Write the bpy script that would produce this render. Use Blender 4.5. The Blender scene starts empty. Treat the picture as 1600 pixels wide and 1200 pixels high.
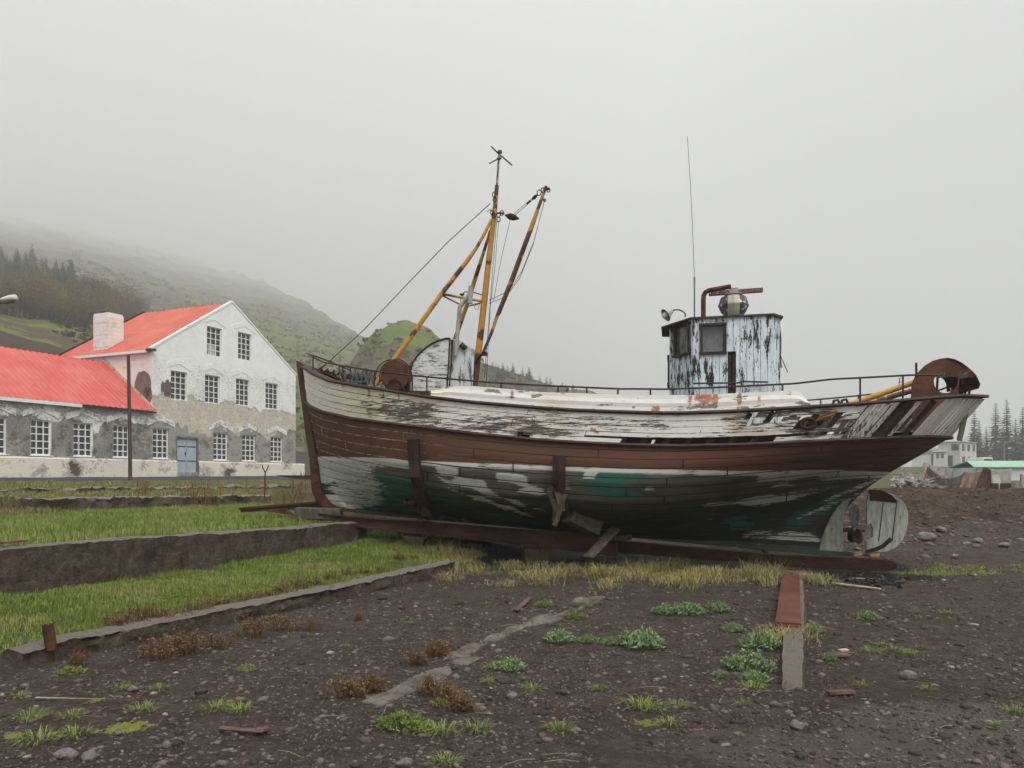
import bpy, bmesh, math, random
import numpy as np
from mathutils import Vector, Matrix, noise as mnoise

sc = bpy.context.scene
COL = sc.collection
R = math.radians
rnd = random.Random(7)

# ------------------------------------------------------------------ camera
CAMZ, FPX, CX, HY = 1.6, 1200.0, 800.0, 747.0
cd = bpy.data.cameras.new('camera')
cam = bpy.data.objects.new('camera', cd)
COL.objects.link(cam)
cam.location = (0, 0, CAMZ)
cam.rotation_euler = (R(90), 0, 0)
cd.sensor_width = 36.0
cd.lens = 36.0 * FPX / 1600.0
cd.shift_y = (HY - 600.0) / 1600.0
cd.clip_start, cd.clip_end = 0.1, 6000
sc.camera = cam

# ------------------------------------------------------------------ world, sun, exposure
SUN_EL, SUN_ROT = 55.0, 150.0
w = bpy.data.worlds.new('World')
sc.world = w
w.use_nodes = True
nt = w.node_tree
nt.nodes.clear()
o_ = nt.nodes.new('ShaderNodeOutputWorld')
bg = nt.nodes.new('ShaderNodeBackground')
sky = nt.nodes.new('ShaderNodeTexSky')
sky.sky_type = 'NISHITA'
sky.sun_disc = False
sky.sun_elevation, sky.sun_rotation = R(SUN_EL), R(SUN_ROT)
sky.air_density, sky.dust_density, sky.ozone_density = 1.0, 6.0, 1.0
hs = nt.nodes.new('ShaderNodeHueSaturation')
hs.inputs['Saturation'].default_value = 0.06
mx = nt.nodes.new('ShaderNodeMix')
mx.data_type = 'RGBA'
mx.inputs[0].default_value = 0.85
mx.inputs[7].default_value = (5.85, 5.95, 5.98, 1)      # an even overcast deck over the sky's own light
nt.links.new(sky.outputs[0], hs.inputs['Color'])
nt.links.new(hs.outputs[0], mx.inputs[6])
wtc = nt.nodes.new('ShaderNodeTexCoord')               # an overcast sky is brightest overhead
wsx = nt.nodes.new('ShaderNodeSeparateXYZ'); nt.links.new(wtc.outputs['Generated'], wsx.inputs[0])
wmr = nt.nodes.new('ShaderNodeMapRange'); nt.links.new(wsx.outputs[2], wmr.inputs[0])
for k_, v_ in zip((1, 2, 3, 4), (0.48, 1.0, 0.565, 2.2)): wmr.inputs[k_].default_value = v_
wml = nt.nodes.new('ShaderNodeVectorMath'); wml.operation = 'SCALE'
nt.links.new(mx.outputs[2], wml.inputs[0]); nt.links.new(wmr.outputs[0], wml.inputs['Scale'])
nt.links.new(wml.outputs[0], bg.inputs['Color'])
bg.inputs['Strength'].default_value = 0.12
nt.links.new(bg.outputs[0], o_.inputs[0])

sl = bpy.data.lights.new('sun', 'SUN')
sl.energy, sl.angle, sl.color = 1.2, R(40), (1, 0.97, 0.93)
sun = bpy.data.objects.new('sun', sl)
COL.objects.link(sun)
sun.location = (0, 0, 60)
sun.rotation_euler = (R(90 - SUN_EL), 0, R(180 - SUN_ROT))
sc.view_settings.view_transform = 'Standard'
sc.view_settings.look = 'None'
sc.view_settings.exposure = 0.66
sc.view_settings.gamma = 1
sc.view_settings.use_curve_mapping = False
sc.cycles.use_denoising = True
sc.cycles.max_bounces = 8
sc.cycles.diffuse_bounces = 3
sc.cycles.volume_bounces = 3
sc.cycles.transparent_max_bounces = 12
sc.cycles.sample_clamp_indirect = 6

# ------------------------------------------------------------------ helpers: points from the survey of the photograph
def W(px, py, D):
    return Vector(((px - CX) / FPX * D, D, CAMZ + (HY - py) / FPX * D))
def G(px, py, z=0.0):
    "point on the level z seen at a pixel"
    return W(px, py, (CAMZ - z) * FPX / (py - HY))
def interp(x, pts):
    if x <= pts[0][0]: return pts[0][1]
    for (a, b), (c, d) in zip(pts, pts[1:]):
        if x <= c: return b + (d - b) * (x - a) / (c - a)
    return pts[-1][1]
def smooth(a, b, x):
    t = min(1, max(0, (x - a) / (b - a)))
    return t * t * (3 - 2 * t)
def fbm(x, y, z=0.0, oct=4, lac=2.0, gain=0.5):
    s, a, t = 0.0, 1.0, 0.0
    for _ in range(oct):
        s += a * mnoise.noise(Vector((x, y, z))); t += a
        x *= lac; y *= lac; z = z * lac + 7.3; a *= gain
    return s / t

# ------------------------------------------------------------------ helpers: objects
def tag(o, label=None, cat=None, group=None, kind=None):
    if label: o['label'] = label
    if cat: o['category'] = cat
    if group: o['group'] = group
    if kind: o['kind'] = kind
    return o
def empty(name, loc=(0, 0, 0), rz=0.0, label=None, cat=None, group=None):
    o = bpy.data.objects.new(name, None)
    COL.objects.link(o)
    o.location = loc
    o.rotation_euler = (0, 0, rz)
    o.empty_display_size = 0.2
    return tag(o, label, cat, group)
def copy_tree(o, parent=None):
    c = o.copy(); COL.objects.link(c)
    if parent is not None: c.parent = parent
    for ch in list(o.children): copy_tree(ch, c)
    return c

class MB:
    "collects shapes and links them as one mesh object"
    def __init__(s):
        s.v, s.f, s.m, s.cm = [], [], [], 0
    def add(s, vs, fs):
        n = len(s.v)
        s.v += [tuple(p) for p in vs]
        s.f += [tuple(i + n for i in f) for f in fs]
        s.m += [s.cm] * len(fs)
        return s
    def box(s, c, d, rot=None, taper=1.0):
        hx, hy, hz = d[0] / 2, d[1] / 2, d[2] / 2
        vs = []
        for z, k in ((-hz, 1), (hz, taper)):
            for x, y in ((-hx, -hy), (hx, -hy), (hx, hy), (-hx, hy)):
                p = Vector((x * k, y * k, z))
                if rot is not None: p = rot @ p
                vs.append(p + Vector(c))
        return s.add(vs, [(3, 2, 1, 0), (4, 5, 6, 7), (0, 1, 5, 4), (1, 2, 6, 5), (2, 3, 7, 6), (3, 0, 4, 7)])
    def bar(s, a, b, wd, ht, up=(0, 0, 1), jit=0.0):
        "rectangular bar from a to b"
        a, b = Vector(a), Vector(b)
        t = (b - a).normalized()
        u = Vector(up)
        sd = t.cross(u)
        if sd.length < 1e-5: sd = t.cross(Vector((0, 1, 0)))
        sd.normalize(); u = sd.cross(t).normalized()
        vs = []
        for p in (a, b):
            for i, j in ((-1, -1), (1, -1), (1, 1), (-1, 1)):
                q = p + sd * (i * wd / 2) + u * (j * ht / 2)
                if jit: q += Vector((rnd.uniform(-jit, jit), rnd.uniform(-jit, jit), rnd.uniform(-jit, jit)))
                vs.append(q)
        return s.add(vs, [(3, 2, 1, 0), (4, 5, 6, 7), (0, 1, 5, 4), (1, 2, 6, 5), (2, 3, 7, 6), (3, 0, 4, 7)])
    def tube(s, pts, r, n=8, caps=True):
        pts = [Vector(p) for p in pts]
        rs = r if isinstance(r, (list, tuple)) else [r] * len(pts)
        vs, fs = [], []
        prev = None
        for i, p in enumerate(pts):
            t = (pts[min(i + 1, len(pts) - 1)] - pts[max(i - 1, 0)])
            if t.length < 1e-9: t = Vector((0, 0, 1))
            t.normalize()
            if prev is None:
                u = Vector((0, 0, 1)) if abs(t.z) < 0.9 else Vector((0, 1, 0))
            else: u = prev
            sd = t.cross(u)
            if sd.length < 1e-6: sd = t.cross(Vector((1, 0, 0)))
            sd.normalize(); u = sd.cross(t).normalized(); prev = u
            for k in range(n):
                a = 2 * math.pi * k / n
                vs.append(p + (sd * math.cos(a) + u * math.sin(a)) * rs[i])
        for i in range(len(pts) - 1):
            for k in range(n):
                a, b = i * n + k, i * n + (k + 1) % n
                fs.append((a, b, b + n, a + n))
        if caps:
            fs.append(tuple(range(n))[::-1])
            fs.append(tuple(range((len(pts) - 1) * n, len(pts) * n)))
        return s.add(vs, fs)
    def prism(s, poly, off):
        "polygon (3D points, in order) pushed along off"
        n = len(poly); off = Vector(off)
        vs = [Vector(p) for p in poly] + [Vector(p) + off for p in poly]
        fs = [tuple(range(n))[::-1], tuple(range(n, 2 * n))]
        fs += [(i, (i + 1) % n, (i + 1) % n + n, i + n) for i in range(n)]
        return s.add(vs, fs)
    def lathe(s, prof, n=24, axis=Vector((0, 0, 1)), org=(0, 0, 0), sq=1.0):
        q = Vector((0, 0, 1)).rotation_difference(axis)
        vs, fs = [], []
        for r, z in prof:
            for k in range(n):
                a = 2 * math.pi * k / n
                vs.append(q @ Vector((r * math.cos(a), r * math.sin(a), z)) + Vector(org))
        for i in range(len(prof) - 1):
            for k in range(n):
                a, b = i * n + k, i * n + (k + 1) % n
                fs.append((a, b, b + n, a + n))
        fs.append(tuple(range(n))[::-1]); fs.append(tuple(range((len(prof) - 1) * n, len(prof) * n)))
        return s.add(vs, fs)
    def grid(s, P, nu, nv):
        vs = [P(i, j) for j in range(nv) for i in range(nu)]
        fs = [(j * nu + i, j * nu + i + 1, (j + 1) * nu + i + 1, (j + 1) * nu + i) for j in range(nv - 1) for i in range(nu - 1)]
        return s.add(vs, fs)
    def build(s, name, mat, parent=None, smooth=False, bevel=0.0, attrs=None, uv=None, shift=None):
        me = bpy.data.meshes.new(name)
        me.from_pydata(s.v, [], s.f)
        mats = mat if isinstance(mat, (list, tuple)) else [mat]
        for m in mats: me.materials.append(m)
        if len(mats) > 1: me.polygons.foreach_set('material_index', s.m)
        if smooth:
            me.polygons.foreach_set('use_smooth', [True] * len(me.polygons))
            if smooth != 2: me.set_sharp_from_angle(angle=R(40))
        for k, a in (attrs or {}).items():
            me.attributes.new(k, 'FLOAT', 'POINT').data.foreach_set('value', a)
        if uv is not None:
            L = me.uv_layers.new(name='UVMap')
            vi = np.empty(len(me.loops), dtype=np.int32); me.loops.foreach_get('vertex_index', vi)
            L.data.foreach_set('uv', np.asarray(uv, dtype=np.float32)[vi].ravel())
        me.validate(); me.update()
        o = bpy.data.objects.new(name, me)
        COL.objects.link(o)
        if parent is not None: o.parent = parent
        if bevel:
            b = o.modifiers.new('bevel', 'BEVEL'); b.width = bevel; b.segments = 2; b.limit_method = 'ANGLE'
        return o

# ------------------------------------------------------------------ helpers: materials
class NT:
    def __init__(s, name):
        s.mat = bpy.data.materials.new(name)
        s.mat.use_nodes = True
        s.t = s.mat.node_tree
        s.t.nodes.clear()
        s.out = s.t.nodes.new('ShaderNodeOutputMaterial')
        s.b = s.t.nodes.new('ShaderNodeBsdfPrincipled')
        s.t.links.new(s.b.outputs[0], s.out.inputs[0])
        s._co = None
    def put(s, sock, val):
        if isinstance(val, bpy.types.NodeSocket): s.t.links.new(val, sock)
        elif isinstance(val, (tuple, list)):
            sock.default_value = tuple(val) + ((1,) if len(val) == 3 and sock.type == 'RGBA' else ())
        else: sock.default_value = val
    def co(s, scale=(1, 1, 1), kind='Object', rot=(0, 0, 0)):
        tc = s.t.nodes.new('ShaderNodeTexCoord')
        mp = s.t.nodes.new('ShaderNodeMapping')
        mp.inputs['Scale'].default_value = scale
        mp.inputs['Rotation'].default_value = rot
        s.t.links.new(tc.outputs[kind], mp.inputs[0])
        return mp.outputs[0]
    def noise(s, scale=5.0, detail=6.0, rough=0.6, co=None, dist=0.0):
        n = s.t.nodes.new('ShaderNodeTexNoise')
        n.inputs['Scale'].default_value = scale; n.inputs['Detail'].default_value = detail
        n.inputs['Roughness'].default_value = rough; n.inputs['Distortion'].default_value = dist
        s.t.links.new(co if co is not None else s.co(), n.inputs['Vector'])
        return n.outputs[0]
    def voro(s, scale=5.0, co=None, feature='F1', out='Distance', rand=1.0):
        n = s.t.nodes.new('ShaderNodeTexVoronoi'); n.feature = feature
        n.inputs['Scale'].default_value = scale; n.inputs['Randomness'].default_value = rand
        s.t.links.new(co if co is not None else s.co(), n.inputs['Vector'])
        return n.outputs[out]
    def ramp(s, fac, a, b, lo=0.0, hi=1.0):
        "smooth step of fac from a..b to lo..hi"
        n = s.t.nodes.new('ShaderNodeMapRange'); n.interpolation_type = 'SMOOTHSTEP' if a < b else 'LINEAR'
        s.put(n.inputs[0], fac)
        for k, v in zip((1, 2, 3, 4), (a, b, lo, hi)): n.inputs[k].default_value = v
        return n.outputs[0]
    def math(s, op, a, b=0.0, clamp=False):
        n = s.t.nodes.new('ShaderNodeMath'); n.operation = op; n.use_clamp = clamp
        s.put(n.inputs[0], a); s.put(n.inputs[1], b)
        return n.outputs[0]
    def mix(s, fac, a, b, mode='MIX'):
        n = s.t.nodes.new('ShaderNodeMix'); n.data_type = 'RGBA'; n.blend_type = mode
        s.put(n.inputs[0], fac); s.put(n.inputs[6], a); s.put(n.inputs[7], b)
        return n.outputs[2]
    def attr(s, name, out='Fac'):
        n = s.t.nodes.new('ShaderNodeAttribute'); n.attribute_name = name
        return n.outputs[out]
    def sep(s, v):
        n = s.t.nodes.new('ShaderNodeSeparateXYZ'); s.put(n.inputs[0], v); return n.outputs
    def rand(s):
        return s.t.nodes.new('ShaderNodeObjectInfo').outputs['Random']
    def bump(s, h, dist=0.01, strength=1.0):
        n = s.t.nodes.new('ShaderNodeBump'); n.inputs['Distance'].default_value = dist
        n.inputs['Strength'].default_value = strength
        s.put(n.inputs['Height'], h)
        s.t.links.new(n.outputs[0], s.b.inputs['Normal'])
    def done(s, col, rough=0.8, metal=0.0, spec=0.35):
        s.put(s.b.inputs['Base Color'], col); s.put(s.b.inputs['Roughness'], rough)
        s.put(s.b.inputs['Metallic'], metal); s.b.inputs['Specular IOR Level'].default_value = spec
        return s.mat
def mottled(name, c1, c2, scale=4.0, rough=0.85, stretch=(1, 1, 1), bump=0.0, metal=0.0, spec=0.22, c3=None, t3=0.62):
    "two tones in noise patches, and a third in spots"
    n = NT(name)
    co = n.co(stretch)
    a = n.noise(scale, 8, 0.65, co)
    col = n.mix(n.ramp(a, 0.35, 0.65), c1, c2)
    if c3 is not None:
        col = n.mix(n.ramp(n.noise(scale * 2.7, 8, 0.7, co), t3 - 0.04, t3 + 0.04), col, c3)
    if bump: n.bump(n.noise(scale * 6, 6, 0.7, co), bump)
    return n.done(col, rough, metal, spec)
# ------------------------------------------------------------------ the lie of the land
KP, DT, NT_ = Vector((-4.04, 6.55)), Vector((0.447, 0.894)), Vector((-0.894, 0.447))
def qp(x, y):
    d = Vector((x, y)) - KP
    return NT_.dot(d), DT.dot(d)
def pq(q, p):
    v = KP + NT_ * q + DT * p
    return v.x, v.y
def step(a, b, x): return min(1, max(0, (x - a) / (b - a)))
def ground_z(x, y, fine=True):
    q, p = qp(x, y)
    zl = 0.10 * step(0.05, 0.25, q) * smooth(-0.6, 0.2, p)
    zl += (0.10 + 0.13 * smooth(3.5, 8, p)) * step(0.3, 2.8, q)
    wallstep = step(2.9, 3.05, q) * (1 - smooth(7.6, 9.0, p)) + smooth(-0.5, 5.0, q) * smooth(7.6, 9.0, p)
    zl = zl * (1 - wallstep) + 0.73 * wallstep
    zl += 0.33 * step(12.15, 12.35, q) + 0.33 * smooth(13, 25, q) + 0.5 * smooth(29.5, 34, q) + 0.2 * smooth(34, 45, q)
    zl -= 0.10 * smooth(17.0, 17.6, q) * (1 - smooth(18.2, 19.5, q)) * (1 - smooth(14, 20, p))
    wr = smooth(0.5, 4.5, x - 0.03 * max(0, y - 24))
    yb = y + 0.04 * x
    zr = interp(yb, [(12, 0), (14.5, -0.06), (16.2, 0), (19.5, 0.42), (22.0, 0.95), (24.0, 1.22), (26.5, 1.2), (31, 0.65), (44, 0.7), (60, 1.1), (85, 1.9), (120, 2.9), (160, 3.9), (400, 7)])
    lump = smooth(16.5, 20, yb) * (1 - smooth(27, 32, yb))
    if fine and lump > 0:
        zr += lump * (0.16 * fbm(x * 0.9, y * 0.9, 3.1) + 0.20 * fbm(x * 3.1, y * 3.1, 1.7))
    zr -= 0.07 * smooth(3.5, 5.5, x) * smooth(11.5, 13, y) * (1 - smooth(15, 17, y))
    z = zl * (1 - wr) + zr * wr
    if fine:
        z += 0.03 * fbm(x * 0.45, y * 0.45, 9.0) + (0.014 * fbm(x * 3.3, y * 3.3, 5.0) if y < 40 else 0)
        if q > 0.3 and y < 60 and wr < 0.5: z += 0.04 * fbm(x * 1.3, y * 1.3, 2.0)
    return z
def lines(a, b, fine0, fine1, st, g):
    out = list(np.arange(fine0, fine1, st))
    s, v = st, fine1
    while v < b: out.append(v); s *= g; v += s
    out.append(b)
    s, v = st, fine0 - st
    pre = []
    while v > a: pre.append(v); s *= g; v -= s
    pre.append(a)
    return pre[::-1] + out
XS = lines(-2640, 490, -13.0, 12.5, 0.125, 1.10)
YS = lines(-12, 3280, 3.6, 26.0, 0.125, 1.09)
# which ground is bare, grassed, earth or road
def grass_mask(x, y):
    q, p = qp(x, y)
    g = 0.0
    if x < 3 or y > 30:
        g = max(g, smooth(0.24, 0.45, q) * smooth(-0.5, 0.2, p) * (1 - smooth(7.5, 9.5, p) * (1 - smooth(4, 6, q))))
        g *= 1 - smooth(25.5, 26.5, q)
        g *= 1 - 0.85 * smooth(17.1, 17.5, q) * (1 - smooth(18.2, 18.8, q)) * (1 - smooth(16, 22, p))
        g *= 1 - 0.9 * smooth(17, 24, p + 0.35 * q) * (1 - smooth(25, 30, q)) * smooth(12.3, 13, q) * smooth(0, 3, x + 13)
    if x > 2 and y > 40: g = max(g, smooth(44, 52, y))
    return g
def earth_mask(x, y):
    yb = y + 0.04 * x
    return smooth(1, 4, x) * smooth(18.0, 21.5, yb + 1.2 * fbm(x * 0.5, y * 0.5, 4.0)) * (1 - smooth(30, 34, yb))
gm = MB(); ga, ea, ra, sa_ = [], [], [], []
def silt_mask(x, y):
    m = 0.0
    for (px, py), rx, ry, k in (((1330, 1175), 1.0, .35, .9), ((1520, 1130), .9, .5, .8), ((1180, 1150), .5, .25, .6), ((1590, 1185), .8, .3, .8), ((1480, 1020), 1.1, .3, .35)):
        g_ = G(px, py); d = ((x - g_.x) / rx) ** 2 + ((y - g_.y) / ry) ** 2
        if d < 2: m = max(m, k * (1 - smooth(.2, 2, d)))
    return m
def soil_mask(x, y):
    m = 0.0
    for (px, py), rx, ry, k in (((480, 1085), .7, .5, .8), ((300, 1060), .9, .4, .4), ((960, 1120), .5, .3, .8), ((620, 930), 1.8, 1.2, .5), ((1000, 935), 2.5, .9, .45), ((1330, 960), 1.5, 1.0, .4)):
        g_ = G(px, py); d = ((x - g_.x) / rx) ** 2 + ((y - g_.y) / ry) ** 2
        if d < 2: m = max(m, k * (1 - smooth(.2, 2, d)))
    return m
so_ = []
def slag_shade_mask(x, y):  # black slag bits, with the boat's shadow painted into the same patch
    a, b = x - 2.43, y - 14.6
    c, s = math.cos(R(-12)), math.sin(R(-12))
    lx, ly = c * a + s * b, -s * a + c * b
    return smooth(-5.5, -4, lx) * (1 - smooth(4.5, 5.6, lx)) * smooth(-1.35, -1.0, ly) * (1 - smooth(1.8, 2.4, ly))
sg_ = []
nx, ny = len(XS), len(YS)
for y in YS:
    for x in XS:
        gm.v.append((x, y, ground_z(x, y)))
        ga.append(grass_mask(x, y)); ea.append(earth_mask(x, y)); sa_.append(silt_mask(x, y) if y < 9 else 0); so_.append(soil_mask(x, y) if y < 15 else 0); sg_.append(slag_shade_mask(x, y) if 8 < y < 22 else 0)
        q, p = qp(x, y)
        ra.append(smooth(26.0, 26.6, q) * (1 - smooth(31.5, 32.5, q)) * (1 - smooth(0, 3, x)))
gm.f = [(j * nx + i, j * nx + i + 1, (j + 1) * nx + i + 1, (j + 1) * nx + i) for j in range(ny - 1) for i in range(nx - 1)]

n = NT('gravel_ground')
co = n.co()
big = n.noise(0.55, 5, 0.6, co)
mid = n.noise(3.5, 8, 0.7, co)
vor = n.voro(26, co, out='Color')
vs_ = n.sep(vor)
vd = n.voro(26, co)
g1 = n.mix(n.ramp(mid, 0.35, 0.68), (0.062, 0.047, 0.037), (0.142, 0.114, 0.091))
g1 = n.mix(n.ramp(vs_[0], 0.55, 0.95), g1, (0.135, 0.116, 0.100))
g1 = n.mix(n.math('MULTIPLY', n.ramp(vs_[1], 0.85, 0.9), 0.8), g1, (0.10, 0.062, 0.048))
g1 = n.mix(n.ramp(big, 0.45, 0.72, 0, 0.55), g1, (0.078, 0.050, 0.034))
fine = n.noise(85, 4, 0.8, co)
g1 = n.mix(n.ramp(fine, 0.3, 0.7, 0, 0.6), g1, (0.026, 0.021, 0.017))
moss = n.math('MULTIPLY', n.ramp(n.noise(1.1, 6, 0.7, co), 0.6, 0.72), 0.45)
g1 = n.mix(moss, g1, (0.062, 0.060, 0.026))
g1 = n.mix(n.ramp(n.math('ADD', n.attr('soil'), n.math('MULTIPLY', n.math('SUBTRACT', mid, 0.5), 1.2)), 0.3, 0.7, 0, .5), g1, n.mix(fine, (0.050, 0.032, 0.022), (0.098, 0.066, 0.047)))
g1 = n.mix(n.ramp(n.math('ADD', n.attr('slag_shade'), n.math('MULTIPLY', n.math('SUBTRACT', mid, 0.5), .6)), 0.4, 0.6), g1, n.mix(fine, (0.010, 0.010, 0.011), (0.030, 0.030, 0.033)))
silt = n.ramp(n.math('ADD', n.attr('silt'), n.math('MULTIPLY', n.math('SUBTRACT', mid, 0.5), 1.1)), 0.35, 0.7)
g1 = n.mix(n.math('MULTIPLY', silt, 0.8), g1, n.mix(mid, (0.085, 0.074, 0.066), (0.155, 0.140, 0.128)))
earth = n.mix(n.ramp(n.noise(2.2, 8, 0.75, co), 0.35, 0.65), (0.044, 0.0275, 0.0175), (0.105, 0.072, 0.048))
g1 = n.mix(n.ramp(n.math('ADD', n.attr('earth'), n.math('MULTIPLY', n.math('SUBTRACT', mid, 0.5), 0.7)), 0.4, 0.6), g1, earth)
road = n.mix(n.ramp(mid, 0.3, 0.7), (0.06, 0.06, 0.064), (0.085, 0.085, 0.09))
g1 = n.mix(n.attr('road'), g1, road)
turf = n.mix(n.ramp(n.noise(1.6, 8, 0.7, co), 0.35, 0.65), (0.055, 0.085, 0.020), (0.10, 0.105, 0.035))
turf = n.mix(n.ramp(n.noise(0.35, 6, 0.6, co), 0.5, 0.7), turf, (0.10, 0.082, 0.04))
gg = n.ramp(n.math('ADD', n.attr('grass'), n.math('MULTIPLY', n.math('SUBTRACT', mid, 0.5), 0.8)), 0.4, 0.6)
col = n.mix(gg, g1, turf)
h = n.math('ADD', n.math('MULTIPLY', vd, -0.8), n.math('MULTIPLY', fine, 0.9))
h = n.math('ADD', h, n.math('MULTIPLY', mid, 1.4))
n.bump(h, 0.05, 1.0)
wet = n.math('SUBTRACT', n.ramp(n.noise(0.8, 4, 0.5, co), 0.35, 0.7, 0.78, 0.95), n.math('MULTIPLY', silt, 0.4))
M_ground = n.done(col, wet, 0, 0.14)
g = gm.build('ground', M_ground, smooth=2, attrs={'grass': ga, 'earth': ea, 'road': ra, 'silt': sa_, 'soil': so_, 'slag_shade': sg_})
tag(g, 'dark volcanic gravel yard rising to grass terraces and an earth bank', 'ground', kind='structure')

# ------------------------------------------------------------------ hills
HILL = [(-260, 322, 3160), (0, 334, 3160), (100, 354, 3160), (200, 377, 3100), (250, 391, 2950), (350, 423, 2250), (420, 445, 1580), (500, 487, 1000), (560, 522, 640), (620, 566, 205), (680, 610, 165), (740, 660, 140), (800, 720, 120)]
MND = [(470, 660, 130), (520, 612, 140), (560, 548, 160), (585, 518, 168), (612, 503, 172), (634, 499, 172), (655, 505, 172), (676, 517, 174), (700, 535, 180), (720, 548, 190), (760, 566, 215), (800, 581, 245), (850, 596, 300), (900, 607, 360), (960, 620, 470), (1040, 633, 600), (1150, 645, 700)]
def crest(tab, px):
    return interp(px, [(a, b) for a, b, c in tab]), interp(px, [(a, c) for a, b, c in tab])
def hill_z(px, D):
    py, dc = crest(HILL, px)
    zc = CAMZ + (HY - py) / FPX * dc
    D0 = interp(px, [(-100, 56), (250, 66), (600, 80)])
    bank = interp(px, [(0, 1.0), (150, 0.85), (230, 0.3), (330, 0.0)])
    zb = 8.5 * bank * smooth(0, 16, D - D0)
    t = max(0, (D - D0)) / (dc - D0)
    z = 1.8 + zb + (zc - 1.8 - 8.5 * bank) * (t ** 1.04 if t < 1 else 1 + 0.15 * (t - 1))
    return z
def mound_z(px, D):
    py, dc = crest(MND, px)
    zc = CAMZ + (HY - py) / FPX * dc
    t = max(0, D - 75) / (dc - 75)
    if t <= 1: return 1.5 + (zc - 1.5) * (0.45 * t + 0.55 * t * t)
    return zc - (t - 1) * 0.35 * (dc - 75) * 0.5
def hill_noise(px, D):
    x = (px - CX) / FPX * D
    a = smooth(60, 130, D)
    gul = (1 - abs(fbm(px * 0.016 + D * 0.004, D * 0.0022, 4.0, 4))) ** 3 - 0.6     # gullies running down the slope
    return a * D * (0.010 * fbm(x * 0.018, D * 0.018, 1.0, 5) + 0.0035 * fbm(x * 0.11, D * 0.09, 6.0, 4) - 0.010 * gul)
def hill_sheet(fn, p0, p1, st, d0, tab, over, nr, amp=1.0):
    m = MB()
    pxs = list(np.arange(p0, p1 + 1, st))
    def P(i, j):
        px = pxs[i]
        dc = crest(tab, px)[1] * over
        D = d0 * (dc / d0) ** (j / (nr - 1))
        p = W(px, HY, D)
        p.z = fn(px, D) + amp * hill_noise(px, D)
        return p
    m.grid(P, len(pxs), nr)
    m.bank = [(1 - smooth(150, 215, CX + p[0] / p[1] * FPX)) * (1 - smooth(78, 92, p[1])) * (p[0] / p[1] < -.45) for p in m.v]
    return m
n = NT('hill_turf')
co = n.co((1, 1, 1.6))
a = n.noise(0.022, 9, 0.62, co, 0.6)
b = n.noise(0.09, 8, 0.7, co)
c = n.noise(0.6, 6, 0.75, co)
green = n.mix(n.ramp(b, 0.35, 0.65), (0.115, 0.195, 0.022), (0.205, 0.225, 0.050))
brown = n.mix(n.ramp(c, 0.35, 0.65), (0.080, 0.060, 0.042), (0.170, 0.130, 0.085))
rock = n.mix(n.ramp(c, 0.3, 0.7), (0.050, 0.040, 0.036), (0.115, 0.094, 0.086))
k = n.ramp(n.math('ADD', a, n.math('MULTIPLY', n.math('SUBTRACT', b, 0.5), 0.8)), 0.48, 0.55)
col = n.mix(k, brown, green)
col = n.mix(n.ramp(n.noise(0.035, 10, 0.75, co, 1.2), 0.51, 0.57), col, rock)
col = n.mix(n.ramp(n.noise(0.25, 8, 0.75, co), 0.52, 0.66, 0, 0.40), col, (0.055, 0.050, 0.024))
col = n.mix(n.math('MULTIPLY', n.attr('lush'), n.ramp(n.math('ADD', n.math('MULTIPLY', b, .6), n.math('MULTIPLY', c, .4)), 0.58, 0.44)), col, green)
col = n.mix(n.ramp(c, 0.5, 0.75, 0, 0.35), col, (0.03, 0.032, 0.018))
col = n.mix(n.ramp(n.math('ADD', n.attr('bank'), n.math('MULTIPLY', n.math('SUBTRACT', b, 0.5), 0.9)), 0.45, 0.55), col, n.mix(c, (0.050, 0.036, 0.026), (0.10, 0.076, 0.056)))
n.bump(n.math('ADD', c, n.math('MULTIPLY', b, 3)), 2.0, 0.8)
M_hill = n.done(col, 0.95, 0, 0.1)
h1 = hill_sheet(hill_z, -150, 800, 5, 54, HILL, 1.03, 190)
h1 = h1.build('hillside', M_hill, smooth=2, attrs={'bank': h1.bank, 'lush': [max(0, min(1, 1.25 * smooth(300, 400, CX + p[0] / p[1] * FPX) * smooth(85, 130, p[1]) * (1 - smooth(260, 520, p[1] + 60 * fbm(p[0] * .02, p[1] * .02, 8))))) for p in h1.v]})
tag(h1, 'grassy mountainside with bare patches climbing into the fog', 'hill', kind='structure')
h2 = hill_sheet(mound_z, 470, 1150, 5, 75, MND, 1.25, 110, .5)
h2 = h2.build('hill', M_hill, smooth=2, attrs={'lush': [smooth(22, 33, p[2]) * (1 - smooth(150, 260, CX + p[0] / p[1] * FPX - 560)) for p in h2.v]})
tag(h2, 'rounded green hillock and wooded spur beyond the boat', 'hill', kind='structure')

# ------------------------------------------------------------------ haze: even mist over the whole valley
hz = MB().box((-1075, 1635, 660), (3160, 3310, 1328))
hm = bpy.data.materials.new('mist'); hm.use_nodes = True
ht = hm.node_tree; ht.nodes.clear()
ho = ht.nodes.new('ShaderNodeOutputMaterial')
hv = ht.nodes.new('ShaderNodeVolumePrincipled')
hv.inputs['Color'].default_value = (0.985, 0.988, 0.99, 1)
hv.inputs['Density'].default_value = 0.0011
hv.inputs['Anisotropy'].default_value = 0.3
ht.links.new(hv.outputs[0], ho.inputs['Volume'])
hz.build('haze', hm)
tag(bpy.data.objects['haze'], 'pale mist hanging over the whole valley', 'mist', kind='stuff')
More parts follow.
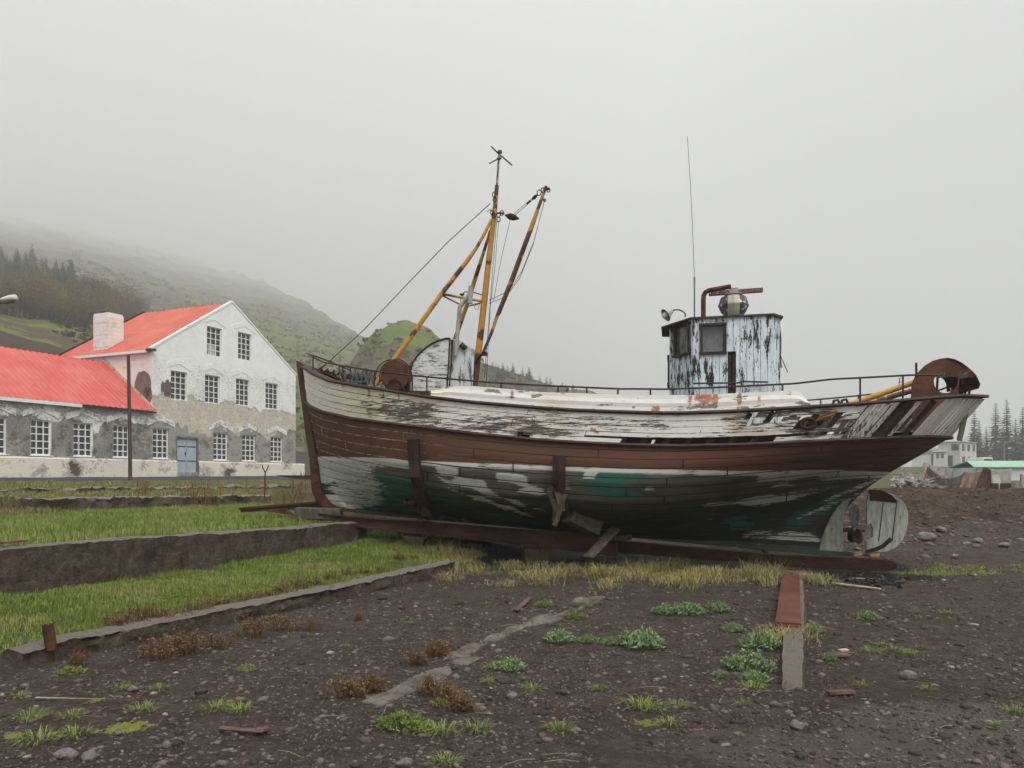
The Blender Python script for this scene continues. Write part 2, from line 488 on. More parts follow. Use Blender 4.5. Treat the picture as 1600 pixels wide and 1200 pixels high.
# ================================================================== THE BOAT
BX, BY, BYAW = 2.43, 14.6, R(-12)
BC, BS = math.cos(BYAW), math.sin(BYAW)
def L(px, py, yl=0.0):
    "boat-local point on the fore-and-aft plane y = yl seen at a pixel"
    dx = (px - CX) / FPX
    t = (yl - BS * BX + BC * BY) / (-BS * dx + BC)
    X, Y = t * dx, t
    return Vector((BC * (X - BX) + BS * (Y - BY), yl, CAMZ + (HY - py) / FPX * t))
def toworld(p):
    return Vector((BX + BC * p[0] - BS * p[1], BY + BS * p[0] + BC * p[1], p[2]))
def proj(p):
    q = toworld(p)
    return CX + q.x / q.y * FPX, HY - (q.z - CAMZ) / q.y * FPX, q.y
def zcurve(tab, x, y):
    "height of a line drawn along the near side, at boat-local x, y"
    px, _, D = proj((x, y, 0))
    return CAMZ + (HY - interp(px, tab)) / FPX * D
CAP = [(476, 576), (490, 586), (515, 597), (565, 606), (615, 614), (665, 622), (740, 631), (840, 639.5), (900, 643.5), (965, 646), (1030, 648), (1065, 648), (1140, 645.5), (1240, 640), (1350, 633), (1450, 625), (1500, 621), (1533, 622)]
RUB = [(480, 629), (486, 635), (505, 643.5), (550, 654), (595, 660), (679, 670), (740, 677.5), (815, 685), (840, 687.5), (900, 691.5), (990, 695.5), (1065, 697), (1165, 695), (1240, 691), (1300, 688.5), (1400, 684), (1450, 682.5), (1483, 684)]
WL = [(486, 713), (590, 715), (640, 719), (690, 721.5), (840, 727), (940, 731), (1040, 733.5), (1140, 736), (1240, 735), (1300, 734), (1395, 738), (1500, 742)]
STEM_P = [(479, 630), (484, 660), (490, 690), (496, 730), (501, 762), (507, 778), (517, 790), (545, 798)]
STERN_P = [(1483, 687), (1440, 713), (1395, 738), (1365, 757), (1345, 772), (1325, 793), (1308, 817), (1297, 842), (1290, 867)]
def profile(tab):
    pts = [L(a, b) for a, b in tab]
    s = [0.0]
    for a, b in zip(pts, pts[1:]): s.append(s[-1] + (b - a).length)
    s = [k / s[-1] for k in s]
    return lambda v: (interp(v, list(zip(s, [p.x for p in pts]))), interp(v, list(zip(s, [p.z for p in pts]))))
PSTEM, PSTERN = profile(STEM_P), profile(STERN_P)
XC0, XC1 = L(476, 577).x, L(1533, 622).x
XR0, XR1 = PSTEM(0)[0], PSTERN(0)[0]
ZK0, ZK1 = PSTEM(1)[1], PSTERN(1)[1]
def plan(t, ef, kr=3.0, er=0.5, tf=0.42, tr=0.58):
    if t < tf: return (1 - (1 - t / tf) ** 2.2) ** ef
    if t > tr: return max(0, 1 - ((t - tr) / (1 - tr)) ** kr) ** er
    return 1.0
def cap_pt(u, side=-1):
    x = XC0 + (XC1 - XC0) * u
    hb = 1.95 * plan(u, 0.62)
    return Vector((x, side * hb, zcurve(CAP, x, -hb)))
def rub_pt(u, side=-1):
    x = XR0 + (XR1 - XR0) * u
    hb = 1.90 * plan(u, 0.80, 2.8, 0.62)
    return Vector((x, side * hb, zcurve(RUB, x, -hb)))
def ueven(k, n):
    "stations crowd towards stem and stern"
    t = k / (n - 1)
    return 0.5 * t + 0.5 * (0.5 - 0.5 * math.cos(math.pi * t))
_U = [k / 1200 for k in range(1201)]
_UP = [proj(cap_pt(u))[0] for u in _U]
_UR = [proj(rub_pt(u))[0] for u in _U]
def u_at(px, tab=None):
    tab = _UP if tab is None else tab
    for i in range(len(tab) - 1):
        if tab[i + 1] >= px: return _U[i] + (_U[1]) * (px - tab[i]) / max(1e-6, tab[i + 1] - tab[i])
    return 1.0
def side_pt(u, w_, off=0.0, side=-1):
    "point on the bulwark side, w_ from cap rail (0) to rubbing strake (1), pushed out by off"
    a, b = cap_pt(u, side), rub_pt(u, side)
    p = a.lerp(b, w_)
    if off:
        du = 1e-3
        u0, u1 = max(0, u - du), min(1, u + du)
        t = cap_pt(u1, side).lerp(rub_pt(u1, side), w_) - cap_pt(u0, side).lerp(rub_pt(u0, side), w_)
        nn = Vector((t.y, -t.x, 0)) * (1 if side < 0 else -1)
        if nn.length > 1e-9: p = p + nn.normalized() * off
    return p
MID = [(0, 0, 1.0), (.15, .18, 1.01), (.3, .39, .995), (.45, .585, .93), (.6, .735, .77), (.75, .85, .52), (.88, .93, .26), (1, 1.0, .045)]
def hull_pt(u, v, side=-1):
    xa, za = PSTEM(v)
    xb, zb = PSTERN(v)
    x = xa + (xb - xa) * u
    r = rub_pt(u)
    zk = ZK0 + (ZK1 - ZK0) * u
    fa = (PSTEM(0)[1] - za) / (PSTEM(0)[1] - ZK0)
    fb = (PSTERN(0)[1] - zb) / (PSTERN(0)[1] - ZK1)
    fm = interp(v, [(a, b) for a, b, c in MID]); bm = interp(v, [(a, c) for a, b, c in MID])
    wb = 1 - smooth(0, 0.33, u); ws = smooth(0.55, 1.0, u)
    f = fa * wb + fb * ws + fm * (1 - wb - ws) if wb + ws < 1 else (fa * wb + fb * ws) / (wb + ws)
    z = r.z + (zk - r.z) * f
    k = 2.8 - 1.3 * smooth(0, 0.7, v)
    e = 0.62 + 0.75 * smooth(0, 0.5, v)
    F = plan(u, 0.80 + 0.9 * v ** 1.2, k, e, 0.42 + 0.06 * v, 0.58 - 0.10 * v)
    hb = 1.90 * bm * F
    hb = max(hb, 0.075 * min(1, u * 30, (1 - u) * 30 + (0.2 if v > 0.4 else 0)))
    return Vector((x, side * hb, z))

boat = empty('fishing_boat', (BX, BY, 0), BYAW, 'derelict wooden fishing boat with peeling white, brown and green paint propped on the slipway', 'boat')

# ---- paint: where the old coats survive on the bottom (surveyed patches: centre, half size, tilt, strength)
P_WHITE = [(520, 735, 60, 20, 0, .9), (560, 765, 50, 30, 20, .7), (535, 785, 40, 10, 8, .9), (600, 725, 60, 8, 3, .8), (697, 735, 20, 8, 22, 1), (733, 757, 30, 8, 14, 1), (800, 749, 30, 10, 20, 1), (830, 769, 25, 7, 8, .9), (760, 772, 95, 3, 17, .75), (770, 787, 85, 3.5, 17, .7), (925, 741, 12, 8, 3, .85), (1022, 765, 14, 4, 10, .8), (1215, 745, 36, 8, -2, 1), (1222, 758, 18, 4, -3, .85), (1195, 782, 60, 7, -6, .9), (1320, 742, 80, 8, 1, 1), (1130, 787, 40, 3, -4, .6), (1250, 770, 60, 4, -8, .5), (1245, 842, 48, 8, 3, .75), (1015, 845, 45, 5, 4, .6), (1190, 837, 40, 5, 3, .5), (1330, 765, 50, 4, -24, .6), (1300, 790, 60, 4, -22, .5), (700, 812, 40, 8, 8, .5), (880, 760, 14, 10, 10, .5), (1100, 812, 40, 3, -2, .4)]
P_TEAL = [(605, 768, 52, 26, 18, 1), (580, 792, 40, 8, 6, .8), (962, 743, 52, 9, 2, .95), (958, 770, 45, 9, 3, 1), (940, 757, 40, 6, 5, .8), (700, 779, 60, 6, 16, .6), (800, 815, 70, 9, 7, .8), (660, 800, 40, 8, 6, .7), (1162, 818, 22, 13, 2, .95), (1100, 853, 130, 7, 4, .9), (1250, 860, 60, 6, 3, .9), (1280, 800, 60, 14, -25, .5), (1090, 795, 60, 8, 0, .4), (1200, 810, 40, 6, -5, .35), (870, 800, 60, 8, 5, .4)]
def pmask(px, py, tab):
    m = 0.0
    for cx_, cy_, a, b, t, s in tab:
        dx, dy = px - cx_, py - cy_
        c, q = math.cos(R(t)), math.sin(R(t))
        X, Y = (dx * c + dy * q) / a, (-dx * q + dy * c) / b
        d = X * X + Y * Y
        if d < 1.7: m = max(m, s * (1 - smooth(0.25, 1.7, d)))
    return m
def hull_side():
    NU, NV = 240, 113
    P = {}
    for i in range(NU):
        for j in range(NV): P[i, j] = hull_pt(ueven(i, NU), j / (NV - 1))
    at = {'wl': [], 'white': [], 'teal': [], 'bow': []}
    uv = []
    m = MB()
    for side in (-1, 1):
        b = len(m.v)
        for j in range(NV):
            for i in range(NU):
                p = P[i, j]
                m.v.append((p.x, p.y * -side, p.z))
                px, py, D = proj(p)
                at['wl'].append((interp(px, WL) - py) / FPX * D)
                kk = min(13, int(14 * j / (NV - 1)))      # old paint ends at the seams: judge it plank by plank
                cx_, cy_, _ = proj(P[i, min(NV - 1, int((kk + 0.5) * 8))])
                jx = 12 * math.sin(kk * 7.1)
                cy_ = 0.5 * cy_ + 0.5 * py
                at['white'].append(pmask(cx_ + jx * 0.4, cy_, P_WHITE)); at['teal'].append(pmask(cx_ + jx, cy_, P_TEAL))
                at['bow'].append(1 - smooth(560, 760, px))
                uv.append((p.x * 0.9 + side * 3.7, j / (NV - 1) * 14 + 2 * math.sin(1.3 * ueven(i, NU)) * 0.25))
        for j in range(NV - 1):
            for i in range(NU - 1):
                f = (b + j * NU + i, b + j * NU + i + 1, b + (j + 1) * NU + i + 1, b + (j + 1) * NU + i)
                m.f.append(f if side > 0 else f[::-1]); m.m.append(0)
    return m, at, uv
n = NT('hull_paint')
tc = n.co((1, 1, 1), 'UV')
ob = n.co((1, 1, 1))
lng = n.co((0.55, 1.0, 6.0))
br = n.t.nodes.new('ShaderNodeTexBrick')
sx_ = n.sep(tc)
wn = n.t.nodes.new('ShaderNodeTexWhiteNoise'); wn.noise_dimensions = '1D'
n.put(wn.inputs['W'], n.math('FLOOR', sx_[1]))
cb = n.t.nodes.new('ShaderNodeCombineXYZ')
n.put(cb.inputs[0], n.math('MULTIPLY', n.math('ADD', sx_[0], n.math('MULTIPLY', wn.outputs['Value'], 7.0)), 5.0)); n.put(cb.inputs[1], sx_[1])
n.t.links.new(cb.outputs[0], br.inputs['Vector'])
br.offset = 0.0; br.offset_frequency = 2; br.squash = 1
for k, v in (('Scale', 1.0), ('Mortar Size', 0.06), ('Mortar Smooth', 0.25), ('Brick Width', 16.0), ('Row Height', 1.0), ('Bias', 0.0)): br.inputs[k].default_value = v
br.inputs['Color1'].default_value = (0, 0, 0, 1); br.inputs['Color2'].default_value = (1, 1, 1, 1)
seam, tone = br.outputs['Fac'], n.sep(br.outputs['Color'])[0]
n1 = n.noise(3.2, 9, 0.72, lng); n2 = n.noise(11, 8, 0.75, lng); n3 = n.noise(1.1, 5, 0.6, ob)
sp = n.noise(42, 5, 0.7, ob)
brown = n.mix(n.ramp(n1, 0.3, 0.7), (0.080, 0.029, 0.012), (0.140, 0.054, 0.022))
brown = n.mix(n.math('MULTIPLY', tone, 0.35), brown, (0.052, 0.024, 0.013))
brown = n.mix(n.ramp(n2, 0.62, 0.74, 0, 0.55), brown, (0.045, 0.036, 0.026))
scr = n.math('MULTIPLY', n.ramp(n.math('ADD', n2, n.math('MULTIPLY', n.attr('bow'), 0.06)), 0.70, 0.76), n.math('ADD', 0.25, n.math('MULTIPLY', n.attr('bow'), 0.5)))
brown = n.mix(scr, brown, (0.34, 0.29, 0.22))
wood = n.mix(n.ramp(n1, 0.3, 0.7), (0.048, 0.044, 0.031), (0.130, 0.120, 0.088))
wood = n.mix(n.math('MULTIPLY', tone, 0.45), wood, (0.055, 0.052, 0.036))
wood = n.mix(n.ramp(n3, 0.5, 0.75, 0, 0.6), wood, (0.02, 0.024, 0.018))
under_shade = n.ramp(n.math('ADD', n.sep(tc)[1], n.math('MULTIPLY', n.math('SUBTRACT', n1, 0.5), 6.0)), 6.3, 9.0, 0, 0.88)
wood = n.mix(under_shade, wood, (0.005, 0.008, 0.006))       # shade under the hull painted in, near black low down
wm = n.math('ADD', n.math('MULTIPLY', n.attr('white'), 0.66), n.math('ADD', n.math('MULTIPLY', n.math('SUBTRACT', n2, 0.5), 1.2), n.math('MULTIPLY', n.math('SUBTRACT', n1, 0.5), 0.9)))
wht = n.mix(n.ramp(n2, 0.3, 0.7), (0.30, 0.31, 0.26), (0.52, 0.53, 0.47))
wht = n.mix(n.ramp(n1, 0.52, 0.72, 0, 0.6), wht, (0.16, 0.16, 0.12))
tm = n.math('ADD', n.math('MULTIPLY', n.attr('teal'), 0.62), n.math('ADD', n.math('MULTIPLY', n.math('SUBTRACT', n1, 0.5), 1.5), n.math('MULTIPLY', n.math('SUBTRACT', n2, 0.5), 0.6)))
teal = n.mix(n.ramp(n2, 0.3, 0.7), (0.006, 0.060, 0.047), (0.018, 0.125, 0.095))
low = n.mix(n.ramp(tm, 0.20, 0.48), wood, teal)
low = n.mix(n.ramp(wm, 0.27, 0.46), low, wht)
wlv = n.math('ADD', n.attr('wl'), n.math('MULTIPLY', n.math('SUBTRACT', n2, 0.5), 0.05))
band = n.math('MULTIPLY', n.ramp(wlv, -0.10, -0.05), n.ramp(n.math('ADD', n1, n.math('MULTIPLY', n2, 0.3)), 0.52, 0.62))
low = n.mix(band, low, (0.56, 0.55, 0.49))
col = n.mix(n.ramp(wlv, -0.006, 0.006), low, brown)
sl_ = n.math('MULTIPLY', seam, n.ramp(n1, 0.2, 0.5, 0.35, 1.0))
bowseam = n.math('MULTIPLY', n.attr('bow'), n.ramp(wlv, 0, 0.02))
scol = n.mix(n.math('MULTIPLY', bowseam, n.ramp(n2, 0.45, 0.55)), (0.010, 0.009, 0.008), (0.40, 0.36, 0.28))
col = n.mix(n.math('MULTIPLY', sl_, n.math('SUBTRACT', 1.0, n.math('MULTIPLY', n.math('MULTIPLY', n.attr('white'), n.attr('bow')), 0.65))), col, scol)
nail = n.ramp(n.voro(9, n.co((1, 1, 1)), rand=0.7), 0.05, 0.075, 0.75, 0.0)
col = n.mix(n.math('MULTIPLY', nail, n.ramp(wlv, 0.0, -0.01)), col, (0.02, 0.014, 0.01))
n.bump(n.math('ADD', n.math('MULTIPLY', seam, -1.6), n.math('ADD', n.math('MULTIPLY', n2, 0.9), n.math('MULTIPLY', wm, 0.3))), 0.012, 0.9)
M_hull = n.done(col, n.ramp(n1, 0.3, 0.7, 0.42, 0.75), 0, 0.35)
m, at, uv = hull_side()
m.build('hull', M_hull, boat, smooth=2, attrs=at, uv=uv)

# ---- plain materials of the boat
M_tar = mottled('dark_timber', (0.016, 0.011, 0.009), (0.05, 0.032, 0.024), 6, 0.7, (1, 1, 3), 0.006, c3=(0.09, 0.075, 0.06))
M_rail = mottled('worn_rail_paint', (0.022, 0.012, 0.010), (0.060, 0.032, 0.024), 9, 0.55, (0.6, 1, 2), 0.004, c3=(0.035, 0.055, 0.045), t3=0.66)
M_brownwood = mottled('brown_paint', (0.060, 0.026, 0.014), (0.095, 0.042, 0.022), 7, 0.6, (1, 1, 0.5), 0.005, c3=(0.04, 0.03, 0.022), t3=0.64)
M_rust = mottled('rust', (0.045, 0.018, 0.011), (0.115, 0.042, 0.020), 7, 0.85, (1, 1, 1), 0.006, c3=(0.028, 0.014, 0.012), t3=0.6)
M_rustdark = mottled('wet_rust', (0.020, 0.008, 0.006), (0.052, 0.019, 0.012), 6, 0.8, (0.6, 1, 1.5), 0.005, c3=(0.012, 0.008, 0.007), t3=0.6)
M_steel = mottled('grey_green_iron', (0.045, 0.055, 0.050), (0.13, 0.14, 0.13), 14, 0.6, bump=0.003, c3=(0.03, 0.022, 0.018), t3=0.58)
M_pipe = mottled('galvanised_pipe', (0.22, 0.21, 0.19), (0.36, 0.34, 0.31), 8, 0.5, (1, 1, 0.4), 0.002, c3=(0.14, 0.09, 0.06), t3=0.66)
M_wire = mottled('wire_rope', (0.02, 0.018, 0.018), (0.045, 0.040, 0.038), 30, 0.6)
M_deck = mottled('deck_planks', (0.030, 0.022, 0.018), (0.085, 0.060, 0.045), 5, 0.85, (0.4, 4, 1), 0.004, c3=(0.09, 0.03, 0.018), t3=0.62)
M_blackpl = mottled('black_plastic', (0.012, 0.012, 0.013), (0.022, 0.022, 0.024), 20, 0.4)
n = NT('yellow_paint_rusting')
co = n.co((1, 1, 0.7))
a = n.noise(3.0, 8, 0.7, co); b = n.noise(16, 6, 0.7, co)
yel = n.mix(n.ramp(b, 0.3, 0.7), (0.34, 0.165, 0.028), (0.47, 0.25, 0.05))
rs = n.mix(n.ramp(b, 0.35, 0.65), (0.040, 0.016, 0.010), (0.125, 0.045, 0.020))
k = n.math('ADD', a, n.math('ADD', n.math('MULTIPLY', n.math('SUBTRACT', b, 0.5), 0.35), n.math('MULTIPLY', n.attr('rust'), 0.35)))
n.bump(k, 0.004)
M_yellow = n.done(n.mix(n.ramp(k, 0.555, 0.585), yel, rs), 0.6)

def flaky(name, coat1, coat2, bare1, bare2, keep, along=(0.5, 1, 5), scale=5.0, board=0.0, rustiness=0.12, wide=0.25, third=None, attr=None):
    "old paint flaking off boards: coats, bare wood, rust runs, board joints"
    n = NT(name)
    co = n.co(along)
    a = n.noise(scale, 9, 0.74, co); b = n.noise(scale * 3.7, 8, 0.75, co); c = n.noise(0.9, 4, 0.6)
    coat = n.mix(n.ramp(b, 0.3, 0.68), coat1, coat2)
    coat = n.mix(n.ramp(c, 0.5, 0.72), coat, third if third else coat1)
    if attr: coat = n.mix(n.math('MULTIPLY', n.attr('cream'), n.ramp(a, 0.35, 0.55)), coat, (0.70, 0.60, 0.38))
    dirt = n.ramp(n.noise(scale * 0.8, 9, 0.8, co, 1.0), 0.49, 0.70, 0, 0.34)
    coat = n.mix(dirt, coat, (0.21, 0.19, 0.155))
    bare = n.mix(n.ramp(b, 0.32, 0.66), bare1, bare2)
    f = n.math('ADD', a, n.math('MULTIPLY', n.math('SUBTRACT', b, 0.5), 0.55))
    f = n.math('ADD', f, n.math('MULTIPLY', n.math('SUBTRACT', c, 0.5), wide))
    if attr: f = n.math('ADD', f, n.math('MULTIPLY', n.attr(attr), 0.3))
    col = n.mix(n.ramp(f, keep, keep + 0.025), coat, bare)
    if rustiness:
        rr = n.math('MULTIPLY', n.ramp(n.noise(1.7, 6, 0.7, n.co((1, 1, 0.35))), 0.62, 0.72), n.ramp(b, 0.38, 0.58))
        col = n.mix(n.math('MULTIPLY', rr, rustiness * 6), col, (0.33, 0.12, 0.035))
    if attr:
        rr = n.ramp(n.math('ADD', n.attr('rusty'), n.math('MULTIPLY', n.math('SUBTRACT', n.noise(scale * 2.6, 8, 0.8, n.co((1.2, 1.2, 0.6))), 0.5), 2.6)), 0.42, 0.70)
        col = n.mix(n.math('MULTIPLY', rr, 0.85), col, n.mix(n.ramp(b, 0.4, 0.6), (0.17, 0.040, 0.008), (0.45, 0.145, 0.022)))
    h = n.math('ADD', n.math('MULTIPLY', n.ramp(f, keep, keep + 0.03), -0.7), n.math('MULTIPLY', b, 0.5))
    if board:
        s = n.sep(n.co((1, 1, 1), 'UV'))
        fr = n.math('FRACT', n.math('DIVIDE', s[0], board))
        d = n.math('MULTIPLY', n.math('ABSOLUTE', n.math('SUBTRACT', fr, 0.5)), 2.0)
        j = n.ramp(d, 0.90, 0.99)
        col = n.mix(n.math('MULTIPLY', j, n.ramp(a, 0.3, 0.65, 0.0, 0.8)), col, (0.022, 0.018, 0.015))
        h = n.math('ADD', h, n.math('MULTIPLY', j, -1.5))
    n.bump(h, 0.012, 1.0)
    return n.done(col, n.ramp(f, keep, keep + 0.03, 0.5, 0.85), 0, 0.3)
M_white = flaky('white_paint_flaking', (0.82, 0.79, 0.69), (0.86, 0.85, 0.80), (0.032, 0.026, 0.020), (0.20, 0.18, 0.15), 0.56, (0.5, 1, 5), 5.0, third=(0.72, 0.64, 0.45), attr='bare')
M_stern = flaky('white_paint_worn', (0.62, 0.60, 0.53), (0.72, 0.70, 0.65), (0.030, 0.024, 0.018), (0.14, 0.12, 0.10), 0.63, (5, 5, 0.7), 4.0, attr='bare')
M_canvas = flaky('white_sheeting', (0.64, 0.62, 0.56), (0.72, 0.71, 0.67), (0.12, 0.10, 0.08), (0.30, 0.27, 0.22), 0.625, (0.7, 1, 3), 3.0, rustiness=0.06, third=(0.66, 0.60, 0.47), attr='bare')
M_house = flaky('pale_blue_paint_flaking', (0.44, 0.57, 0.64), (0.76, 0.78, 0.78), (0.007, 0.006, 0.005), (0.050, 0.040, 0.032), 0.525, (4.0, 4.0, 0.8), 3.2, board=0.115, rustiness=0.07, wide=0.42, third=(0.30, 0.52, 0.58))
M_board = flaky('pale_boards', (0.50, 0.54, 0.55), (0.64, 0.66, 0.66), (0.03, 0.026, 0.022), (0.15, 0.13, 0.11), 0.55, (4.5, 4.5, 0.8), 3.0)
M_hood = flaky('white_paint_bleached', (0.52, 0.53, 0.52), (0.66, 0.67, 0.66), (0.05, 0.045, 0.038), (0.20, 0.18, 0.15), 0.54, (1.0, 1, 5), 3.2)

# ---- stem, keel, deadwood
def slab(pts, half, y0=0.0):
    m = MB()
    P = [L(a, b, 0) for a, b in pts]
    return m.prism([Vector((p.x, y0 - half, p.z)) for p in P], (0, 2 * half, 0))
slab([(465, 564), (472, 566), (479, 572), (482, 600), (486, 640), (491, 680), (496.5, 715), (489, 716), (485.5, 716), (481, 688), (475, 640)], 0.085).build('stem', M_brownwood, boat, bevel=0.012)
slab([(485.7, 716.6), (497, 715.6), (503, 762), (511, 778), (522, 788), (540, 794), (640, 800), (640, 806), (560, 800.5), (525, 798.5), (505, 792), (495, 782), (489, 764)], 0.08).build('stem_foot', M_rust, boat, bevel=0.01)
K0, K1 = L(560, 795), L(1290, 858)
slab([(558, 794), (1291, 858), (1320, 861), (1345, 865), (1345, 868.5), (1291, 867.5), (558, 801.5)], 0.1).build('keel', mottled('keel_timber', (0.02, 0.045, 0.036), (0.05, 0.06, 0.045), 4, 0.8, (0.5, 1, 3), 0.006, c3=(0.16, 0.13, 0.08)), boat, bevel=0.01)
M_grey = mottled('bare_grey_green_timber', (0.17, 0.18, 0.145), (0.30, 0.31, 0.26), 5, 0.8, (3, 3, 0.7), 0.006, c3=(0.09, 0.09, 0.065), t3=0.6)
slab([(1328, 778), (1318, 800), (1315, 820), (1316, 845), (1317, 862), (1278, 859), (1281, 845), (1287, 828), (1296, 808), (1308, 790), (1318, 781)], 0.105).build('sternpost', M_grey, boat, bevel=0.015)

# ---- bulwark planking: strakes along the sides, upright boards round the stern
KB = 5
U_STERN = u_at(1357)
def strake(m, u0, u1, w0, w1, side, proud, thick=0.035, rag=0.0, st=0.012):
    "one plank of the side; returns nothing, adds outer and inner skins and edges"
    nn = max(2, int((u1 - u0) / st) + 1)
    rows = []
    for k in range(nn):
        u = u0 + (u1 - u0) * k / (nn - 1)
        e = rag * fbm(u * 60, w0 * 9, side * 3.0, 3) if rag else 0
        a0, a1 = w0 + max(0, e), w1 + min(0, e * 0.7)
        rows.append([side_pt(u, a0, proud, side), side_pt(u, a1, proud, side), side_pt(u, a1, proud - thick, side), side_pt(u, a0, proud - thick, side)])
    b = len(m.v)
    for r in rows: m.v += [tuple(p) for p in r]
    for k in range(nn - 1):
        for c in range(4):
            a, d = b + k * 4 + c, b + k * 4 + (c + 1) % 4
            f = (a, d, d + 4, a + 4)
            m.f.append(f if side < 0 else f[::-1]); m.m.append(0)
    m.f.append((b, b + 1, b + 2, b + 3) if side > 0 else (b + 3, b + 2, b + 1, b)); m.m.append(0)
    e = b + (nn - 1) * 4
    m.f.append((e, e + 1, e + 2, e + 3) if side < 0 else (e + 3, e + 2, e + 1, e)); m.m.append(0)
# where planking is gone on the near side: strake -> (px from, px to)
GAPS = {0: [(1170, 1185), (1205, 1212)], 1: [(1180, 1232), (1262, 1330)], 2: [(1262, 1352)], 3: [], 4: [(822, 842), (992, 1041), (1047, 1244)]}
def bare_amount(px, py):
    b = -0.10 - 0.12 * (1 - smooth(580, 640, px))
    for cx_, cy_, rx, ry, s in ((640, 640, 55, 12, .7), (655, 655, 30, 7, .6), (600, 628, 35, 6, .25), (720, 668, 70, 8, .5), (770, 660, 60, 14, .35), (830, 668, 25, 5, .6), (950, 662, 90, 8, .25), (850, 676, 60, 6, .5), (1250, 650, 80, 10, .8), (1300, 672, 60, 10, .6), (1160, 660, 40, 5, .3)):
        d = ((px - cx_) / rx) ** 2 + ((py - cy_) / ry) ** 2
        if d < 1.8: b = max(b, .72 * s * (1 - smooth(0.3, 1.8, d)))
    return b
RUSTY = [(505, 607, 8, 5, .6), (535, 604, 7, 6, .6), (552, 610, 6, 6, .5), (575, 613, 9, 7, .75), (602, 617, 5, 6, .9), (588, 628, 6, 4, .6), (929, 673, 4, 5, .9), (1026, 641, 6, 6, .9), (870, 645, 3, 3, .7), (980, 660, 10, 4, .4), (1100, 622, 16, 9, .95), (1078, 620, 5, 12, .75), (1118, 622, 5, 12, .9), (1082, 637, 40, 5, .45), (1155, 624, 5, 11, .7), (880, 611, 8, 3, .6), (995, 620, 6, 6, .55), (990, 637, 3, 3, .9), (1025, 640, 7, 6, .8), (800, 612, 3, 12, .7), (725, 604, 8, 3, .35), (1185, 622, 4, 4, .8), (1235, 615, 12, 5, .6), (1245, 630, 8, 8, .3)]
TORN = [(770, 612, 13, 1.6, 1.0), (820, 609, 14, 2.5, .7), (838, 619, 9, 4, .8), (852, 606, 6, 2, .8), (700, 603, 20, 1.5, .5), (930, 636, 30, 2, .4), (1090, 636, 40, 2, .6), (1050, 620, 14, 2, .45), (1180, 638, 60, 2.5, .6), (1250, 632, 18, 3, .8)]
def blot(px, py, tab):
    m = 0.0
    for a, b, rx, ry, k in tab:
        d = ((px - a) / rx) ** 2 + ((py - b) / ry) ** 2
        if d < 2: m = max(m, k * (1 - smooth(.25, 2, d)))
    return m
def paint_attrs(V, bare=None):
    P = [proj(p) if p[1] < 0 else (0, 0, 0) for p in V]
    return {'rusty': [blot(a, b, RUSTY) for a, b, c in P], 'cream': [.75 * (1 - smooth(660, 720, a)) * smooth(500, 560, a) if a else 0 for a, b, c in P], 'bare': bare if bare is not None else [blot(a, b, TORN) for a, b, c in P]}
bul = MB(); fbul = MB()
for k in range(KB):
    w0, w1 = k / KB + 0.010, (k + 1) / KB - 0.010
    cuts = [0.0]
    for a, b in GAPS[k]: cuts += [u_at(a), u_at(b)]
    cuts.append(U_STERN)
    for a, b in zip(cuts[::2], cuts[1::2]):
        # butt joints every few metres, each plank lying a little differently
        js = [a]
        while b - js[-1] > 0.34: js.append(js[-1] + rnd.uniform(0.17, 0.30))
        js.append(b)
        for c, d in zip(js, js[1:]):
            w1_ = w1 - 0.05 if (k == 3 and u_at(1095) < (c + d) / 2 < u_at(1238)) else w1
            strake(bul, c + (0.0006 if c > 0 else 0), d - 0.0006, w0, w1_, -1, 0.012 + rnd.uniform(-0.007, 0.007), rag=0.06 if c > 0.45 else 0.012)
    strake(fbul, 0.0, U_STERN, w0 - .009, w1 + .009, 1, 0.012)
for dz, u0, u1 in ((0.02, u_at(1190), u_at(1250)),):          # splintered remains of a plank
    strake(bul, u0, u1, 0.36, 0.42, -1, 0.02, rag=0.05)
inn = MB(); strake(inn, u_at(985), u_at(1300), 0.72, 1.0, -1, -0.13)  # dark strip added behind the slot so its inside looks dark
inn.build('slot_backing', mottled('slot_backing_dark', (0.020, 0.012, 0.009), (0.05, 0.028, 0.02), 5, 0.9, (0.5, 1, 4), 0.004), boat)
bare = [bare_amount(*proj(p)[:2]) if p[1] < 0 else 0.1 for p in bul.v]
bul.build('bulwark', M_white, boat, attrs=paint_attrs(bul.v, bare))
fbul.build('bulwark', mottled('bulwark_inside', (0.030, 0.020, 0.015), (0.075, 0.048, 0.034), 5, 0.85, (0.5, 1, 4), 0.004, c3=(0.13, 0.11, 0.09), t3=0.62), boat)
sb = MB()
u = U_STERN + 0.001
gone = ((1411, 1431), (1445, 1475))
while u < 1.0:
    px = proj(cap_pt(u))[0]
    wd = 0.0095 if px < 1500 else 0.006
    mid_px = proj(cap_pt(min(1, u + wd / 2)))[0]
    if not any(a < mid_px < b for a, b in gone):
        strake(sb, u + 0.0007 + .0012 * rnd.random(), min(1.0, u + wd) - 0.0006, 0.02, 0.985 - rnd.uniform(0, 0.02), -1, 0.012 + rnd.uniform(-0.006, 0.006), st=0.004)
    strake(sb, u, min(1.0, u + wd), 0.02, 0.99, 1, 0.012, st=0.004)
    u += wd
bare = []
for p in sb.v:
    px, py, D = proj(p)
    bare.append(0.42 * smooth(652, 682, py) * (0.5 + 0.5 * (1 - smooth(1370, 1440, px))) + 0.08 * (1 - smooth(1380, 1420, px)) - 0.1)
sb.build('stern_planking', M_stern, boat, attrs=paint_attrs(sb.v, bare))
for k in range(34):                                       # timber heads behind the planking
    u = 0.03 + k * 0.0285
    for side in (-1, 1):
        a, b = side_pt(u, 0.02, -0.07, side), side_pt(u, 1.0, -0.07, side)
        MB().bar(b, a, 0.09, 0.08, (1, 0, 0)).build('timberhead', M_tar, boat)
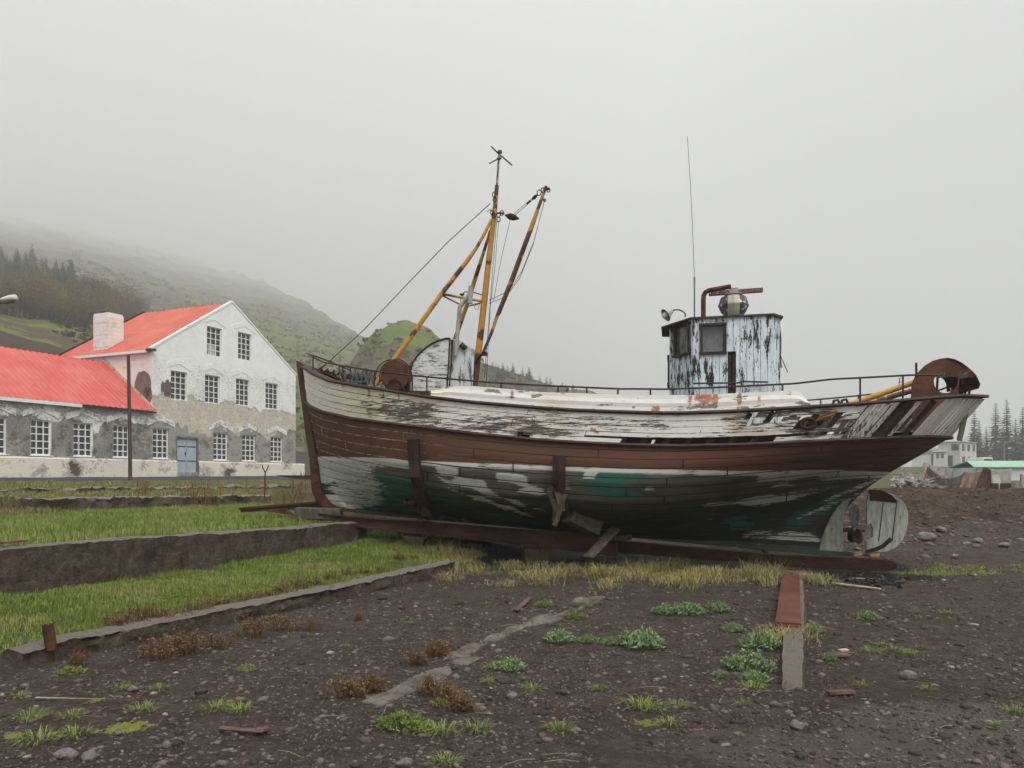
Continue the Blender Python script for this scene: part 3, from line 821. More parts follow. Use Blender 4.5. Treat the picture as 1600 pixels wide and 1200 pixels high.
for px in (1418, 1426):
    u = u_at(px)
    MB().bar(side_pt(u, 1.0, -0.03), side_pt(u, 0.02, -0.03), 0.13, 0.06, (0, 1, 0)).build('timberhead', M_tar, boat)
M_inner = mottled('inner_planks', (0.035, 0.022, 0.016), (0.09, 0.055, 0.038), 5, 0.85, (0.5, 1, 4), 0.004, c3=(0.17, 0.15, 0.12), t3=0.6)

def along(fn, n=170, u0=0.0, u1=1.0): return [fn(u0 + (u1 - u0) * ueven(k, n)) for k in range(n)]
def moulding(m, pts, prof):
    "run a cross-section (out, up) along pts, horizontal normals"
    nn = len(pts); rows = []
    for i, p in enumerate(pts):
        t = pts[min(i + 1, nn - 1)] - pts[max(i - 1, 0)]
        nrm = Vector((t.y, -t.x, 0)); nrm.normalize()
        rows.append([p + nrm * a + Vector((0, 0, b)) for a, b in prof])
    c = len(prof); b0 = len(m.v)
    for r in rows: m.v += [tuple(q) for q in r]
    for i in range(nn - 1):
        for k in range(c):
            a, d = b0 + i * c + k, b0 + i * c + (k + 1) % c
            m.f.append((a, a + c, d + c, d)); m.m.append(0)
    m.f.append(tuple(b0 + k for k in range(c))); m.m.append(0)
    m.f.append(tuple(b0 + (nn - 1) * c + k for k in range(c))[::-1]); m.m.append(0)
rail = MB()
loop = [cap_pt(ueven(k, 190)) for k in range(190)] + [cap_pt(ueven(k, 190), 1) for k in range(188, -1, -1)]
moulding(rail, loop, [(-0.13, 0.0), (0.045, 0.0), (0.06, 0.025), (0.045, 0.055), (-0.13, 0.055)])
rail.build('cap_rail', M_rail, boat)
rub = MB()
loop = [rub_pt(ueven(k, 190)) for k in range(190)] + [rub_pt(ueven(k, 190), 1) for k in range(188, -1, -1)]
moulding(rub, loop, [(-0.02, -0.035), (0.04, -0.03), (0.058, 0.0), (0.04, 0.03), (-0.02, 0.035)])
rub.build('rubbing_strake', M_rail, boat)
dk = MB()
ND = 60
def DKP(i, j):
    u = 0.012 + 0.976 * ueven(i, ND)
    p = side_pt(u, 0.86, -0.05)
    y = p.y + (-2 * p.y) * j / 6
    return (p.x, y, p.z + 0.07 * (1 - (2 * j / 6 - 1) ** 2))
dk.grid(DKP, ND, 7)
dk.build('deck', M_deck, boat)
# raised sheets above the rail amidships
TOPL = [(683, 609), (700, 602.5), (745, 603.5), (790, 607), (840, 612), (900, 614), (1000, 617), (1080, 617), (1150, 614), (1200, 611), (1243, 610), (1250, 612), (1268, 632)]
wb = MB()
u0, u1 = u_at(672), u_at(1268)
NW = 260
rows = []
for k in range(NW):
    u = u0 + (u1 - u0) * k / (NW - 1)
    p = side_pt(u, 0, -0.02); p.z += 0.05
    px = proj(p)[0]
    D = proj(p)[2]
    top = max(p.z + 0.01, CAMZ + (HY - (interp(px, TOPL) + 0.8 * fbm(px * 0.06, 1.0, 0.0))) / FPX * D)
    t = Vector((p.x, p.y + 0.03, top))
    wv = 0.012 * fbm(px * .03, 2, 2)
    rows.append([p, p.lerp(t, 0.25) + Vector((0, wv, 0)), p.lerp(t, 0.5) + Vector((0, -0.012 + wv, 0)), p.lerp(t, .75) + Vector((0, wv * .5, 0)), t, t + Vector((0, 0.03, 0)), p + Vector((0, 0.03, 0))])
for r in rows: wb.v += [tuple(q) for q in r]
for k in range(NW - 1):
    for c in range(7):
        a, d = k * 7 + c, k * 7 + (c + 1) % 7
        wb.f.append((a, d, d + 7, a + 7)); wb.m.append(0)
wb.f += [tuple(range(7))[::-1], tuple((NW - 1) * 7 + k for k in range(7))]; wb.m += [0, 0]
wb.build('wash_board', M_canvas, boat, attrs=paint_attrs(wb.v))

# ---- guard rail on both sides, joined round the bow
GR = [(480, 552), (487, 556.5), (505, 566), (532, 571), (580, 579), (638, 586), (690, 591), (760, 597), (840, 602), (965, 607.5), (1040, 608), (1115, 605.5), (1240, 599.5), (1300, 592.5), (1350, 590), (1425, 586), (1512, 586)]
def gr_pt(u, side=-1):
    p = side_pt(u, 0, -0.07, -1)
    px, _, D = proj(p)
    z = CAMZ + (HY - interp(px, GR)) / FPX * D
    return Vector((p.x, side * abs(p.y), z))
gr = MB()
ug = u_at(1470)
us = [0.010 + (ug - 0.010) * k / 119 for k in range(120)]
loop = [gr_pt(u, 1) for u in us[::-1]] + [gr_pt(u, -1) for u in us]
gr.tube(loop, 0.017, 6)
gr.build('guard_rail', M_rail, boat, smooth=True)
for px in (484, 531, 543, 581, 637, 641, 664, 781, 871, 916, 965, 1016, 1224, 1347, 1415):
    for side in (-1, 1):
        m = MB(); u = u_at(px)
        a = side_pt(u, 0, -0.07, side); b = gr_pt(u, side)
        if side > 0 and px in (543, 641): continue
        m.tube([a + Vector((0, 0, 0.03)), b], 0.015, 6)
        m.build('rail_post', M_rail, boat, smooth=True)

# ---- wheelhouse
ZD = L(1130, 697, -0.9).z - 0.1
def wx(px, y): return L(px, 560, y).x
yN = -0.88
PL = [(wx(1081.5, yN), yN), (wx(1206, yN), yN), (wx(1219.5, -0.62), -0.62)]
xf = wx(1046, -0.36)
front = [(xf, -0.36)]
poly = [(xf, 0.36), (xf, -0.36), PL[0], PL[1], PL[2], (PL[2][0], 0.62), (PL[1][0], 0.88), (PL[0][0], 0.88)]
zt0 = L(1081, 499, yN).z; zt1 = L(1206, 493, yN).z
def wh_top(x): return zt0 + (zt1 - zt0) * (x - PL[0][0]) / (PL[1][0] - PL[0][0])
def wall_holes(m, a, b, z0, zt, holes, th, uv, u0, cell=0.12):
    "upright wall from a to b (xy), holes = (s0, s1, zlo, zhi) real openings with reveals"
    a, b = Vector((a[0], a[1])), Vector((b[0], b[1]))
    ln = (b - a).length; t = (b - a) / ln; nn = Vector((t.y, -t.x))
    ss = sorted(set([0, ln] + [v for h in holes for v in h[:2]] + [ln * k / max(1, int(ln / cell)) for k in range(1, int(ln / cell))]))
    def P(s, z, d): q = a + t * s - nn * d; return (q.x, q.y, z)
    for s0, s1 in zip(ss, ss[1:]):
        mid = (s0 + s1) / 2
        x0, x1 = a.x + t.x * s0, a.x + t.x * s1
        zs = [z0] + sorted(v for h in holes if h[0] < mid < h[1] for v in h[2:4])
        spans = []
        for k in range(0, len(zs), 2):
            spans.append((zs[k], zs[k + 1] if k + 1 < len(zs) else None))
        for lo, hi in spans:
            for d, fl in ((0, 0), (th, 1)):
                v = [P(s0, lo, d), P(s1, lo, d), P(s1, hi if hi is not None else zt(x1), d), P(s0, hi if hi is not None else zt(x0), d)]
                m.add(v, [(0, 1, 2, 3)] if not fl else [(3, 2, 1, 0)])
                uv += [(u0 + s0, lo), (u0 + s1, lo), (u0 + s1, v[2][2]), (u0 + s0, v[3][2])]
    for h in holes:
        for (sa, za, sb_, zb) in ((h[0], h[2], h[1], h[2]), (h[1], h[2], h[1], h[3]), (h[1], h[3], h[0], h[3]), (h[0], h[3], h[0], h[2])):
            m.add([P(sa, za, 0), P(sa, za, th), P(sb_, zb, th), P(sb_, zb, 0)], [(0, 1, 2, 3)])
            uv += [(u0, za)] * 4
    return ln
def hole_px(a, b, p0, p1, y0, y1):
    "opening in the wall a-b between pixel columns p0..p1 and rows y0..y1"
    A, B = Vector((a[0], a[1])), Vector((b[0], b[1]))
    ln = (B - A).length
    def s_at(px):
        lo, hi = 0.0, 1.0
        for _ in range(40):
            md = (lo + hi) / 2
            q = A.lerp(B, md)
            if proj((q.x, q.y, 3.0))[0] < px: lo = md
            else: hi = md
        return lo * ln
    s0, s1 = s_at(p0), s_at(p1)
    q = A.lerp(B, (s0 + s1) / 2 / ln)
    D = proj((q.x, q.y, 3.0))[2]
    return (s0, s1, CAMZ + (HY - y1) / FPX * D, CAMZ + (HY - y0) / FPX * D)
wh = MB(); wuv = []
WIN = []
cur = 0.0
for i in range(len(poly)):
    a, b = poly[i], poly[(i + 1) % len(poly)]
    holes = []
    if i == 0: holes = [(0.10, 0.62, ZD + 1.30, ZD + 1.78)]
    if i == 1: holes = [hole_px(a, b, 1056, 1077, 509, 553)]
    if i == 2: holes = [hole_px(a, b, 1097, 1131.5, 508.5, 550), hole_px(a, b, 1137, 1150, 549, 700)]
    if i == 6: holes = [(0.9, 1.45, ZD + 1.32, ZD + 1.80)]
    if i == 7: holes = [(0.12, 0.48, ZD + 1.3, ZD + 1.78)]
    cur += wall_holes(wh, a, b, ZD, lambda x: wh_top(x), holes, 0.05, wuv, cur)
    for k, h in enumerate(holes):
        if not (i == 2 and k == 1): WIN.append((a, b, h))
wheel = wh.build('wheelhouse', M_house, boat, uv=wuv)
m = MB()
ct = Vector((sum(p[0] for p in poly) / 8, 0))
def rp(p, z, k=0.07):
    d = (Vector(p) - ct).normalized() * k
    return (p[0] + d.x, p[1] + d.y, wh_top(p[0]) + z)
brow = [(xf - 0.10, 0.42), (xf - 0.10, -0.42)] + [p for p in poly[2:]]
lowr = [rp(p, 0.002 - (0.05 if i < 2 else 0), .05) for i, p in enumerate(brow)]
topr = [rp(p, 0.032 - (0.05 if i < 2 else 0), .05) for i, p in enumerate(brow)]
c_ = (ct.x, 0, wh_top(ct.x) + 0.10)
m.v = lowr + topr + [c_]
m.f = [tuple(range(8))[::-1]] + [(i, (i + 1) % 8, (i + 1) % 8 + 8, i + 8) for i in range(8)] + [(i + 8, (i + 1) % 8 + 8, 16) for i in range(8)]
m.m = [0] * len(m.f)
m.build('roof', mottled('roof_felt', (0.030, 0.022, 0.02), (0.075, 0.06, 0.052), 8, 0.85, bump=0.004, c3=(0.24, 0.22, 0.19)), wheel)
n = NT('window_glass')
gl = n.t.nodes.new('ShaderNodeBsdfGlossy'); gl.inputs['Roughness'].default_value = 0.06
tr = n.t.nodes.new('ShaderNodeBsdfTransparent'); tr.inputs[0].default_value = (0.55, 0.60, 0.60, 1)
fr = n.t.nodes.new('ShaderNodeFresnel'); fr.inputs[0].default_value = 1.5
ms = n.t.nodes.new('ShaderNodeMixShader')
n.t.links.new(n.math('ADD', fr.outputs[0], 0.04), ms.inputs[0]); n.t.links.new(tr.outputs[0], ms.inputs[1]); n.t.links.new(gl.outputs[0], ms.inputs[2])
n.put(n.b.inputs['Base Color'], (0.46, 0.50, 0.48)); n.b.inputs['Roughness'].default_value = 0.5
md = n.t.nodes.new('ShaderNodeMixShader')                # pale film in the panes, standing in for reflected sky
n.put(md.inputs[0], n.ramp(n.noise(2.2, 6, 0.7), 0.3, 0.7, 0.06, 0.30)); n.t.links.new(ms.outputs[0], md.inputs[1]); n.t.links.new(n.b.outputs[0], md.inputs[2])
n.t.links.new(md.outputs[0], n.out.inputs[0])
M_glass = n.mat
for a, b, h in WIN:
    A, B = Vector(a), Vector(b)
    t = (B - A).normalized(); nn = Vector((t.y, -t.x))
    def P(s, z, d): q = A + t * s + nn * d; return Vector((q.x, q.y, z))
    m = MB()
    s0, s1, z0, z1 = h
    fw = 0.045
    for p, q in (((s0 - fw, z0 - 0.02), (s1 + fw, z0 - 0.02)), ((s0 - fw, z1 + 0.015), (s1 + fw, z1 + 0.015))):
        m.bar(P(p[0], p[1], 0.012), P(q[0], q[1], 0.012), 0.06, fw)
    for s in (s0 - fw / 2 + 0.01, s1 + fw / 2 - 0.01):
        m.bar(P(s, z0, 0.008), P(s, z1, 0.008), 0.05, fw, (t.x, t.y, 0))
    f = m.build('window_frame', M_tar, wheel)
    m = MB().add([P(s0, z0, -0.028), P(s1, z0, -0.028), P(s1, z1, -0.028), P(s0, z1, -0.028)], [(0, 1, 2, 3)])
    m.build('window_pane', M_glass, wheel)
# dark doorway behind the broken boards, and a loose board across it
a, b = poly[2], poly[3]
h = hole_px(a, b, 1137, 1150, 549, 700)
m = MB()
for s, w_ in ((h[0] + 0.02, 0.06), ((h[0] + h[1]) / 2 + 0.03, 0.05)):
    q = Vector(a).lerp(Vector(b), s / (Vector(b) - Vector(a)).length)
    m.bar((q.x, q.y + 0.06, ZD), (q.x + 0.01, q.y + 0.05, h[3] - 0.05), 0.03, w_, (1, 0, 0))
m.build('door_post', M_tar, wheel)
# letters all but worn off the board above the window
fd = bpy.data.curves.new('lettering', 'FONT'); fd.body = 'VE OOS'; fd.size = 0.105; fd.extrude = 0.002; fd.space_character = 1.15
fo = bpy.data.objects.new('lettering', fd); COL.objects.link(fo)
fd.materials.append(mottled('faded_letters', (0.16, 0.28, 0.31), (0.42, 0.48, 0.5), 24, 0.8))
tp = L(1101, 505.5, yN - 0.004)
bpy.context.view_layer.update()
me_ = bpy.data.meshes.new_from_object(fo.evaluated_get(bpy.context.evaluated_depsgraph_get()))
bpy.data.objects.remove(fo)
fo = bpy.data.objects.new('lettering', me_); COL.objects.link(fo)
fo.location = tp; fo.rotation_euler = (R(90), 0, 0); fo.parent = wheel

# roof gear
def LP(px, py, y): return L(px, py, y)
m = MB()
pts = [(1099, 497), (1099, 470), (1099.5, 462), (1102, 457), (1107, 454), (1114, 452.5), (1126, 450.5), (1142, 447.5)]
m.tube([LP(a, b, -0.45) for a, b in pts], 0.043, 12, caps=False)
m.tube([LP(a, b, -0.45) for a, b in pts], 0.036, 12, caps=False)
m.build('exhaust_pipe', M_rust, boat, smooth=True)
rc = LP(1146, 490, -0.1)
rad = MB().lathe([(0.17, -0.05), (0.22, 0.02), (0.275, 0.135), (0.275, 0.155), (0.225, 0.30), (0.12, 0.315), (0.11, 0.345)], 8, org=rc)
n = NT('radar_housing')
cr = n.sep(n.co())
k = n.ramp(n.math('ABSOLUTE', n.math('SUBTRACT', cr[0], rc.x - 0.01)), 0.10, 0.11)
cr_ = n.mix(k, (0.42, 0.40, 0.29), (0.055, 0.058, 0.068))
cr_ = n.mix(n.ramp(n.noise(9, 6, 0.7), 0.55, 0.6), cr_, (0.5, 0.5, 0.47))
rd = rad.build('radar', n.done(cr_, 0.6), boat)
m = MB().lathe([(0.075, 0.33), (0.16, 0.345), (0.16, 0.365), (0.09, 0.38), (0.09, 0.43)], 16, org=rc)
m.box(rc + Vector((0, 0, 0.43)), (0.16, 0.13, 0.06))
m.build('radar_pedestal', M_pipe, rd, smooth=True)
m = MB()
a, b = LP(1106, 461, -0.1), LP(1190, 455.5, -0.1)
dv = (b - a).normalized()
m.bar(Vector((rc.x, rc.y, a.z + 0.03)) - dv * 0.44, Vector((rc.x, rc.y, a.z + 0.035)) + dv * 0.52, 0.07, 0.085)
m.build('radar_scanner', mottled('scanner_paint', (0.10, 0.03, 0.03), (0.19, 0.09, 0.085), 9, 0.6, c3=(0.4, 0.38, 0.35)), rd, bevel=0.012)
m = MB()
a, b = LP(1085, 500, -0.6), LP(1085, 449, -0.6)
m.tube([a, b], 0.011, 8)
wa = m.build('whip_antenna', M_blackpl, boat)
m = MB().tube([b, LP(1085, 433, -0.6)], 0.017, 8); m.build('ferrule', M_pipe, wa)
m = MB().tube([LP(1085, 433, -0.6), LP(1083, 380, -0.6), LP(1079, 290, -0.6), LP(1074, 213, -0.6)], [0.006, 0.0055, 0.005, 0.004], 5)
m.build('whip', M_wire, wa)
m = MB()
pts = [(1071, 495), (1070.5, 490), (1067, 486.5), (1061, 484), (1055, 484), (1049, 486)]
m.tube([LP(a, b, -0.55) for a, b in pts], 0.014, 8)
fl = m.build('floodlight', M_steel, boat, smooth=True)
hd, tip = LP(1050, 486, -0.55), LP(1037, 494.5, -0.62)
ax = (tip - hd).normalized()
m = MB().lathe([(0.03, -0.01), (0.05, 0.03), (0.06, 0.06), (0.105, 0.12), (0.125, 0.15), (0.115, 0.152), (0.09, 0.11)], 20, ax, hd)
m.build('lamp_head', mottled('lamp_enamel', (0.20, 0.21, 0.22), (0.34, 0.35, 0.36), 12, 0.4), fl, smooth=True)
m = MB().lathe([(0.001, 0.10), (0.05, 0.115), (0.062, 0.16), (0.04, 0.205), (0.001, 0.22)], 16, ax, hd)
m.build('lamp_bulb', mottled('frosted_glass', (0.5, 0.5, 0.5), (0.6, 0.6, 0.6), 5, 0.2), fl, smooth=2)
m = MB()
m.tube([LP(1083, 599, -0.95), LP(1155, 598, -0.95), LP(1160, 596, -0.95), (LP(1200, 597, -0.95))], 0.016, 6)
m.build('grab_rail', mottled('green_paint', (0.01, 0.03, 0.022), (0.02, 0.05, 0.04), 9, 0.6), boat)
m = MB()
m.tube([LP(1218, 552, -0.62), LP(1222, 562, -0.66), LP(1231, 582, -0.7)], 0.008, 5)
m.tube([LP(1217, 500, -0.62), LP(1220, 530, -0.64), LP(1219, 560, -0.64), LP(1221, 575, -0.62)], 0.012, 5)
m.build('hanging_cable', M_wire, boat)

# ---- mast, legs, boom and rigging
def pole(name, pts, y, rs, mat, parent, rust=None, n=14):
    P = [L(a, b, yy) for (a, b), yy in zip(pts, y if isinstance(y, (list, tuple)) else [y] * len(pts))]
    Q, RR = [], []
    for i in range(len(P) - 1):                           # fine rings so that paint can wear along the pole
        k = max(1, int((P[i + 1] - P[i]).length / 0.06))
        for j in range(k):
            Q.append(P[i].lerp(P[i + 1], j / k)); RR.append(rs[i] + (rs[i + 1] - rs[i]) * j / k)
    Q.append(P[-1]); RR.append(rs[-1])
    m = MB().tube(Q, RR, n)
    at = None
    if rust:
        at = {'rust': [rust(p) for p in m.v]}
    return m.build(name, mat, parent, smooth=True, attrs=at)
def rust_rows(rows):
    return lambda p: max([-0.35] + [s * (1 - smooth(h * 0.6, h, abs(proj(p)[1] - y))) + (-0.35) * smooth(h * 0.6, h, abs(proj(p)[1] - y)) for y, h, s in rows])
mast = pole('mast', [(741, 606), (744.5, 575), (752, 512), (758, 460), (762, 422), (767.5, 376), (773, 330), (776.5, 290)], 0, [.072, .070, .066, .064, .060, .054, .048, .040], M_yellow, boat,
            rust_rows([(585, 45, .7), (525, 12, .4), (290, 18, .7), (320, 8, .3), (410, 5, .2)]))
m = MB()
m.tube([L(776.5, 290, 0), L(779, 252, 0), L(781, 236, 0)], [0.024, 0.022, 0.02], 8)
m.lathe([(0.02, 0), (0.045, 0.01), (0.045, 0.05), (0.02, 0.07)], 10, org=L(781, 240, 0))
m.lathe([(0.02, 0), (0.05, 0.01), (0.05, 0.03), (0.02, 0.04)], 10, org=L(780, 249, 0))
m.build('mast_pole', mottled('worn_grey_paint', (0.05, 0.03, 0.025), (0.36, 0.35, 0.33), 12, 0.6, (1, 1, 0.6)), mast, smooth=True)
m = MB()
m.tube([L(767, 228.5, -0.1), L(780, 241, 0), L(800, 258, 0.1)], 0.014, 6)
m.tube([L(764.5, 255.5, 0.15), L(777, 249, 0)], 0.012, 6)
m.build('crosstree', M_tar, mast)
m = MB()
def shackle(c, r=0.035, w=0.01):
    m.tube([Vector(c) + Vector((r * math.cos(k * R(30)), 0.01 * math.sin(k * R(60)), 1.4 * r * math.sin(k * R(30)))) for k in range(13)], w, 5, caps=False)
for c in ((773, 312), (769, 332), (771, 336), (779, 336), (779, 343), (784, 333), (772, 304)):
    m = MB(); shackle(L(c[0], c[1], -0.06)); m.build('shackle', M_rustdark, mast)
m = MB()
m.tube([L(761, 331, -.05), L(766, 327, -.05), L(771, 333, -.05)], 0.008, 5)
m.tube([L(776, 333, -.05), L(783, 333, -.05), L(788, 334, -.05)], 0.018, 6)
m.build('mast_fitting', M_rustdark, mast)
legA = pole('mast_leg', [(768, 343), (757, 365), (744, 388), (729.5, 408), (690, 459), (640, 529), (587, 601)], [-.03, -.08, -.13, -.18, -.33, -.5, -.68], [.030, .034, .035, .046, .047, .048, .048], M_yellow, boat,
            rust_rows([(380, 10, .3), (425, 10, .35), (450, 16, .25), (480, 8, .2), (520, 6, .2)]))
legB = pole('mast_leg', [(766, 360), (757, 390), (749, 415), (742, 437), (730, 475), (716, 515), (706, 545), (695, 590)], [.03, .12, .2, .28, .4, .55, .65, .8], [.028, .032, .040, .044, .044, .044, .044, .044], M_yellow, boat,
            rust_rows([(385, 10, .4), (430, 20, .3), (525, 30, .7)]))
def br_(pts, ys, r, name, mat=M_yellow, rust=None):
    m = MB().tube([L(a, b, y) for (a, b), y in zip(pts, ys)], r, 8)
    return m.build(name, mat, boat, smooth=True, attrs={'rust': [(-0.35 if rust is None else rust)] * len(m.v)})
br_([(690, 459), (755, 471)], [-.33, 0], .026, 'cross_brace', rust=0.0)
br_([(692, 462), (719, 476)], [-.33, .42], .018, 'cross_brace', rust=0.2)
br_([(728, 479), (756, 472)], [.42, 0], .018, 'cross_brace', rust=0.1)
br_([(721, 464), (726, 456), (740, 457), (754, 461)], [-.1, -.12, -.1, 0], .011, 'cross_brace', M_tar)
m = MB()
m.tube([L(a, b, -.05) for a, b in ((721, 462), (719, 468), (721, 474), (724, 472), (724, 463))], 0.006, 5)
m.tube([L(a, b, -.05) for a, b in ((747, 476), (741, 478), (743, 484), (748, 483), (749, 474))], 0.006, 5)
m.box(L(722, 460, -.1), (0.08, 0.06, 0.03))
m.build('lamp_bracket', M_tar, boat)
m = MB()
m.tube([L(a, b, -.56) for a, b in ((711, 556), (714, 530), (718.5, 480), (720, 476))], [.042, .042, .042, .042], 12)
m.tube([L(a, b, -.56) for a, b in ((720, 478), (732, 461), (735, 457))], .042, 12)
m.tube([L(a, b, -.56) for a, b in ((734.5, 474), (736, 447))], .050, 12)
m.build('stove_pipe', M_pipe, boat, smooth=True)
boom = pole('boom', [(754, 553), (768, 520), (776, 496), (779.5, 488), (800, 437), (833, 348), (841, 325), (853.5, 291)], [-.12] * 8, [.028, .032, .034, .044, .050, .046, .034, .030], M_yellow, boat,
            rust_rows([(540, 16, .7), (520, 10, .2), (470, 30, .7), (420, 26, .55), (380, 26, .7), (320, 12, .45), (295, 8, .4)]))
m = MB()
for c, r_ in ((848, 297), .03), ((857, 297), .03), ((851, 313), .02), ((842.5, 301), .04):
    m = MB(); shackle(L(c[0], c[1], -.12), r_); m.build('shackle', M_rustdark, boom)
m = MB()
m.tube([L(849, 294, -.12), L(858, 296, -.12)], 0.02, 6)
m.box(L(757, 553, -.12), (0.10, 0.08, 0.07)); m.tube([L(741, 570, -.05), L(750, 556, -.1), L(760, 551, -.12)], 0.03, 8)
m.build('boom_fitting', M_rustdark, boom)
def wire(pts, ys, r=0.006, name='wire_stay'):
    P = [L(a, b, y) for (a, b), y in zip(pts, ys)]
    MB().tube(P, r, 5).build(name, M_wire, boat)
wire([(766, 318), (700, 378), (640, 440), (570, 514), (510, 569)], [0, 0, 0, 0, 0], .009)
wire([(797, 344), (783, 405), (771, 470)], [-.1, -.05, 0], .005)
wire([(776, 345), (770, 420), (764, 500), (757, 590)], [-.07, -.08, -.09, -.1], .006)
wire([(779, 345), (773, 420), (766, 480), (760, 595)], [-.07, -.09, -.12, -.14], .005)
wire([(851, 312), (835, 375), (815, 425), (795, 455), (764, 469)], [-.12, -.1, -.08, -.05, 0], .006)
wire([(851, 313), (833, 382), (812, 435), (790, 464), (764, 474)], [-.15, -.13, -.1, -.05, 0], .006)
wire([(803, 334), (825, 315), (838, 305)], [-.12, -.12, -.12], .005)
wire([(805, 336), (827, 317), (838, 307)], [-.15, -.15, -.14], .006)
def tackle(a, b, y, r, fat):
    A, B = L(a[0], a[1], y), L(b[0], b[1], y)
    m = MB()
    m.lathe([(0.012, 0), (fat, (B - A).length * 0.35), (fat * 0.95, (B - A).length * 0.65), (0.012, (B - A).length)], 12, (B - A).normalized(), A)
    m.build('pulley_block', M_rustdark, boat, smooth=True)
tackle((789, 336), (811, 342), -.12, 0, .065)
tackle((831, 312), (840, 304), -.12, 0, .035)
tackle((823, 319), (829, 313), -.12, 0, .02)
m = MB()
m.tube([L(512, 567, 0), L(498, 578, 0), L(494, 584, 0)], [0.012, 0.03, 0.02], 8)
m.build('turnbuckle', M_rust, boat)

# ---- fore deck: companion hood, winch drum, windlass
def yprism(pts, y0, y1):
    P = [L(a, b, y0) for a, b in pts]
    return MB().prism(P, (0, y1 - y0, 0))
arc = [(639.5, 610), (640, 600), (641.5, 580), (645, 567), (652, 556), (662, 546), (674, 537.5), (687, 531.5), (697, 529), (703, 529)]
hood = yprism(arc + [(703, 545), (699, 612)], -0.62, 0.62).build('companion_hood', M_hood, boat)
m = MB()
P0 = [L(a, b, -0.62) for a, b in arc]
m.tube([p + Vector((0, -0.01, 0)) for p in P0], 0.018, 6)
m.tube([L(a, b, -0.63) for a, b in ((703, 529), (701, 570), (698, 612))], 0.016, 6)
m.build('hood_trim', M_tar, hood)
yprism([(703.6, 530), (712, 530), (722, 533), (728, 539), (726, 565), (722, 612), (699.5, 612), (701, 570)], -0.50, 0.55).build('hood_back', M_board, hood)
m = MB()
for px, t, w_ in ((729, 540, .09), (734, 549, .07), (739, 556, .05)):
    m.bar(L(px - 3, 610, -.45), L(px, t, -.45), w_, 0.03, (0, 1, 0))
m.build('loose_board', M_board, hood)
m = MB()
m.bar(L(706, 531, -.53), L(700, 612, -.53), 0.06, 0.03, (0, 1, 0)); m.tube([L(720, 538, -.52), L(728, 545, -.5)], 0.06, 6)
m.build('hood_post', M_tar, hood)
m = MB()
c = L(617, 586, -0.85)
m.lathe([(0.05, 0), (0.285, 0.0), (0.30, 0.02), (0.285, 0.04), (0.12, 0.045), (0.12, 0.5), (0.285, 0.505), (0.285, 0.53), (0.05, 0.53)], 36, Vector((0, 1, 0)), c)
dr = m.build('winch_drum', M_rust, boat, smooth=True)
m = MB()
for r, cx_, cy_, y in ((0.33, 618, 588, -0.7), (0.33, 611, 588, -0.35)):
    q = L(cx_, cy_, y)
    m.tube([q + Vector((r * math.cos(R(a)), 0, r * math.sin(R(a)))) for a in range(-20, 201, 11)], 0.011, 6)
q = L(617, 600, -0.88)
m.tube([q + Vector((-0.24, 0, -0.14)), q + Vector((-0.08, 0, 0.08)), q + Vector((0.02, 0, 0.12)), q + Vector((0.14, 0, 0.02)), q + Vector((0.20, 0, -0.16))], 0.014, 6)
m.build('drum_guard', M_tar, dr)
m = MB()
c = L(556, 590, -0.5)
def cyl(m, c, r, l, ax=Vector((1, 0, 0)), n=14): m.lathe([(r * 0.6, -l / 2), (r, -l / 2 + 0.015), (r, l / 2 - 0.015), (r * 0.6, l / 2)], n, ax, c)
cyl(m, c + Vector((-0.10, 0, 0.06)), 0.085, 0.36)
cyl(m, c + Vector((0.18, 0, 0.02)), 0.10, 0.16); cyl(m, c + Vector((0.18, 0, 0.02)), 0.14, 0.04)
cyl(m, c + Vector((-0.28, 0, 0.10)), 0.10, 0.06); cyl(m, c + Vector((0.02, 0.15, -0.04)), 0.07, 0.5, Vector((0, 1, 0)))
for dx in (-0.2, 0.02, 0.22):
    for y in (-0.14, 0.2):
        m.bar(c + Vector((dx - 0.09, y, -0.26)), c + Vector((dx + 0.03, y, 0.14)), 0.03, 0.04, (0, 1, 0))
        m.bar(c + Vector((dx + 0.12, y, -0.26)), c + Vector((dx, y, 0.12)), 0.03, 0.035, (0, 1, 0))
m.bar(c + Vector((-0.26, -0.15, -0.12)), c + Vector((0.30, -0.15, -0.10)), 0.03, 0.04)
m.bar(c + Vector((0.26, -0.1, -0.3)), c + Vector((0.27, -0.1, 0.16)), 0.05, 0.05, (0, 1, 0))
m.build('windlass', M_steel, boat, smooth=True)
m = MB()
for a, b, y in ((506, 581, -.1), (516, 583, -.2), (524, 586, -.15)):
    q = L(a, b, y)
    m.tube([q + Vector((-.05, 0, .05)), q, q + Vector((.06, 0, .02)), q + Vector((.08, .02, .06))], 0.022, 6)
m.build('bow_cleat', M_rustdark, boat)
m = MB().bar(L(640, 619, -1.3), L(684, 624, -1.3), 0.03, 0.22); m.build('hatch_coaming', M_rust, boat)
m = MB()
m.tube([L(884, 604, -1.7), L(887, 610, -1.72), L(883, 612, -1.72), L(888, 606, -1.74)], 0.02, 6)
m.build('rope_lashing', mottled('old_rope', (0.16, 0.15, 0.13), (0.24, 0.22, 0.2), 30, 0.9), boat)

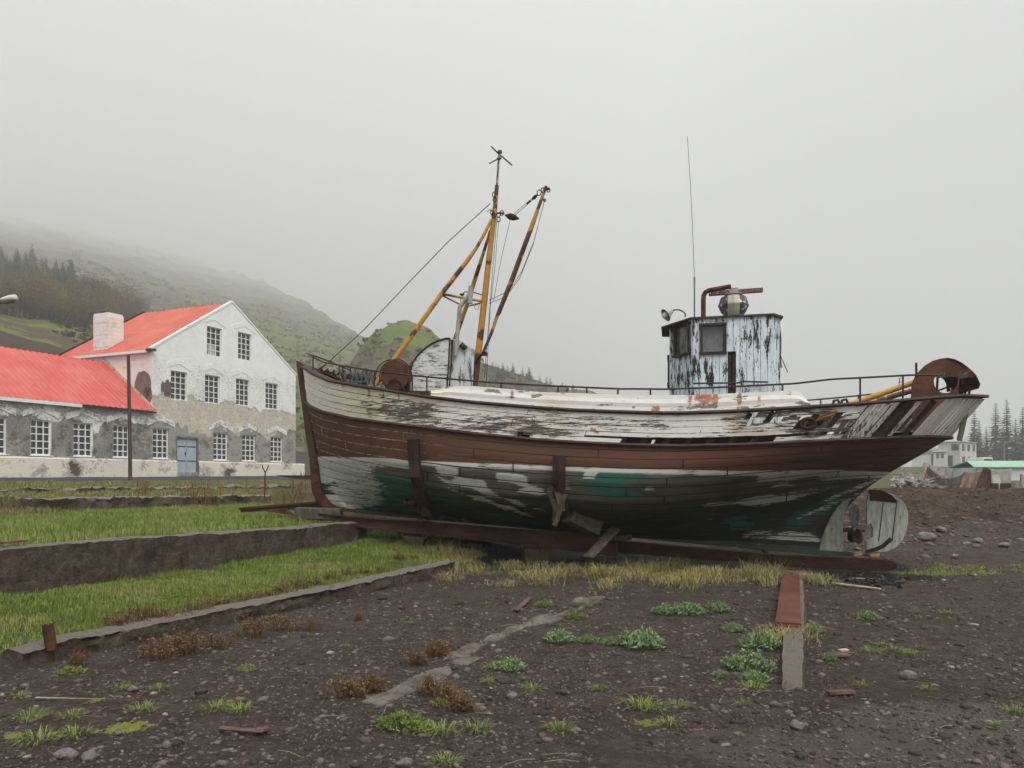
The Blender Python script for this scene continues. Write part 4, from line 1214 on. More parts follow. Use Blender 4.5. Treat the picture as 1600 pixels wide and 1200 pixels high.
# ---- stern: rusty steel shelter, posts
def arch_plate(y, th):
    "plate with a round opening: outline ring stitched to opening ring"
    out = [(1427, 684), (1423.5, 624), (1424.5, 600), (1430, 588), (1437, 579), (1446, 570.5), (1457, 564), (1469, 560.3), (1481, 559), (1492, 561), (1503, 566.5), (1513, 574), (1521, 581), (1526.5, 587.5), (1520, 590), (1505, 589), (1500, 589), (1497.5, 606), (1499, 622), (1497, 640), (1488, 660), (1466, 684)]
    hole = [(1473, 614), (1467.5, 611.5), (1463, 607.5), (1460, 602), (1459, 596), (1460, 591), (1463, 588.5), (1475, 588.3), (1490, 588.8), (1497, 589.2), (1496.5, 600), (1494, 606), (1488, 611.5), (1481, 614)]
    m = MB()
    O = [L(a, b, y) for a, b in out]; H = [L(a, b, y) for a, b in hole]
    bmx = bmesh.new()
    def ring(P): 
        vs = [bmx.verts.new(p) for p in P]
        return [bmx.edges.new((vs[i], vs[(i + 1) % len(vs)])) for i in range(len(vs))]
    E = ring(O) + ring(H)
    bmesh.ops.triangle_fill(bmx, use_beauty=True, edges=E)
    r = bmesh.ops.extrude_face_region(bmx, geom=bmx.faces[:])
    bmesh.ops.translate(bmx, verts=[v for v in r['geom'] if isinstance(v, bmesh.types.BMVert)], vec=(0, th, 0))
    bmesh.ops.recalc_face_normals(bmx, faces=bmx.faces[:])
    bmx.verts.index_update()
    m.add([v.co.copy() for v in bmx.verts], [[v.index for v in f.verts] for f in bmx.faces])
    bmx.free()
    return m
M_plate = mottled('rust_plate', (0.062, 0.024, 0.014), (0.120, 0.046, 0.024), 4, 0.85, (1, 1, 1), 0.006, c3=(0.045, 0.02, 0.014), t3=0.6)
sg = arch_plate(-0.62, 0.02).build('stern_shelter', M_plate, boat)
arch_plate(0.62, 0.02).build('far_plate', M_plate, sg)
m = MB()
hoodp = [(1481, 559), (1492, 561), (1503, 566.5), (1513, 574), (1521, 581), (1527, 589), (1532, 600), (1530, 606), (1523, 607), (1517, 603)]
A = [L(a, b, -0.64) for a, b in hoodp]
NN = len(A)
th = Vector((-0.012, 0, -0.012))
for i in range(NN - 1):
    for y0, y1 in ((-0.64, -0.2), (-0.2, 0.25), (0.25, 0.64)):
        a, b = A[i], A[i + 1]
        if i in (3,) and y0 < -0.5: continue            # rusted through
        q = [Vector((a.x, y0, a.z)), Vector((b.x, y0, b.z)), Vector((b.x, y1, b.z)), Vector((a.x, y1, a.z))]
        m.add(q + [p + th for p in q], [(0, 1, 2, 3), (7, 6, 5, 4), (0, 4, 5, 1), (2, 6, 7, 3), (1, 5, 6, 2), (3, 7, 4, 0)])
m.build('shelter_hood', M_rustdark, sg)
m = MB()
for a, b, y, r in (((1463, 628), (1465, 589), -.5, .02), ((1502, 624), (1506, 588), -.4, .022), ((1507, 624), (1511, 590), -.2, .022), ((1513, 624), (1517, 594), 0, .022), ((1480, 590), (1482, 612), .3, .03)):
    MB().tube([L(a[0], a[1], y), L(b[0], b[1], y)], r, 8).build('shelter_strut', M_rustdark, sg)
m = MB()
m.tube([L(1462, 612, .2), L(1485, 603, .2), L(1503, 598, .2)], .018, 6)
m.tube([L(1476, 592, .1), L(1482, 604, .1), L(1486, 612, .1), L(1492, 601, .1), L(1497, 612, .1)], .016, 6)
m.build('shelter_brace', M_rustdark, sg)
MB().tube([L(1431.5, 567, -.7), L(1432, 590, -.7)], .02, 6).build('shelter_strut', M_rustdark, sg)
m = MB()
m.tube([L(1406, 590, -1.3), L(1405, 600, -1.3), L(1408, 596, -1.3)], .008, 5); m.tube([L(1405, 600, -1.3), L(1404, 621, -1.3)], .004, 5)
for px in (1470, 1506): 
    q = L(px, 587, -1.0)
    for k in range(6): m.tube([q + Vector((rnd.uniform(-.06, .06), 0, rnd.uniform(-.04, .05))) for _ in range(3)], .02, 5)
m.build('frayed_rope', mottled('mossy_rope', (0.05, 0.055, 0.035), (0.12, 0.12, 0.085), 30, 0.9), boat)
m = MB()
m.bar(L(1514, 621, -.75) , L(1499, 688, -.45), 0.07, 0.06, (0, 1, 0))
m.build('stern_timber', M_grey, boat)
u = u_at(1437)
for px in (1308, 1321):
    q = cap_pt(u_at(px)); m = MB()
    m.tube([q + Vector((-.05, .05, .05)), q + Vector((-.04, .05, .10)), q + Vector((.02, .05, .115)), q + Vector((.05, .05, .05))], 0.022, 6)
    m.build('fairlead', M_tar, boat)

# ---- rudder and propeller
rud = [(1353.5, 783), (1356, 772), (1368, 768), (1382, 768.5), (1395, 772.5), (1407, 780), (1414, 789), (1418, 799), (1418, 815), (1415, 832), (1408, 846), (1398, 856), (1385, 862), (1353, 863), (1353, 846), (1362, 839), (1363, 828), (1360, 818), (1353.5, 820)]
rdr = slab(rud, 0.045).build('rudder', mottled('pale_grey_timber', (0.27, 0.28, 0.235), (0.43, 0.44, 0.38), 5, 0.8, (3, 3, 0.7), 0.006, c3=(0.15, 0.15, 0.11), t3=0.62), boat, bevel=0.012)
slab([(1358, 765), (1376, 766), (1391, 773), (1401, 783), (1400, 785.5), (1358, 782)], 0.055).build('rudder_cheek', M_rustdark, rdr)
m = MB()
for sgn in (-1, 1):
    P = [L(a, b, sgn * 0.055) for a, b in ((1352, 862.5), (1366, 859), (1380, 853), (1392, 842))]
    for p, q in zip(P, P[1:]): m.bar(p, q + (q - p) * 0.04, 0.02, 0.065)
m.build('rudder_strap', M_rustdark, rdr)
m = MB()
for px in (1379, 1400):
    m.bar(L(px + 1, 786, -.047), L(px - 6, 845, -.047), 0.008, 0.014, (1, 0, 0))
m.build('rudder_seam', M_tar, rdr)
hub = L(1336, 828, 0)
m = MB().lathe([(0.035, -0.24), (0.035, -0.06), (0.075, -0.05), (0.075, 0.07), (0.05, 0.10), (0.035, 0.105), (0.035, 0.16)], 16, Vector((1, 0, 0)), hub)
pr = m.build('propeller', mottled('bronze_brown', (0.05, 0.038, 0.028), (0.10, 0.082, 0.065), 8, 0.45, metal=0.4, c3=(0.2, 0.2, 0.2), t3=0.66), boat, smooth=True)
for k in range(3):
    a = R(92 + 120 * k)
    m = MB(); S = 14
    def BP(i, j):
        r = 0.05 + 0.40 * j / S
        c = (0.15 if k == 0 else 0.085) * math.sin(math.pi * min(1, (0.15 + 0.85 * j / S)) ** 0.9) ** 0.7 + 0.015
        s = (i / 6 - 0.5) * 2 * c
        tw = R(62 - 30 * j / S)
        p = Vector((s * math.cos(tw), s * math.sin(tw), r))
        return Matrix.Rotation(-a + R(90), 3, 'X') @ p + hub
    m.grid(BP, 7, S + 1)
    b = m.build('blade', M_steel if k == 0 else M_tar, pr, smooth=2)
    sm = b.modifiers.new('solid', 'SOLIDIFY'); sm.thickness = 0.016
m = MB().tube([L(1314, 828, 0), L(1330, 828, 0)], 0.04, 10); m.build('propeller_shaft', M_tar, boat)

# ---- loose things aboard
def lone(m, name, mat, label, cat, group=None, at=None, smooth=True, attrs=None, org=None):
    "a thing that is one mesh, given in world points; its origin moves to its base"
    o = m.build(name, mat, None, smooth=smooth, attrs=attrs)
    c = Vector(org) if org is not None else Vector((sum(v[0] for v in m.v) / len(m.v), sum(v[1] for v in m.v) / len(m.v), min(v[2] for v in m.v)))
    o.data.transform(Matrix.Translation(-c)); o.location = c
    return tag(o, label, cat, group)
for pts, y, lab, rs in (([(1256, 657), (1300, 645), (1358, 630), (1436, 595)], -0.35, 'long yellow pole lying along the stern, uppermost of the two', -.35), ([(1262, 658), (1310, 646), (1371, 629), (1401, 618), (1423, 611)], 0.05, 'shorter yellow pole with a rusty end lying below the other on the stern', .0)):
    P = [toworld(L(a, b, y)) for a, b in pts]
    P = [P[0].lerp(P[-1], k / 30) for k in range(31)]
    m = MB().tube(P, 0.05, 10)
    lone(m, 'yellow_pole', M_yellow, lab, 'pole', 'yellow poles lying on the stern', attrs={'rust': [(-0.32 if v[0] < P[20].x or rs < -.2 else 0.4) for v in m.v]})
u = u_at(1280); q = side_pt(u, 0.46, 0.035)
m = MB(); t = (side_pt(u + .002, .46) - side_pt(u - .002, .46)).normalized()
m.tube([toworld(q + t * (0.115 * math.cos(R(a))) + Vector((0, -0.02, 0.078 * math.sin(R(a))))) for a in range(0, 361, 15)], 0.03, 8, caps=False)
lone(m, 'fender_ring', M_rustdark, 'oval iron ring bolted over the hole in the broken white planking near the stern', 'ring')
# ================================================================== SLIPWAY: cradle, blocks, rails, concrete
_HG = [(hull_pt(ueven(i, 60), j / 24)) for i in range(60) for j in range(25)]
_HGP = [(proj(p)[0], proj(p)[1], p) for p in _HG]
def hull_y(px, py):
    return min(_HGP, key=lambda t: (t[0] - px) ** 2 + (t[1] - py) ** 2)[2].y
def LW(px, py, y): return toworld(L(px, py, y))
cradle = empty('slipway_cradle', LW(930, 862, -0.3), BYAW, 'rusty steel cradle of long beams and bent uprights carrying the old boat', 'cradle')
CI = cradle.matrix_basis.inverted() if False else (Matrix.Translation(cradle.location) @ Matrix.Rotation(BYAW, 4, 'Z')).inverted()
def under(m, name, mat, parent, **k):
    "build a part of the cradle from world points"
    m.v = [tuple(CI @ Vector(v)) for v in m.v]
    return m.build(name, mat, parent, **k)
M_beam = mottled('rusty_beam', (0.030, 0.013, 0.011), (0.085, 0.034, 0.024), 3.5, 0.6, (0.5, 1, 2), 0.006, c3=(0.05, 0.03, 0.028), t3=0.58)
yb_ = -0.72
m = MB()
top0, top1, bot0, bot1 = LW(500, 803, yb_), LW(962, 838, yb_), LW(500, 815.5, yb_), LW(966, 867, yb_)
dn = Vector((BS, -BC, 0)) * -1     # towards the camera is -local y
nr = (toworld((0, -1, 0)) - toworld((0, 0, 0))).normalized()
m.prism([top0, top1, bot1, bot0], -nr * 0.03)
for a, b in ((top0, top1), (bot0, bot1)):
    m.bar(a + nr * 0.045, b + nr * 0.045, 0.10, 0.025)
sb_ = under(m, 'side_beam', M_beam, cradle)
for cx_, cy_ in ((657.5, 817.5), (864, 842)):
    q = LW(cx_, cy_, yb_) + nr * 0.008; ex = (toworld((1, 0, 0)) - toworld((0, 0, 0)))
    m = MB().tube([q + ex * (0.075 * math.cos(R(a))) + Vector((0, 0, 0.075 * math.sin(R(a)))) for a in range(0, 361, 20)], 0.008, 5, caps=False)
    under(m, 'weld_ring', M_rustdark, sb_)
m = MB(); yf_ = 0.72  # far beam, added to block light from behind the boat
m.prism([LW(540, 806, yf_), LW(962, 838, yf_), LW(966, 862, yf_), LW(540, 826, yf_)], -nr * 0.03)
under(m, 'side_beam', M_beam, cradle)
kb = [(640, 813), (960, 845), (1220, 868), (1388, 875), (1397, 877), (1402.5, 882), (1402, 887), (1396, 891.5), (1382, 893.5), (1220, 884.5), (960, 863), (640, 829)]
m = MB().prism([LW(a, b, -0.13) for a, b in kb], -nr * 0.26)
under(m, 'keel_beam', M_rustdark, cradle, bevel=0.01)
m = MB()
m.bar(LW(330 + 46, 794.5, -0.25), LW(512, 783, 0.1), 0.22, 0.045); m.bar(LW(376, 797, -0.30), LW(512, 789, 0.05), 0.03, 0.10)
under(m, 'cross_beam', M_beam, cradle)
m = MB()
P = [LW(404, 797, -0.25), LW(447, 794, -0.2), LW(462, 806, -0.2)]
m.prism(P, (0.02, -0.05, 0))
under(m, 'gusset', M_rust, cradle)
for px_ in (700, 900):
    m = MB(); m.bar(LW(px_, 826 + (px_ - 700) * 0.1, -0.66), LW(px_ + 14, 824 + (px_ - 700) * 0.1, 1.6), 0.18, 0.16)
    under(m, 'cross_beam', M_beam, cradle)
def upright(path, wd, th):
    P = []
    for px, py in path:
        y = hull_y(px, py)
        P.append(LW(px, py, y - 0.07))
    m = MB()
    ex = (toworld((1, 0, 0)) - toworld((0, 0, 0)))
    rows = []
    for i, p in enumerate(P):
        rows.append([p - ex * wd / 2 + nr * th, p + ex * wd / 2 + nr * th, p + ex * wd / 2 - nr * 0.03, p - ex * wd / 2 - nr * 0.03])
    for r in rows: m.v += [tuple(v) for v in r]
    for i in range(len(rows) - 1):
        for c in range(4):
            a, d = i * 4 + c, i * 4 + (c + 1) % 4
            m.f.append((a, a + 4, d + 4, d)); m.m.append(0)
    m.f += [(0, 1, 2, 3), tuple(range(len(rows) * 4 - 4, len(rows) * 4))[::-1]]; m.m += [0, 0]
    return m
M_post = mottled('tarred_upright', (0.016, 0.010, 0.008), (0.062, 0.030, 0.020), 5, 0.55, (2, 2, 0.5), 0.006, c3=(0.09, 0.05, 0.03), t3=0.64)
up1 = under(upright([(648, 687), (648.5, 705), (650, 725), (653, 745), (657, 765), (663, 785), (671, 803), (676, 812)], 0.185, 0.14), 'upright', M_post, cradle)
m = MB(); m.bar(LW(640, 720, hull_y(648, 720) - 0.25), LW(657, 722, hull_y(655, 720) - 0.25), 0.012, 0.012)
under(m, 'lashing', M_wire, up1)
up2 = under(upright([(874, 713), (874, 735), (874.5, 755), (876, 780), (880, 800), (884, 822)], 0.20, 0.13), 'upright', M_post, cradle)
m = MB()
q = [(640, 782), (656, 776), (676, 806), (662, 807)]
ya = hull_y(655, 790) - 0.22
m.prism([LW(a, b, ya) for a, b in q], nr * 0.03)
m.prism([LW(a, b, ya) for a, b in ((634, 778), (636, 778), (637, 783), (652, 783), (653, 788), (634, 786))], nr * 0.16)
m.bar(LW(640, 793, ya), LW(657, 797, ya), 0.12, 0.10); m.bar(LW(655, 770, ya), LW(656, 776, ya), 0.06, 0.09)
under(m, 'bracket', M_rustdark, up1)
M_tim = mottled('weathered_timber', (0.050, 0.043, 0.032), (0.12, 0.105, 0.082), 4, 0.85, (3, 3, 1), 0.008, c3=(0.035, 0.04, 0.02), t3=0.6)
M_tim2 = mottled('mossy_timber', (0.030, 0.026, 0.017), (0.085, 0.072, 0.045), 5, 0.85, (3, 3, 1), 0.008, c3=(0.05, 0.06, 0.02), t3=0.62)
for a, b, w_, y in (((872, 770), (868, 815), .12, -.10), ((884, 772), (866, 822), .07, -.30), ((866, 745), (878, 800), .10, -.2), ((858, 762), (872, 800), .12, -.16)):
    yy = hull_y(874, 785) + y
    m = MB().bar(LW(a[0], a[1], yy), LW(b[0], b[1], yy - .05), w_, 0.05, (0, 1, 0), 0.01)
    under(m, 'wedge', M_tim2, up2, bevel=0.006)
def timber(a, b, w_, h_, label, mat=None, name='timber_block', cat='timber', group=None, jit=0.012, up=(0, 0, 1)):
    m = MB().bar(a, b, w_, h_, up, jit)
    o = lone(m, name, mat or M_tim, label, cat, group, smooth=False)
    bv = o.modifiers.new('bevel', 'BEVEL'); bv.width = 0.018; bv.segments = 2
    return o
timber(LW(889, 803, -1.42), LW(932, 824, -0.98), 0.30, 0.29, 'big squared timber wedged between the side beam and the hull')
timber(LW(918, 871, -1.62), LW(962, 826, -1.02), 0.23, 0.05, 'short broad plank leaning against the side beam of the cradle', M_tim, 'plank', 'plank')
timber(LW(935, 845, -0.9), LW(985, 839, -0.6), 0.14, 0.10, 'short splintered wood end sticking out behind the leaning plank', M_tim2)
timber(LW(629, 847, -0.75), LW(661, 848, -0.60), 0.30, 0.27, 'dark timber block under the side beam where green grass grows', M_tim2)
timber(LW(819, 868, -0.85), LW(857, 867, -0.70), 0.30, 0.26, 'dark timber block under the side beam among the straw', M_tim2)
timber(LW(463, 801, -0.75), LW(533, 803, -0.55), 0.34, 0.22, 'grey sawn timber block lying by the bow at the wall end')
q = LW(466.5, 817, -1.0)
m = MB().tube([q + Vector((0.055 * math.cos(R(a)), 0, 0.065 * math.sin(R(a)))) for a in range(0, 361, 20)], 0.014, 6, caps=False)
m.tube([q + Vector((0, 0, -.06)), q + Vector((0, 0, -.16))], 0.02, 6)
lone(m, 'mooring_ring', M_rustdark, 'small iron ring standing on the wall below the bow', 'ring')
for k, (a, b, lab) in enumerate((((1333, 868), (1346, 864), 'pale orange wood wedge under the rudder'), ((1358, 868), (1374, 867), 'thin orange wood strip on the beam end behind the rudder'))):
    timber(LW(a[0], a[1], -0.04), LW(b[0], b[1], -0.04), 0.12, 0.07, lab, mottled('orange_wood', (0.30, 0.13, 0.06), (0.42, 0.22, 0.12), 8), 'wood_wedge', 'wood')

# concrete
n = NT('old_concrete')
co = n.co()
a = n.noise(1.3, 9, 0.7, co); b = n.noise(9, 8, 0.75, co)
cc = n.mix(n.ramp(b, 0.3, 0.7), (0.062, 0.044, 0.029), (0.155, 0.117, 0.082))
cc = n.mix(n.ramp(a, 0.5, 0.66, 0, 0.7), cc, (0.050, 0.043, 0.027))
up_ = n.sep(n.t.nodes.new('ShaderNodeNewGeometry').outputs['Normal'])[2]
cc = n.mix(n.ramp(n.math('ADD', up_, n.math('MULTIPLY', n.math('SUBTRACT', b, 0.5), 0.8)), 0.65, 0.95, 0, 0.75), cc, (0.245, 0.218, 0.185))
cc = n.mix(n.ramp(n.noise(3.1, 8, 0.75, co), 0.56, 0.66, 0, 0.75), cc, (0.058, 0.062, 0.018))
n.bump(n.math('ADD', n.math('MULTIPLY', b, 1.6), n.noise(30, 5, 0.7, co)), 0.06, 1.0)
M_conc = n.done(cc, 0.9, 0, 0.25)
def rough_wall(q0, q1, p0, p1, zb, zt, name, label, cat='wall', amp=0.03, st=0.10, lean=0.0, topnoise=0.02):
    m = MB()
    n_ = int((p1 - p0) / st) + 1
    prof = [(0, 0)] + [(0, k / 6) for k in range(1, 7)] + [(0.33, 1.0), (0.67, 1.0)] + [(1, 1 - k / 4) for k in range(5)]
    c = len(prof)
    for i in range(n_):
        p = p0 + (p1 - p0) * i / (n_ - 1)
        zt_ = zt(p) if callable(zt) else zt
        zb_ = zb(p) if callable(zb) else zb
        for k, (a, h) in enumerate(prof):
            q = q0 + (q1 - q0) * a
            z = zb_ + (zt_ - zb_) * h
            e = fbm(p * 2.2, h * 2.5 + a * 3, q0 * 5, 4) * amp + fbm(p * 9, h * 9, q0, 3) * amp * 0.8
            if h == 1.0 and a in (0, 1): e -= 0.015
            q += e * (1 if a < 0.5 else -1) * (1 if 0 < h else 0.5) - lean * h
            z += (topnoise * fbm(p * 1.7, a * 2, q0 * 3, 4) + topnoise * .7 * fbm(p * 11, a * 3, 2, 2)) * (h > 0.9) - (0.02 if h == 1.0 and a in (0, 1) else 0)
            x, y = pq(q, p)
            m.v.append((x, y, z))
    for i in range(n_ - 1):
        for k in range(c - 1):
            a = i * c + k
            m.f.append((a, a + c, a + c + 1, a + 1)); m.m.append(0)
    m.f += [tuple(range(c)), tuple(range((n_ - 1) * c, n_ * c))[::-1]]; m.m += [0, 0]
    return lone(m, name, M_conc, label, cat, smooth=True)
rough_wall(0.02, 0.30, -0.12, 6.9, -0.1, lambda p: 0.175 + 0.05 * smooth(4, 7, p) - 0.03 * (1 - smooth(-0.1, 0.3, p)), 'concrete_kerb', 'low worn concrete kerb between gravel yard and lowest grass strip', 'kerb', 0.06, topnoise=0.035, st=0.05)
rough_wall(2.86, 3.22, -4.0, 8.3, -0.1, lambda p: 0.775 - 0.03 * smooth(2, 7, p), 'concrete_wall', 'tall dark mossy concrete retaining wall behind the grass strip', 'wall', 0.09, topnoise=0.04, st=0.045)
rough_wall(12.0, 12.5, 7.2, 15.2, 0.5, lambda p: 1.10 - 0.06 * smooth(8, 15, p), 'concrete_wall', 'low crumbling far wall behind the upper grass strip', 'wall', 0.16, topnoise=0.12)
rough_wall(17.2, 17.6, 9, 22, 0.8, 1.27, 'turf_edge', 'dark broken edge running through the upper grass before the house', 'edging', 0.2, topnoise=0.15)
def strip(a, b, wd_, top, name, label, cat, mat, amp=0.02, st=0.08, edge=0.0, wav=0.22):
    "slab along the ground from a to b with an uneven top"
    a, b = Vector((a.x, a.y)), Vector((b.x, b.y))
    t = (b - a).normalized(); s = Vector((t.y, -t.x)); n_ = int((b - a).length / st) + 1
    m = MB(); K = 7
    for i in range(n_):
        c = a.lerp(b, i / (n_ - 1)); wd = wd_[0] + (wd_[1] - wd_[0]) * min(1, i / (n_ - 1) * 2)
        for k in range(K):
            f = k / (K - 1) * 2 - 1
            q = c + s * (f * wd / 2 * (1 + wav * fbm(c.y * 3.1, f, 3, 4)))
            g = ground_z(q.x, q.y)
            z = g + top + amp * fbm(q.x * 2.5, q.y * 2.5, 8.0, 4) + edge * fbm(c.y * 1.1, f * 0.8, 5, 3)
            z -= (top + .06) * (1 - smooth(0, .45, (b - a).length * i / (n_ - 1) + .25 * fbm(f * 2, 1, 1)))
            if abs(f) == 1: z = g - 0.08
            m.v.append((q.x, q.y, z))
    for i in range(n_ - 1):
        for k in range(K - 1):
            a_ = i * K + k
            m.f.append((a_, a_ + 1, a_ + K + 1, a_ + K)); m.m.append(0)
    return lone(m, name, mat, label, cat, smooth=True)
strip(G(520, 1122), G(945, 925), (0.40, 0.45), -0.004, 'concrete_strip', 'half buried concrete strip crossing the gravel in the middle', 'concrete strip', mottled('buried_concrete', (0.062, 0.050, 0.040), (0.150, 0.128, 0.106), 5, 0.9, bump=0.02, c3=(0.05, 0.042, 0.034), t3=0.58), 0.07, edge=0.13, wav=0.08)
strip(G(1238, 1088), G(1240, 890), (0.20, 0.38), 0.07, 'concrete_strip', 'raised cracked concrete strip under the rusty rail plate', 'concrete strip', M_conc, 0.055)
a, b = G(1231.5, 977, 0.085), G(1236, 888, 0.085)
m = MB(); N_ = 50
t = (b - a).normalized(); s = Vector((t.y, -t.x, 0))
for i in range(N_):
    c = a.lerp(b, i / (N_ - 1)); c.z = ground_z(c.x, c.y) + 0.115
    m.v += [tuple(c - s * .125 - Vector((0, 0, .12))), tuple(c - s * .125), tuple(c + s * .125), tuple(c + s * .125 - Vector((0, 0, .03)))]
m.f = [(i * 4 + k, i * 4 + k + 1, i * 4 + k + 5, i * 4 + k + 4) for i in range(N_ - 1) for k in range(3)] + [(0, 1, 2, 3)]
m.m = [0] * len(m.f)
lone(m, 'rail_plate', mottled('orange_rust_plate', (0.070, 0.026, 0.016), (0.115, 0.042, 0.024), 3, 0.6, (1, 0.4, 1), 0.004, c3=(0.15, 0.10, 0.08), t3=0.68), 'flat rusty steel rail plate leading from the keel beam into the yard', 'rail')
c = G(79, 1005, 0.17)
m = MB().lathe([(0.044, -0.06), (0.047, 0), (0.046, 0.165), (0.034, 0.17), (0.03, 0.15), (0.001, 0.145)], 16, Vector((-0.16, 0, 1)).normalized(), c)
lone(m, 'iron_stub', M_rust, 'short rusty round iron post leaning at the near end of the low kerb', 'post')

# ================================================================== THE WHITE HOUSE
C0 = Vector((-20.9, 44.6)); HD, HN = Vector((0.41, 0.912)), Vector((-0.912, 0.41))
HYAW = math.atan2(0.912, 0.41)
HZ = 1.2
house = empty('white_house', (C0.x, C0.y, HZ), HYAW, 'large crumbling white two storey house with red roofs and a lower wing', 'house')
def HF(px, py, y=0.0):
    "house-local point on the plane y seen at a pixel"
    dx = (px - CX) / FPX
    # point t*(dx,1) with (P-C0).HN = y
    t = (y + C0.dot(HN)) / (dx * HN.x + HN.y)
    P = Vector((t * dx, t)) - C0
    return Vector((P.dot(HD), y, CAMZ + (HY - py) / FPX * t - HZ))
WX0, WX1, WDEP = -27.0, 12.5, 7.8
ZE = 9.15 - HZ; ZA = 13.1 - HZ; ZW = 5.62 - HZ; ZR = 8.55 - HZ
WINS = [(-22, 10.8, 654, 709.5), (48, 80.4, 657, 710.4), (114.6, 145.5, 661.5, 712.5), (177, 203, 666, 715.5), (239, 264, 670.5, 717), (333.6, 356, 675.6, 720), (378.6, 399.6, 677, 721), (423, 442, 679, 721.5),
        (267, 292.5, 580.5, 625), (320.4, 343.5, 586.5, 630), (369, 390, 592.5, 633.6), (415, 435, 599, 639), (323.4, 346.5, 511.5, 556.5), (372, 393, 520.5, 562.5)]
def hrect(a, b, t, d):
    l, r = HF(a, 700).x, HF(b, 700).x
    zz = HF((a + b) / 2, t).z, HF((a + b) / 2, d).z
    return (l, r, zz[1], zz[0])
HOLES = [hrect(*w_) for w_ in WINS]
x_ = HOLES[1]; HOLES[0] = (HOLES[0][1] - (x_[1] - x_[0]), HOLES[0][1], HOLES[0][2], HOLES[0][3])
zg = [h[2] for h in HOLES[:8]]; zt_ = [h[3] for h in HOLES[:8]]
zg, zt_ = sum(zg) / 8, sum(zt_) / 8
HOLES = [(a, b, zg, zt_) if i < 8 else (a, b, c, d) for i, (a, b, c, d) in enumerate(HOLES)]
DOOR = hrect(276.6, 308.4, 685, 736)
DOOR = (DOOR[0], DOOR[1], 0.75, DOOR[3])
ZP = zg - 0.10                                            # top of the plinth
def gable(x): return ZE + (ZA - ZE) * (1 - abs(x - 6.25) / 6.25)
def htop(x): return ZW if x < 0 else gable(x)
fm = MB(); fa = {'grey': [], 'flake': [], 'hole': []}
allh = HOLES + [DOOR]
xs = sorted(set([WX0, -0.001, 0.0, 6.25, WX1] + [v for h in allh for v in h[:2]] + list(np.arange(WX0, WX1, 0.22))))
def zones(x, z):
    nb = 1.7 * fbm(x * 0.55, z * 0.5, 2.0); nf = 1.8 * fbm(x * 2.0, z * 2.0, 5.0)
    lim = zt_ + 0.35 + 0.75 * nb + 0.25 * nf + (-0.28 if x < 0 else 0.0) - (0.5 if 2.6 < x < 4.6 else 0)
    grey = 1 - smooth(lim - 0.2, lim + 0.2, z)
    if x >= -0.01:
        lim2 = 6.62 - HZ + 0.45 * nb + 0.2 * nf - 0.03 * x
        fl = 1 - smooth(lim2 - 0.25, lim2 + 0.25, z)
        fl = max(fl, 0.52 * smooth(2.0, 3.0, x) * (1 - smooth(4.2, 5.2, x)) * (1 - smooth(6.9, 8.3, z + HZ)), (0.43 + .1 * nb) * (1 - smooth(8.2, 9.6, z + HZ)))
    else:
        fl = 0.62 + 0.3 * nb
    h = 0.0
    if x > 0:
        d = ((x - 1.05) / 0.55) ** 2 + ((z + HZ - 6.95) / 0.55) ** 2 + 0.5 * nf
        h = max(h, 1 - smooth(0.75, 1.0, d))
    return grey, fl, h
def emit(x0, x1, z0, z1a, z1b):
    nz = max(1, int((max(z1a, z1b) - z0) / 0.25))
    b = len(fm.v)
    for k in range(nz + 1):
        for x, z1 in ((x0, z1a), (x1, z1b)):
            z = z0 + (z1 - z0) * k / nz
            fm.v.append((x, 0, z))
            g_, f_, h_ = zones(x, z)
            fa['grey'].append(g_); fa['flake'].append(f_); fa['hole'].append(h_)
    for k in range(nz):
        fm.f.append((b + 2 * k, b + 2 * k + 1, b + 2 * k + 3, b + 2 * k + 2)); fm.m.append(0)
for x0, x1 in zip(xs, xs[1:]):
    if x1 - x0 < 1e-4 and not (x0 == -0.001): continue
    mid = (x0 + x1) / 2
    lo = 0.0
    for h in sorted((h for h in allh if h[0] - 1e-6 < mid < h[1] + 1e-6), key=lambda h: h[2]):
        if h[2] > lo: emit(x0, x1, lo, h[2], h[2])
        lo = h[3]
    ta, tb = htop(min(x0, -0.0005) if mid < 0 else max(x0, 0)), htop(-0.0005 if mid < 0 else x1)
    emit(x0, x1, lo, ta, tb)
for h in allh:                                            # reveals
    for (xa, za, xb, zb) in ((h[0], h[2], h[1], h[2]), (h[1], h[2], h[1], h[3]), (h[1], h[3], h[0], h[3]), (h[0], h[3], h[0], h[2])):
        b = len(fm.v)
        fm.v += [(xa, 0, za), (xa, 0.22, za), (xb, 0.22, zb), (xb, 0, zb)]
        for k in range(4):
            g_, f_, h_ = zones(fm.v[b + k][0], fm.v[b + k][2]); fa['grey'].append(g_ * 0.6); fa['flake'].append(0.2); fa['hole'].append(0)
        fm.f.append((b, b + 1, b + 2, b + 3)); fm.m.append(0)
n = NT('old_plaster')
co = n.co()
a = n.noise(1.4, 9, 0.72, co); b = n.noise(7, 9, 0.78, co); c = n.noise(24, 6, 0.75, co)
wht = n.mix(n.ramp(a, 0.4, 0.7), (0.80, 0.80, 0.78), (0.70, 0.71, 0.69))
wht = n.mix(n.ramp(n.noise(2.2, 8, 0.75, n.co((1, 1, 0.4))), 0.55, 0.75, 0, 0.5), wht, (0.50, 0.50, 0.48))
wht = n.mix(n.ramp(b, 0.6, 0.7, 0, 0.35), wht, (0.45, 0.45, 0.43))
und = n.mix(n.ramp(c, 0.3, 0.7), (0.30, 0.275, 0.24), (0.66, 0.61, 0.52))
und = n.mix(n.ramp(a, 0.46, 0.62), und, (0.62, 0.53, 0.40))
und = n.mix(n.ramp(b, 0.55, 0.60), und, (0.17, 0.155, 0.14))
und = n.mix(n.ramp(c, 0.58, 0.64), und, (0.72, 0.70, 0.66))
